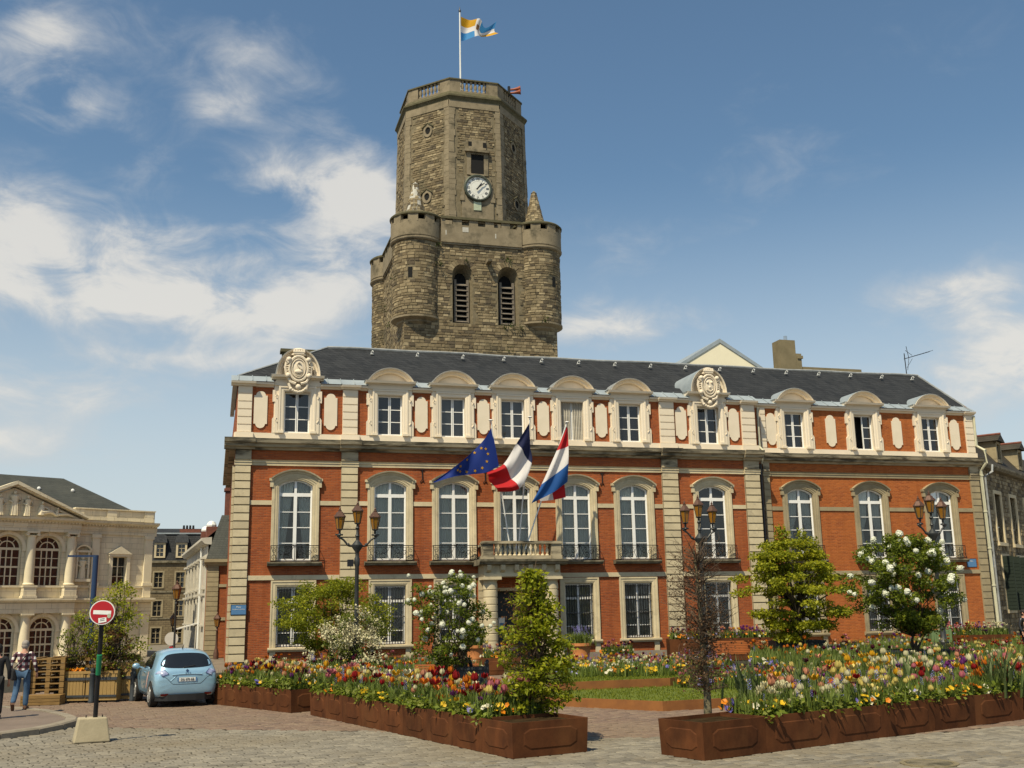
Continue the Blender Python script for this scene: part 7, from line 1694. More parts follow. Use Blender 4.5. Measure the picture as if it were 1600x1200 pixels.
# ================================================================== LAMPS
def lantern(t, pos, s=1.0, side=6, rz=0):
    L_ = MB(); n = side
    r0, r1, h = .115*s, .20*s, .46*s
    P = lambda r, k, z: (r*math.cos(2*PI*k/n+rz), r*math.sin(2*PI*k/n+rz), z)
    for k in range(n): L_.tube([P(r0, k, 0), P(r1, k, h)], .013*s, 4)
    for r, z in ((r0, 0), (r1, h)):
        for k in range(n): L_.tube([P(r, k, z), P(r, k+1, z)], .014*s, 4)
    L_.lathe([(.03*s, -.16*s), (.05*s, -.10*s), (.035*s, -.06*s), (r0*1.05, -.02*s), (r0*1.05, .0)], 0, 0, 8)
    o = L_.obj('lantern', M['lampiron'], t, pos)
    g = MB()
    for k in range(n): g.add([P(r0*.97, k, .01*s), P(r0*.97, k+1, .01*s), P(r1*.97, k+1, h), P(r1*.97, k, h)], [(0,1,2,3)])
    g.obj('glass', M['amber'], o)
    c = MB(); c.add([P(r1*1.16, k, h) for k in range(n)]+[P(r1*1.16, k, h+.03*s) for k in range(n)]+[P(r1*.60, k, h+.20*s) for k in range(n)]+[P(r1*.30, k, h+.245*s) for k in range(n)], [(a*n+k, a*n+(k+1)%n, (a+1)*n+(k+1)%n, (a+1)*n+k) for a in range(3) for k in range(n)]+[tuple(range(3*n, 4*n))])
    c.lathe([(.06*s, h+.24*s), (.075*s, h+.27*s), (.03*s, h+.30*s), (.045*s, h+.34*s), (.02*s, h+.38*s), (.008*s, h+.44*s)], 0, 0, 8)
    for k in range(n): c.lathe([(.012*s, h+.02*s), (.018*s, h+.05*s), (.004*s, h+.085*s)], P(r1*1.1, k, 0)[0], P(r1*1.1, k, 0)[1], 5)
    c.obj('lantern_cap', M['copperbrown'], o)
    return o
def triple(x, ytop, D, label, sp_, az=0.0):
    p = atD(x, ytop, D); H = p.z; t = thing('street_lamp', label, 'street lamp', (p.x, p.y, 0), az, 'cast iron three armed lamps')
    k = H/6.3; hub = H-1.55*k
    MB().lathe([(.26, 0), (.26, .15), (.20, .25), (.17, .8), (.19, .9), (.12, 1.0), (.10, 1.4), (.085, 1.5), (.07, hub-.75), (.10, hub-.66), (.10, hub-.45), (.065, hub-.38), (.07, hub-.22), (.19, hub-.05), (.20, hub+.04), (.10, hub+.16), (.05, hub+.22), (.06, hub+.34), (.09, hub+.36), (.05, hub+.42), (.04, hub+.58), (.08, hub+.64), (.04, hub+.70)], 0, 0, 14).obj('post', M['lampiron'], t, smooth=True, angle=35)
    lantern(t, (0, 0, hub+.82*k), .92*k)
    for s in (-1, 1):
        a = MB(); P = [(s*.15, 0, hub), (s*.32, 0, hub+.02), (s*.50, 0, hub+.22), (s*.72, 0, hub+.36), (s*sp_, 0, hub+.40)]; f = poly_edge(P); pts = [f(i/12) for i in range(13)]
        a.tube(pts, .036, 6); a.lathe([(.05, 0), (.075, .03), (.05, .07)], 0, 0, 8)
        a.v[-24:] = [(x_+s*sp_, y_, z_+hub+.36) for x_, y_, z_ in a.v[-24:]]
        a.tube([(s*sp_, 0, hub+.24), (s*sp_, 0, hub+.46)], [.02, .05], 8); a.tube([(s*(sp_-.12), 0, hub+.40), (s*(sp_+.16), 0, hub+.40)], .03, 6)
        ellipsoid(a, (s*.33, 0, hub+.05), (.06, .06, .06), 8, 6)
        a.obj('arm', M['lampiron'], t, smooth=True); lantern(t, (s*sp_, 0, hub+.60*k), .92*k)
    return t, hub
t, hub = triple(559, 786, 38, 'three armed lantern lamp post standing before the left end of the town hall', .64, rad(4))
mb = MB(); mb.box(-.34, -.14, -.08, .08, hub-.72, hub-.48); mb.tube([(-.14, 0, hub-.6), (-.05, 0, hub-.6)], .03, 5); mb.tube([(-.24, 0, hub-.72), (-.22, -.04, hub-.80), (-.30, 0, hub-.84)], .012, 4); mb.obj('floodlight', M['ink'], t)
triple(1090, 777, 40, 'three armed lantern lamp post rising behind the bare column tree', .60, rad(6))
triple(1451, 770, 41, 'three armed lantern lamp post above the large white viburnum at the right', .58, rad(8))
def single(x, ytop, D, label, s=1.0, wall=False):
    p = atD(x, ytop, D); H = p.z; t = thing('street_lamp', label, 'street lamp', (p.x, p.y, 0))
    MB().lathe([(.15, 0), (.15, .3), (.10, .5), (.06, .7), (.045, H-1.15*s), (.08, H-1.1*s), (.04, H-.98*s)], 0, 0, 10).obj('post', M['lampiron'] if not wall else M['copperbrown'], t, smooth=True, angle=40)
    lantern(t, (0, 0, H-.88*s), 1.05*s)
single(277, 908, 55, 'tall single lantern lamp post in the side street right of the courthouse', 1.05)
single(271, 958, 72, 'smaller lantern lamp farther down the side street, left of the tall one', .95)
single(340, 957, 60, 'lantern on a brown post against the narrow brick corner house', .9, True)

# ================================================================== FLAGS ON THE BALCONY
FPY = -1.12
def bp(x, y, Y): return onY(x, y, Y)
def pole_flag(xb, yb, xt, yt, Yt, lab):
    a, b = bp(xb, yb+6, FPY), bp(xt, yt, Yt); t = thing('flagpole', lab, 'flagpole', a); v = b-a
    MB().tube([(0, 0, -.25), v], [.035, .028], 8).obj('pole', M['signwhite'], t, smooth=True)
    mb = MB(); ellipsoid(mb, v+v.normalized()*.04, (.11, .11, .045), 10, 6); mb.obj('finial', M['signwhite'], t, smooth=True)
    return a, b
YT = -2.1
a1, b1 = pole_flag(797, 843, 767, 658, YT, 'white flagpole leaning left from the balcony, carrying the blue starred flag')
a2, b2 = pole_flag(810, 843, 828, 653, YT, 'white middle flagpole on the balcony, carrying the blue, white and red flag')
a3, b3 = pole_flag(821, 843, 885.5, 661, YT, 'white flagpole leaning right from the balcony, carrying the horizontally striped flag')
def flag(lab, top, bot, hoist, fly, Y, mats, mf, rip, nu=30, nv=20, extra=None):
    F = lambda l: poly_edge([bp(x, y, Y+dy) for x, y, dy in l])
    cm = cloth(F(top), F(bot), F(hoist), F(fly), nu, nv, mf, None, 'cloth', ripple=rip); o = Vector(cm.v[0])
    t = thing('flag', lab, 'flag', o); cm.v = [tuple(Vector(p)-o) for p in cm.v]
    c = cm.obj('cloth', mats, t, smooth=True); return t, cm, o
STAR = [(math.sin(k*PI/5)*(1 if k % 2 == 0 else .40), math.cos(k*PI/5)*(1 if k % 2 == 0 else .40)) for k in range(10)]
t, cm, o = flag('dark blue flag with a ring of yellow stars, blowing left from the left flagpole', [(768, 668, 0), (757, 686, -.1), (738, 706, .05), (712, 728, -.1), (677, 753, .1)], [(779.5, 728, 0), (760, 738, -.12), (738, 741, .06), (712, 744, -.08), (679, 754, .1)], [(768, 668, 0), (774, 698, 0), (779.5, 728, 0)], [(677, 753, .1), (678, 753.6, .1), (679, 754, .1)], YT+.1,
    [FB_], lambda u, v: 0, lambda u, v: Vector((0, (.10*math.sin(u*8+v*3)+.05*math.sin(u*17-v*4))*u*1.3, 0)), 34, 18)
NU, NV = 34, 18
def at_uv(cm, u, v):
    i, j = min(NU-1, int(u*NU)), min(NV-1, int(v*NV)); a, b = u*NU-i, v*NV-j; g = lambda i, j: Vector(cm.v[j*(NU+1)+i])
    p = g(i,j)*(1-a)*(1-b)+g(i+1,j)*a*(1-b)+g(i,j+1)*(1-a)*b+g(i+1,j+1)*a*b; du = g(i+1, j)-g(i, j); dv = g(i, j+1)-g(i, j); n = du.cross(dv)
    if n.y > 0: n = -n
    return p, du.normalized(), dv.normalized(), n.normalized()
for k in range(12):
    a = 2*PI*k/12; p, du, dv, n = at_uv(cm, .46+.26*math.cos(a), .5+.34*math.sin(a)); w = dv; r = .085
    e1 = du; e2 = n.cross(du).normalized()
    mb = MB(); mb.add([p+e1*x*r+e2*y*r+n*.012 for x, y in STAR], [tuple(range(10))]); mb.add([p+e1*x*r+e2*y*r-n*.012 for x, y in STAR], [tuple(range(10))]); mb.obj('star', FY_, t)
flag('blue, white and red vertically striped flag hanging from the middle flagpole', [(827, 661, 0), (808, 692, -.1), (787, 725, .1), (760, 739, -.1)], [(828.5, 700, .15), (830, 724, .25), (812, 763, -.05), (779, 768, .1)], [(827, 661, 0), (828, 680, .1), (828.5, 700, .15)], [(760, 739, -.1), (768, 755, .08), (779, 768, .1)], YT-.25,
     [FN, FW_, FR], lambda u, v: 0 if u < .335 else (1 if u < .665 else 2), lambda u, v: Vector((0, .13*math.sin(v*10+u*4)*min(1, u*2)+.05*math.sin(v*19-u*5)*u, 0)), 36, 22)
flag('red, white and blue horizontally striped flag hanging from the right flagpole', [(885.5, 666, 0), (886.5, 668, 0), (887.5, 672, .05)], [(829, 787, 0), (846, 779, -.1), (866, 768, .08), (888, 752, .0)], [(885.5, 666, 0), (870, 704, 0), (846, 757, 0), (829, 787, 0)], [(887.5, 672, .05), (888, 697, .1), (888, 724, -.05), (888, 752, 0)], YT+.05,
     [FR, FW_, FD], lambda u, v: 0 if v < .335 else (1 if v < .66 else 2), lambda u, v: Vector((0, .10*math.sin(u*9+v*5)*v, 0)), 24, 30)
t_ = [x for x in bpy.data.objects if x.name.startswith('flag') and x.get('label', '').startswith('red, white')][0]; oo = t_.location
mb = cloth(poly_edge([bp(842, 777, YT+.35), bp(862, 764, YT+.4), bp(882, 757, YT+.35)]), poly_edge([bp(844, 783, YT+.35), bp(865, 781, YT+.45), bp(884, 777, YT+.35)]), poly_edge([bp(842, 777, YT+.35), bp(844, 783, YT+.35)]), poly_edge([bp(882, 757, YT+.35), bp(884, 777, YT+.35)]), 10, 5, lambda u, v: 0 if u < .5 else 1, None, 'fold')
mb.v = [tuple(Vector(p)-oo) for p in mb.v]; mb.obj('folded_end', [FW_, FR], t_, smooth=True)

# ================================================================== NO ENTRY SIGN
sb = gnd(143, 1160); D_ = (sb-CAM).dot(FWD)
t = thing('no_entry_sign', 'round red no entry sign on a dark pole set in a sandy concrete block', 'road sign', (sb.x, sb.y, 0))
mb = MB(); mb.taper(.0, .15, 0, .46, .335, .24, .26, .18); bl = mb.obj('concrete_block', M['concrete'], t); bl.rotation_euler = (0, 0, rad(10))
mod = bl.modifiers.new('bevel', 'BEVEL'); mod.width = .025; mod.segments = 2
for q in (-.14, .16): MB().tube([(q, .1, .44), (q, .1, .505)], .012, 5).obj('lifting_pin', M['iron'], t)
c = atD(160, 957, D_+.1)-t.location; bs = Vector((.03, .10, .44))
MB().tube([bs, c+Vector((0, .03, .2))], .046, 10).obj('pole', M['ink'], t, smooth=True)
pt = lambda z: bs+(c-bs)*((z-bs.z)/(c.z-bs.z))
MB().tube([pt(1.28), pt(1.45), pt(1.66)], .052, 10).obj('green_tape', M['tape'], t, smooth=True)
def disc(r, y, m, name): 
    mb = MB(); n = 40; mb.add([(r*math.cos(2*PI*i/n), y, r*math.sin(2*PI*i/n)) for i in range(n)], [tuple(range(n))]); o = mb.obj(name, m, t, c); o.rotation_euler = (rad(-2), rad(3), rad(-4)); return o
mb = MB(); n = 40
mb.add([(.235*math.cos(2*PI*i/n), 0, .235*math.sin(2*PI*i/n)) for i in range(n)]+[(.235*math.cos(2*PI*i/n), -.02, .235*math.sin(2*PI*i/n)) for i in range(n)], [tuple(range(n)), tuple(range(2*n-1, n-1, -1))]+[(i, (i+1)%n, (i+1)%n+n, i+n) for i in range(n)])
o = mb.obj('sign_plate', M['signwhite'], t, c); o.rotation_euler = (rad(-2), rad(3), rad(-4))
disc(.217, -.024, M['signred'], 'red_disc')
def on_sign(poly, y, m, name): mb = MB(); mb.add([(a, y, b) for a, b in poly], [tuple(range(len(poly)))]); o = mb.obj(name, m, t, c); o.rotation_euler = (rad(-2), rad(3), rad(-4)); return o
on_sign([(-.165, -.038), (.165, -.038), (.165, .038), (-.165, .038)], -.027, M['signwhite'], 'white_bar')
on_sign([(-.045, -.206), (.10, -.176), (.088, -.09), (-.059, -.112)], -.030, M['signwhite'], 'sticker')
for q in (0, 1): on_sign([(-.02, -.125-.03*q), (.06, -.108-.03*q), (.06, -.120-.03*q), (-.02, -.137-.03*q)], -.032, M['postgrey'], 'sticker_print')
on_sign([(.135+.036*math.cos(k*PI/5), -.062+.044*math.sin(k*PI/5)) for k in range(10)], -.030, M['palegreen'], 'sticker')

# ================================================================== BLUE HEIGHT GANTRY, PALLETS, BOARDED PLANTERS, BOLLARDS
p = atD(150, 868, 45); t = thing('blue_pole', 'tall dark blue pole with a thin arm, in front of the courthouse', 'pole', (p.x, p.y, 0))
MB().tube([(0, 0, 0), (0, 0, p.z)], .115, 12).obj('post', M['polepaint'], t, smooth=True, angle=40); MB().box(-1.12, .1, -.03, .03, p.z-.06, p.z+.02).obj('arm', M['polepaint'], t)
p = atD(72, 1092, 30); t = thing('timber_seating', 'honey coloured stack of timber pallets forming a stepped seat beside the plaid shirted man', 'timber seat', (p.x, p.y, 0), rad(-8))
t.location.z = 0
for k in range(6):
    z = .28+k*.17; pal = link('pallet', None, t, (0, 0, z)) if False else None
    mb = MB(); mb.box(-.42, .42, 0, .05, 0, .10) if False else None
    for y in (0, .45, .9):
        mb.box(-.45, .45, y, y+.12, .09, .125)
    for x in (-.45, -.05, .33): mb.box(x, x+.12, 0, 1.02, .125, .15); 
    for x in (-.45, -.06, .33):
        for y in (0, .45, .9): mb.box(x, x+.12, y, y+.12, .0, .09)
    mb.obj('pallet', M['wood'], t, (0, 0, z))
st = MB(); st.box(-.55, .52, -.50, .0, 0, .27); st.obj('step_box', M['wood'], t)
for s in (0, 1, 2): MB().box(-.54, .51, -.515, -.5, .01+s*.088, .085+s*.088).obj('board', M['wood'], t)
MB().box(-.62, -.47, -.1, .9, .27, 1.2).obj('side_board', M['wood'], t)
p = atD(84, 1035, 31.4); t = thing('pallet_bench', 'long honey timber pallet back running behind the boarded planters at the left', 'timber seat', (p.x, p.y, 0), rad(-10))
for z in (.55, .85, 1.12): MB().box(0, 2.5, 0, .05, z, z+.16).obj('rail', M['wood'], t)
for x in (.1, .9, 1.7, 2.4): MB().box(x, x+.09, .05, .14, 0, 1.28).obj('post', M['wood'], t)
for k, (x0, x1, D, zt, lb) in enumerate(((90, 131, 30.2, .86, 'yellow boarded planter with orange flowers, nearest the pallet stack'), (133, 181, 30.2, .86, 'yellow boarded planter behind the sign pole'), (183, 212, 30.6, 1.08, 'taller yellow boarded planter beside the blue car'))):
    tt = quadbox(x0, x1, 1092, D, .62, 0, zt, 'boarded_planter', lb, M['wood_y'], posts=False, boards=7)
    w = tt.children[0].dimensions.x if False else (atD(x1, 1092, D)-atD(x0, 1092, D)).length
    MB().box(-.01, w+.01, -.045, -.02, .62, .70).obj('band', M['postgrey'], tt); MB().box(-.01, w+.01, -.045, -.02, .15, .21).obj('band', M['postgrey'], tt)
    if k == 0:
        rr = random.Random(4); it = []
        for _ in range(90): it.append((rr.choice(PAN), (rr.uniform(.05, w-.05), rr.uniform(.02, .5), .82+rr.uniform(.0, .12)), rr.uniform(-1, 1), rr.uniform(1, 1.5), rr.choice((0, 0, 0, 1))))
        merge(it, PANC, 'orange_flowers', tt)
    leaf_cloud([(w*(i+.5)/6, .3, zt-.02) for i in range(6)], 160, .06, .22, M['herb'], 'leaves', tt, 70+k, 1)
    if k == 2: leaf_cloud([(w*(i+.5)/4, .3, zt+.1) for i in range(4)], 260, .07, .25, [LG, LB], 'leaves', tt, 75, 1)
bm_ = MB().lathe([(.085, 0), (.085, .05), (.075, .07), (.075, .74), (.085, .76), (.085, .80), (.05, .83), (.075, .89), (.06, .95), (.001, .97)], 0, 0, 12)
me = bm_.mesh('bollard', M['postgrey'], True, 40)
for i, (x, y) in enumerate(((87, 1096), (96, 1097), (132, 1097), (142, 1098), (181, 1096), (206, 1095))):
    g = gnd(x, y); o = link('bollard', me, None, (g.x, g.y, 0)); tag(o, 'dark grey ball topped bollard, %s' % ['behind the pallet stack, leftmost', 'second from the left, before the first boarded planter', 'third from the left, between the boarded planters', 'just left of the no entry pole', 'right of the no entry pole', 'rightmost, next to the blue car'][i], 'bollard', 'bollards before the boarded planters')

p = atD(268, 998, 58); t = thing('road_sign', 'small round road sign seen from behind in the side street beside the tall lamp', 'road sign', (p.x, p.y, 0))
MB().tube([(0, 0, 0), (0, 0, p.z+.3)], .035, 6).obj('pole', M['signback'], t); mb = MB(); mb.prism_y([(.36*math.cos(k*PI/12), p.z+.36*math.sin(k*PI/12)) for k in range(24)], -.07, -.045); mb.obj('sign_plate', M['signback'], t)
MB().box(-.10, .16, -.075, -.05, p.z-1.0, p.z-.42).obj('red_plate', M['signred'], t)
# ================================================================== CAR
def make_car():
    t = thing('parked_car', 'pale metallic blue small hatchback parked with its tail to the viewer', 'car', (-1.42, -17.35, 0), rad(12)); t.scale = (.97, .97, .97)
    # stations along the length (y forward): half section as (half width, z)
    st = [ # y, [(w, z)...] from sill to roof centre
     (-.62, [(.50,.40),(.66,.44),(.72,.56),(.73,.74),(.68,.86),(.56,.93),(.40,.955),(.2,.96),(0,.962)]),
     (-.54, [(.60,.26),(.76,.33),(.815,.54),(.82,.76),(.77,.90),(.62,.98),(.46,1.01),(.22,1.02),(0,1.022)]),
     (-.40, [(.64,.22),(.82,.28),(.86,.54),(.865,.78),(.82,.95),(.70,1.12),(.58,1.22),(.3,1.25),(0,1.255)]),
     (-.22, [(.66,.20),(.84,.26),(.875,.54),(.88,.80),(.84,.97),(.73,1.22),(.615,1.40),(.34,1.455),(0,1.47)]),
     (.05, [(.66,.19),(.845,.24),(.88,.54),(.885,.80),(.85,.98),(.745,1.26),(.635,1.465),(.36,1.53),(0,1.545)]),
     (.6, [(.66,.19),(.84,.24),(.875,.54),(.875,.80),(.85,.98),(.75,1.27),(.645,1.485),(.37,1.555),(0,1.57)]),
     (1.2, [(.66,.19),(.835,.24),(.865,.54),(.865,.80),(.845,.98),(.745,1.26),(.64,1.475),(.37,1.545),(0,1.56)]),
     (1.75, [(.66,.19),(.835,.24),(.865,.54),(.865,.78),(.845,.965),(.74,1.18),(.61,1.36),(.36,1.43),(0,1.44)]),
     (2.25, [(.66,.20),(.84,.25),(.87,.54),(.865,.76),(.84,.94),(.74,1.04),(.58,1.10),(.35,1.13),(0,1.14)]),
     (2.75, [(.65,.21),(.83,.27),(.865,.52),(.85,.72),(.80,.86),(.66,.94),(.5,.97),(.3,.985),(0,.99)]),
     (3.2, [(.58,.24),(.74,.30),(.79,.5),(.77,.66),(.70,.76),(.55,.82),(.4,.84),(.2,.85),(0,.855)]),
     (3.42, [(.4,.32),(.55,.38),(.60,.5),(.58,.6),(.5,.68),(.38,.72),(.25,.74),(.12,.745),(0,.75)])]
    mb = MB(); K = 9; vs = []; R_ = 2*K-1
    for y, h in st:
        vs += [(w, y, z) for w, z in h]+[(-w, y, z) for w, z in reversed(h[:-1])]
    fs = [(i*R_+k, (i+1)*R_+k, (i+1)*R_+k+1, i*R_+k+1) for i in range(len(st)-1) for k in range(R_-1)]
    fs += [tuple(range(R_)), tuple((len(st)-1)*R_+k for k in reversed(range(R_)))]
    fs += [(i*R_, i*R_+R_-1, (i+1)*R_+R_-1, (i+1)*R_) for i in range(len(st)-1)]
    mb.add(vs, fs)
    me0 = mb.mesh('body', M['carpaint'], True); tmp = bpy.data.objects.new('body', me0); COL.objects.link(tmp); m = tmp.modifiers.new('s', 'SUBSURF'); m.levels = 3; m.render_levels = 3
    dg = bpy.context.evaluated_depsgraph_get(); me = bpy.data.meshes.new_from_object(tmp.evaluated_get(dg)); bpy.data.objects.remove(tmp)
    bvh = BVHTree.FromPolygons([v.co.copy() for v in me.vertices], [tuple(p.vertices) for p in me.polygons])
    # wheel openings: push the shell in where the wheels sit
    link('body', me, t)
    def patch(outline, plane, name, m, off=.006, rings=6, thick=0, label=None, parent=None):
        cx = sum(p[0] for p in outline)/len(outline); cz = sum(p[1] for p in outline)/len(outline); n = len(outline); V = []; ok = True
        def cast(a, z):
            if plane == 'back': o_, d = Vector((a, -3, z)), Vector((0, 1, 0))
            elif plane == 'left': o_, d = Vector((-3, a, z)), Vector((1, 0, 0))
            else: o_, d = Vector((3, a, z)), Vector((-1, 0, 0))
            loc, nor, _, _ = bvh.ray_cast(o_, d)
            if loc is None: return None
            if nor.dot(d) > 0: nor = -nor
            return loc+nor*off
        pts = []
        for r in range(rings, 0, -1):
            for x, z in outline:
                q = cast(cx+(x-cx)*r/rings, cz+(z-cz)*r/rings); pts.append(q if q else Vector((0, 0, 0)) if not V else V[-1]); V.append(pts[-1])
        q = cast(cx, cz); V.append(q if q else V[-1])
        F = [(r*n+i, r*n+(i+1)%n, (r+1)*n+(i+1)%n, (r+1)*n+i) for r in range(rings-1) for i in range(n)]+[((rings-1)*n+i, (rings-1)*n+(i+1)%n, rings*n) for i in range(n)]
        o = MB().add(V, F).obj(name, m, parent or t, smooth=True)
        if label: o['label'] = label
        return o
    def smooth_poly(pts, k=5):
        f = [Vector((a, b, 0)) for a, b in pts]; n = len(f); out = []
        for i in range(n):
            p0, p1, p2, p3 = f[i-1], f[i], f[(i+1)%n], f[(i+2)%n]
            for j in range(k):
                s = j/k; q = .5*((2*p1)+(p2-p0)*s+(2*p0-5*p1+4*p2-p3)*s*s+(3*p1-p0-3*p2+p3)*s**3); out.append((q.x, q.y))
        return out
    patch(smooth_poly([(-.685, 1.12), (-.60, 1.30), (-.44, 1.405), (0, 1.435), (.44, 1.405), (.60, 1.30), (.685, 1.12), (.50, 1.055), (0, 1.035), (-.50, 1.055)]), 'back', 'rear_window', M['carglass'])
    def line(pts, plane, name, m, r=.006, off=.002):
        V = []
        for a, z in pts:
            if plane == 'back': o_, d = Vector((a, -3, z)), Vector((0, 1, 0))
            else: o_, d = Vector((-3 if plane == 'left' else 3, a, z)), Vector((1 if plane == 'left' else -1, 0, 0))
            loc, nor, _, _ = bvh.ray_cast(o_, d)
            if loc: V.append(loc-d*off)
        return MB().tube(V, r, 4).obj(name, m, t)
    seam = smooth_poly([(-.66, .93), (-.52, .76), (-.40, .64), (-.3, .615), (.3, .615), (.40, .64), (.52, .76), (.66, .93)], 6)[:-6]
    line(seam, 'back', 'tailgate_seam', M['blackplastic'], .006, .0)
    line([(-.28, .845), (-.40, .74), (-.45, .70)], 'back', 'crease', M['carpaint'], .012, .0); line([(-.40, .86), (-.2, .875), (.2, .875), (.40, .86)], 'back', 'handle_bar', M['carpaint'], .018, .004)
    for s in (-1, 1):
        patch([(s*.50, .895), (s*.60, 1.00), (s*.76, .965), (s*.82, .90), (s*.66, .83)], 'back', 'tail_light', M['tail'], .014, 5)
        line([(s*.50, .895), (s*.60, 1.00), (s*.76, .965), (s*.82, .90), (s*.66, .83), (s*.50, .895)], 'back', 'lamp_bezel', M['polepaint'], .008, .014)
        patch([(s*.48, .37), (s*.68, .37), (s*.68, .315), (s*.50, .315)], 'back', 'reflector', M['reflector'], .012, 3)
        line([(s*.46, .30), (s*.56, .295), (s*.68, .31), (s*.70, .37)], 'back', 'reflector_trim', M['chrome'], .009, .012)
    pl = patch([(-.265, .79), (.265, .79), (.265, .685), (-.265, .685)], 'back', 'number_plate', M['platewhite'], .014, 4)
    for s in (-1, 1): patch([(s*.265, .79), (s*.225, .79), (s*.225, .685), (s*.265, .685)], 'back', 'plate_band', M['plateblue'], .016, 2)
    yb = bvh.ray_cast(Vector((0, -3, .74)), Vector((0, 1, 0)))[0].y-.022
    o = link('lettering', text_mesh('DA 479 AB', .098, M['ink'], .002), t, (0, yb, .735)); o.rotation_euler = (PI/2, 0, 0); o.scale = (.78, 1, 1)
    yb = bvh.ray_cast(Vector((0, -3, .91)), Vector((0, 1, 0)))[0].y-.008
    o = link('lettering', text_mesh('Z O E', .06, M['polepaint'], .002), t, (.02, yb-.006, .905)); o.rotation_euler = (rad(80), 0, 0)
    patch([(0, 1.01), (.045, .965), (0, .92+.0), (-.045, .965)], 'back', 'emblem', M['polepaint'], .012, 2)
    line([(-.1, 1.055), (.22, 1.10)], 'back', 'wiper', M['blackplastic'], .012, .02)
    for s, pn in ((-1, 'left'), (1, 'right')):
        patch(smooth_poly([(.22, 1.02), (.30, 1.22), (.46, 1.36), (.95, 1.42), (.98, 1.02)], 3), pn, 'side_window', M['carglass'], .005, 6)
        patch(smooth_poly([(1.03, 1.02), (1.03, 1.42), (1.45, 1.38), (1.85, 1.20), (2.02, 1.03)], 3), pn, 'side_window', M['carglass'], .005, 6)
        for yy in (1.0, 2.0): line([(yy, z) for z in (.34, .5, .7, .95)], pn, 'door_seam', M['blackplastic'], .005, .0)
        line([(y, .33) for y in (.30, 1.0, 1.7, 2.1)], pn, 'sill_seam', M['blackplastic'], .008, .0)
        line([(y, .90) for y in (1.12, 1.2, 1.28)], pn, 'door_handle', M['carpaint'], .018, .012)
        mi = MB(); ellipsoid(mi, (s*.99, 1.95, 1.04), (.11, .07, .085), 10, 8); mi.tube([(s*.82, 1.95, .99), (s*.93, 1.95, 1.02)], .025, 5); mi.obj('mirror', M['carpaint'], t, smooth=True)
        for y in (0.0, 2.6):
            mb = MB(); X = s*.80
            n = 28; prof = [(.30, -.11), (.325, -.09), (.33, 0), (.325, .09), (.30, .105), (.21, .10)]
            vs = [(X+s*b, y+a*math.cos(2*PI*i/n), .33+a*math.sin(2*PI*i/n)) for a, b in prof for i in range(n)]
            mb.add(vs, [(k*n+i, k*n+(i+1)%n, (k+1)*n+(i+1)%n, (k+1)*n+i) for k in range(len(prof)-1) for i in range(n)]); w = mb.obj('wheel', M['tyre'], t, smooth=True, angle=50)
            r = MB(); r.add([(X+s*.085, y+.215*math.cos(2*PI*i/n), .33+.215*math.sin(2*PI*i/n)) for i in range(n)], [tuple(range(n))]); r.obj('wheel_well', M['blackplastic'], w)
            r = MB()
            for k in range(5):
                a = 2*PI*k/5+.3; c_, s_ = math.cos(a), math.sin(a); r.obox((X+s*.088, y-s_*.03, .33-c_*-.0+0) if 0 else (X+s*.088, y+c_*.03+s_*.03, .33+s_*.03-c_*.03), (s*.022, 0, 0), (0, c_*.19, s_*.19), (0, -s_*.06, c_*.06))
            r.sweep([(math.cos(2*PI*i/n), math.sin(2*PI*i/n), 0, 0) for i in range(2)], [(0, 0), (0, 0)]) if False else None
            ring = [(X+s*.10, y+.20*math.cos(2*PI*i/24), .33+.20*math.sin(2*PI*i/24)) for i in range(25)]; r.tube(ring, .018, 5); ellipsoid(r, (X+s*.105, y, .33), (.02, .05, .05), 8, 5); r.obj('rim', M['rim'], w)
            arc = [(y+.37*math.cos(PI*i/14-.12), .33+.37*math.sin(PI*i/14*1.08-.12)) for i in range(15)]
            patch([(y+.375*math.cos(2*PI*i/24), max(.215, .33+.375*math.sin(2*PI*i/24))) for i in range(24)], pn, 'wheel_arch', M['blackplastic'], .004, 5)
    MB().tube([(0, .25, 1.55), (0, .12, 1.66)], [.02, .006], 5).obj('aerial', M['ink'], t); bp_ = [(-.80, -.30), (-.70, -.47), (-.50, -.585), (-.25, -.63), (0, -.64), (.25, -.63), (.50, -.585), (.70, -.47), (.80, -.30)]; MB().prism_z(bp_, .175, .345).obj('lower_bumper', M['blackplastic'], t); MB().box(-.62, .62, -.3, 2.9, .16, .24).obj('underbody', M['blackplastic'], t)
    sk = flat('pale pink sticker', (.55, .36, .32), .5); patch([(.42, .92), (.50, .96), (.56, .86), (.66, .80), (.72, .66), (.86, .50), (.80, .44), (.62, .58), (.52, .70), (.46, .80)], 'left', 'sticker', sk, .006, 3, label='pale pink and white picture sticker on the rear side')
    patch([(1.52, .60), (1.55, .60), (1.55, .42), (1.52, .42)], 'left', 'sticker', M['signwhite'], .006, 2)
    return t
make_car()

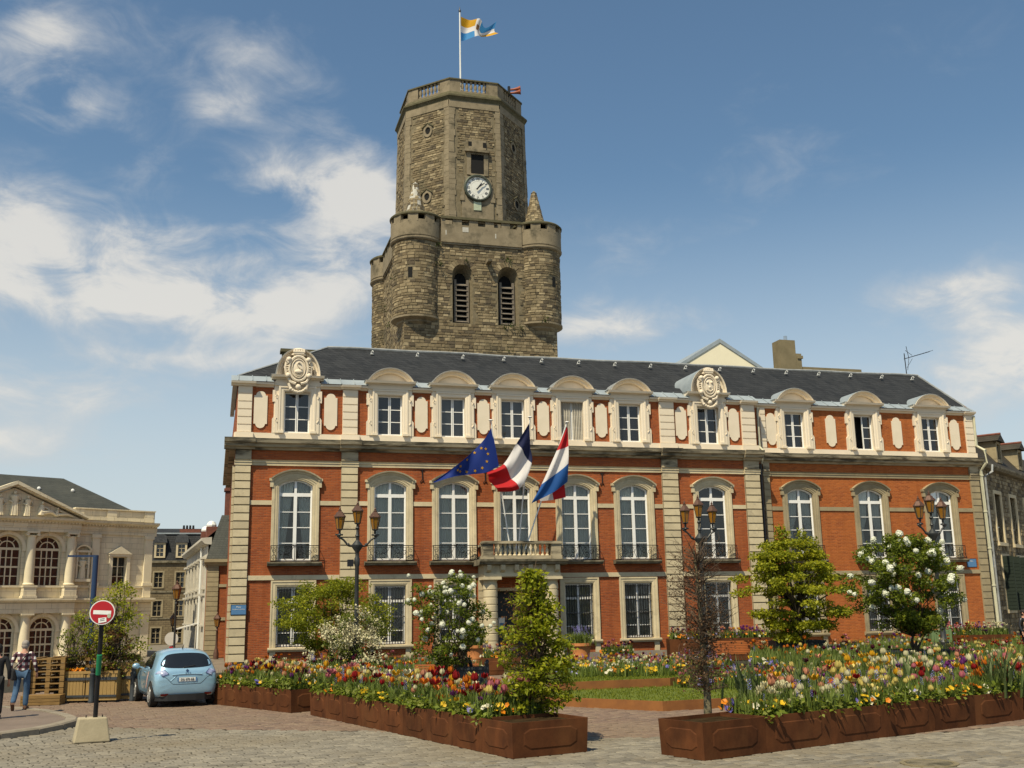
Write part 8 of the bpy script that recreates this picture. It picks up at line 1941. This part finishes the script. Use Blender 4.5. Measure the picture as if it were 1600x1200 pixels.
# ================================================================== PEOPLE
def skin_mesh(name, P, E_, R_, m, parent, root, sub=2, smooth=True):
    me = bpy.data.meshes.new(name); me.from_pydata([P[k] for k in P], [], []); keys = list(P); ix = {k: i for i, k in enumerate(keys)}
    me = bpy.data.meshes.new(name); me.from_pydata([tuple(P[k]) for k in keys], [(ix[a], ix[b]) for a, b in E_], [])
    o = bpy.data.objects.new(name, me); COL.objects.link(o); o.modifiers.new('skin', 'SKIN').use_smooth_shade = True
    for k in keys: r = R_[k]; sv = me.skin_vertices[0].data[ix[k]]; sv.radius = r if isinstance(r, tuple) else (r, r); sv.use_root = (k == root)
    s = o.modifiers.new('sub', 'SUBSURF'); s.levels = s.render_levels = sub
    dg = bpy.context.evaluated_depsgraph_get(); m2 = bpy.data.meshes.new_from_object(o.evaluated_get(dg)); bpy.data.objects.remove(o); m2.name = name; m2.materials.clear(); m2.materials.append(m)
    m2.polygons.foreach_set('use_smooth', [True]*len(m2.polygons)); return link(name, m2, parent)
M['plaid'], nd, lk, b = base_mat('plaid shirt cloth'); b.inputs['Roughness'].default_value = .9
tcp = N(nd, 'ShaderNodeTexCoord'); spx = N(nd, 'ShaderNodeSeparateXYZ'); lk.new(tcp.outputs['Object'], spx.inputs[0])
def stripe(sock, per, ph):
    a = N(nd, 'ShaderNodeMath', operation='MULTIPLY_ADD'); lk.new(sock, a.inputs[0]); a.inputs[1].default_value = 1/per; a.inputs[2].default_value = ph
    f = N(nd, 'ShaderNodeMath', operation='FRACT'); lk.new(a.outputs[0], f.inputs[0]); g = N(nd, 'ShaderNodeMath', operation='LESS_THAN', inp={1: .46}); lk.new(f.outputs[0], g.inputs[0]); return g.outputs[0]
sA, sB = stripe(spx.outputs[0], .135, .1), stripe(spx.outputs[2], .145, .3)
sm = N(nd, 'ShaderNodeMath', operation='ADD'); lk.new(sA, sm.inputs[0]); lk.new(sB, sm.inputs[1]); hf = N(nd, 'ShaderNodeMath', operation='MULTIPLY', inp={1: .5}); lk.new(sm.outputs[0], hf.inputs[0])
cr = N(nd, 'ShaderNodeValToRGB'); cr.color_ramp.elements[0].color = (.022, .008, .014, 1); cr.color_ramp.elements[1].color = (.62, .60, .55, 1); e = cr.color_ramp.elements.new(.5); e.color = (.10, .035, .05, 1); lk.new(hf.outputs[0], cr.inputs[0]); lk.new(cr.outputs[0], b.inputs['Base Color'])
def person(label, loc, rz, pose, top, trousers, hair, shoes, scale=1.0, bag=False, hold=None):
    t = thing('person', label, 'person', loc, rz); t.scale = (scale,)*3
    J = {'pelvis': (0, 0, .93), 'belly': (0, .02, 1.08), 'chest': (0, 0, 1.28), 'neck0': (0, .0, 1.45), 'neck': (0, .02, 1.52), 'head': (0, .04, 1.60), 'crown': (0, .03, 1.72),
         'shL': (-.19, 0, 1.41), 'shR': (.19, 0, 1.41), 'elL': (-.27, -.04, 1.14), 'elR': (.27, -.04, 1.14), 'wrL': (-.27, .06, .90), 'wrR': (.28, .06, .90), 'haL': (-.27, .09, .80), 'haR': (.28, .09, .80),
         'hiL': (-.10, 0, .90), 'hiR': (.10, 0, .90), 'knL': (-.11, .03, .49), 'knR': (.11, .03, .49), 'anL': (-.11, 0, .09), 'anR': (.11, 0, .09), 'toL': (-.13, .17, .04), 'toR': (.13, .17, .04)}
    J.update(pose); V = {k: Vector(v) for k, v in J.items()}
    E_ = [('pelvis','belly'),('belly','chest'),('chest','neck0'),('neck0','neck'),('neck','head'),('head','crown'),('chest','shL'),('shL','elL'),('elL','wrL'),('wrL','haL'),('chest','shR'),('shR','elR'),('elR','wrR'),('wrR','haR'),('pelvis','hiL'),('hiL','knL'),('knL','anL'),('anL','toL'),('pelvis','hiR'),('hiR','knR'),('knR','anR'),('anR','toR')]
    R_ = {'pelvis': (.13,.10), 'belly': (.13,.10), 'chest': (.14,.10), 'neck0': .06, 'neck': .052, 'head': (.082,.10), 'crown': (.06,.07), 'shL': .058, 'shR': .058, 'elL': .042, 'elR': .042, 'wrL': .03, 'wrR': .03, 'haL': (.036,.018), 'haR': (.036,.018), 'hiL': .085, 'hiR': .085, 'knL': .058, 'knR': .058, 'anL': .04, 'anR': .04, 'toL': .03, 'toR': .03}
    P2 = dict(V); E2 = list(E_); R2 = dict(R_)
    for s in 'LR':                                         # fingers and thumb
        d = (V['ha'+s]-V['wr'+s]).normalized(); side = d.cross(Vector((0, 1, .2))).normalized()
        for k in range(4):
            f0 = V['ha'+s]+side*(k-1.5)*.019; P2['f%s%d' % (s, k)] = f0+d*.045; P2['g%s%d' % (s, k)] = f0+d*(.075+.012*(1-abs(k-1.3)))+Vector((0, .02, 0)); E2 += [('ha'+s, 'f%s%d' % (s, k)), ('f%s%d' % (s, k), 'g%s%d' % (s, k))]; R2['f%s%d' % (s, k)] = .009; R2['g%s%d' % (s, k)] = .008
        P2['t'+s] = V['wr'+s].lerp(V['ha'+s], .5)+side*.04+d*.03; E2.append(('ha'+s, 't'+s)); R2['t'+s] = .010
    body = skin_mesh('body', P2, E2, R2, M['skin'], t, 'pelvis')
    hd = V['head']; up = (V['crown']-V['head']).normalized(); fw = Vector(pose.get('_face', (0, 1, 0))) if False else Vector((0, 1, 0))
    mb = MB(); sd_ = up.cross(fw).normalized()
    ellipsoid(mb, hd+fw*.10+up*.0, (.018, .03, .025), 8, 6)
    for s in (-1, 1): ellipsoid(mb, hd+sd_*s*.088, (.014, .026, .036), 8, 6)
    mb.obj('ears_and_nose', M['skin'], t, smooth=True)
    mb = MB()
    for s in (-1, 1): ellipsoid(mb, hd+fw*.088+sd_*s*.033+up*.03, (.012, .010, .008), 6, 5)
    mb.obj('eyes', M['ink'], t, smooth=True); mb = MB(); ellipsoid(mb, hd+fw*.092-up*.045, (.026, .008, .007), 8, 5); mb.obj('mouth', M['signred'], t, smooth=True)
    mb = MB(); ellipsoid(mb, hd+up*.055-fw*.018, (.093, .108, .098), 14, 10); ellipsoid(mb, hd-fw*.045-up*.0, (.085, .075, .09), 12, 8); mb.obj('hair', hair, t, smooth=True)
    g = lambda k, f: tuple(x*f for x in R_[k]) if isinstance(R_[k], tuple) else R_[k]*f
    up_k = ['pelvis','belly','chest','neck0','shL','elL','wrL','shR','elR','wrR']
    PT = {k: V[k] for k in up_k}; PT['pelvis'] = V['pelvis']+Vector((0, 0, -.04)); ET = [e for e in E_ if e[0] in up_k and e[1] in up_k]; RT = {k: g(k, 1.17) for k in up_k}; RT['pelvis'] = (.158, .122); RT['belly'] = (.158, .122); RT['chest'] = (.168, .122); RT['neck0'] = .078; RT['wrL'] = RT['wrR'] = .042; RT['elL'] = RT['elR'] = .056; RT['shL'] = RT['shR'] = .074
    skin_mesh('shirt' if not isinstance(top, tuple) else 'jacket', PT, ET, RT, top if not isinstance(top, tuple) else top[0], t, 'belly')
    lk_ = ['pelvis','hiL','knL','anL','hiR','knR','anR']; PL = {k: V[k] for k in lk_}; EL_ = [e for e in E_ if e[0] in lk_ and e[1] in lk_]; RL = {'pelvis': (.148, .115), 'hiL': .105, 'hiR': .105, 'knL': .08, 'knR': .08, 'anL': .068, 'anR': .068}
    skin_mesh('trousers', PL, EL_, RL, trousers, t, 'pelvis')
    for s in 'LR':
        a, b_ = V['an'+s], V['to'+s]; dv = (b_-a).normalized(); heel = a-dv*.06
        PS = {'h': heel+Vector((0, 0, -.03)), 'a': a+Vector((0, 0, -.02)), 'm': a.lerp(b_, .6), 't': b_+dv*.03}
        skin_mesh('shoe', PS, [('h','a'),('a','m'),('m','t')], {'h': (.042,.042), 'a': (.05,.055), 'm': (.05,.042), 't': (.04,.028)}, shoes, t, 'a')
    if bag:
        mb = MB(); mb.tube([V['shR']+Vector((-.05, -.10, .06)), V['chest']+Vector((-.02, -.145, -.05)), V['pelvis']+Vector((-.19, -.12, .12))], .014, 5); mb.obj('bag_strap', M['blackcloth'], t)
        mb = MB(); mb.taper(0, 0, -.17, .10, .15, .07, .11, .05); o = mb.obj('shoulder_bag', M['blackcloth'], t, V['pelvis']+Vector((-.235, -.05, .0))); o.rotation_euler = (0, rad(8), rad(-55))
        md = o.modifiers.new('bevel', 'BEVEL'); md.width = .03; md.segments = 3
        MB().lathe([(.150, 0), (.156, .02), (.150, .045)], 0, 0, 18).obj('belt', M['blackcloth'], t, V['pelvis']+Vector((0, 0, .02))).scale = (1.02, .80, 1)
    return t
mg = gnd(31, 1116); mg.z = .10
person('grey haired man in plaid shirt and jeans walking away with a black bag', (mg.x, mg.y, .10), rad(-4), {'knL': (-.13, -.02, .50), 'anL': (-.13, -.28, .17), 'toL': (-.14, -.20, .02), 'knR': (.10, .06, .48), 'anR': (.10, .05, .08), 'toR': (.12, .22, .03), 'elL': (-.30, -.05, 1.14), 'wrL': (-.28, .0, .90), 'haL': (-.26, .02, .81), 'elR': (.29, -.07, 1.15), 'wrR': (.33, .03, .93), 'haR': (.32, .07, .85), 'head': (.0, .06, 1.595), 'crown': (0, .07, 1.71)}, M['plaid'], M['denim'], M['hair'], M['leather'], 1.0, True)
p = atD(-9, 1100, 24.6); person('person in a dark coat walking at the very left edge', (p.x, p.y, .10), rad(10), {'knL': (-.11, .12, .50), 'anL': (-.11, .10, .10)}, (M['blackcloth'],), M['blackcloth'], M['darkhair'], M['ink'], .98)
w_ = atD(722, 1016, 30.6)
person('dark haired person in black sitting on the bench, hand raised to face', (w_.x, w_.y, -.27), rad(178), {'pelvis': (0, -.0, .80), 'belly': (0, .0, .96), 'chest': (0, .03, 1.16), 'neck0': (0, .05, 1.33), 'neck': (0, .08, 1.40), 'head': (0, .11, 1.47), 'crown': (0, .11, 1.59), 'shL': (-.19, .04, 1.29), 'shR': (.19, .04, 1.29), 'elL': (-.25, .12, 1.06), 'wrL': (-.13, .24, 1.28), 'haL': (-.07, .24, 1.38), 'elR': (.25, .10, 1.04), 'wrR': (.14, .30, .98), 'haR': (.06, .36, .97),
       'hiL': (-.10, .05, .78), 'hiR': (.10, .05, .78), 'knL': (-.12, .46, .80), 'knR': (.12, .46, .80), 'anL': (-.12, .42, .38), 'anR': (.12, .42, .38), 'toL': (-.13, .58, .31), 'toR': (.13, .58, .31)}, (M['blackcloth'],), M['blackcloth'], M['darkhair'], M['ink'], 1.0)
w_ = atD(1603, 1000, 40); person('person in a black leather jacket standing at the far right edge', (w_.x, w_.y, .30), rad(200), {}, (mat('black leather', (.015,.014,.014), None, 6, .35, .1, 20, spec=.6),), M['blackcloth'], M['darkhair'], M['ink'], 1.0)
for o in list(bpy.data.objects):
    if o.name.startswith('interior'): pass
bpy.context.view_layer.update()
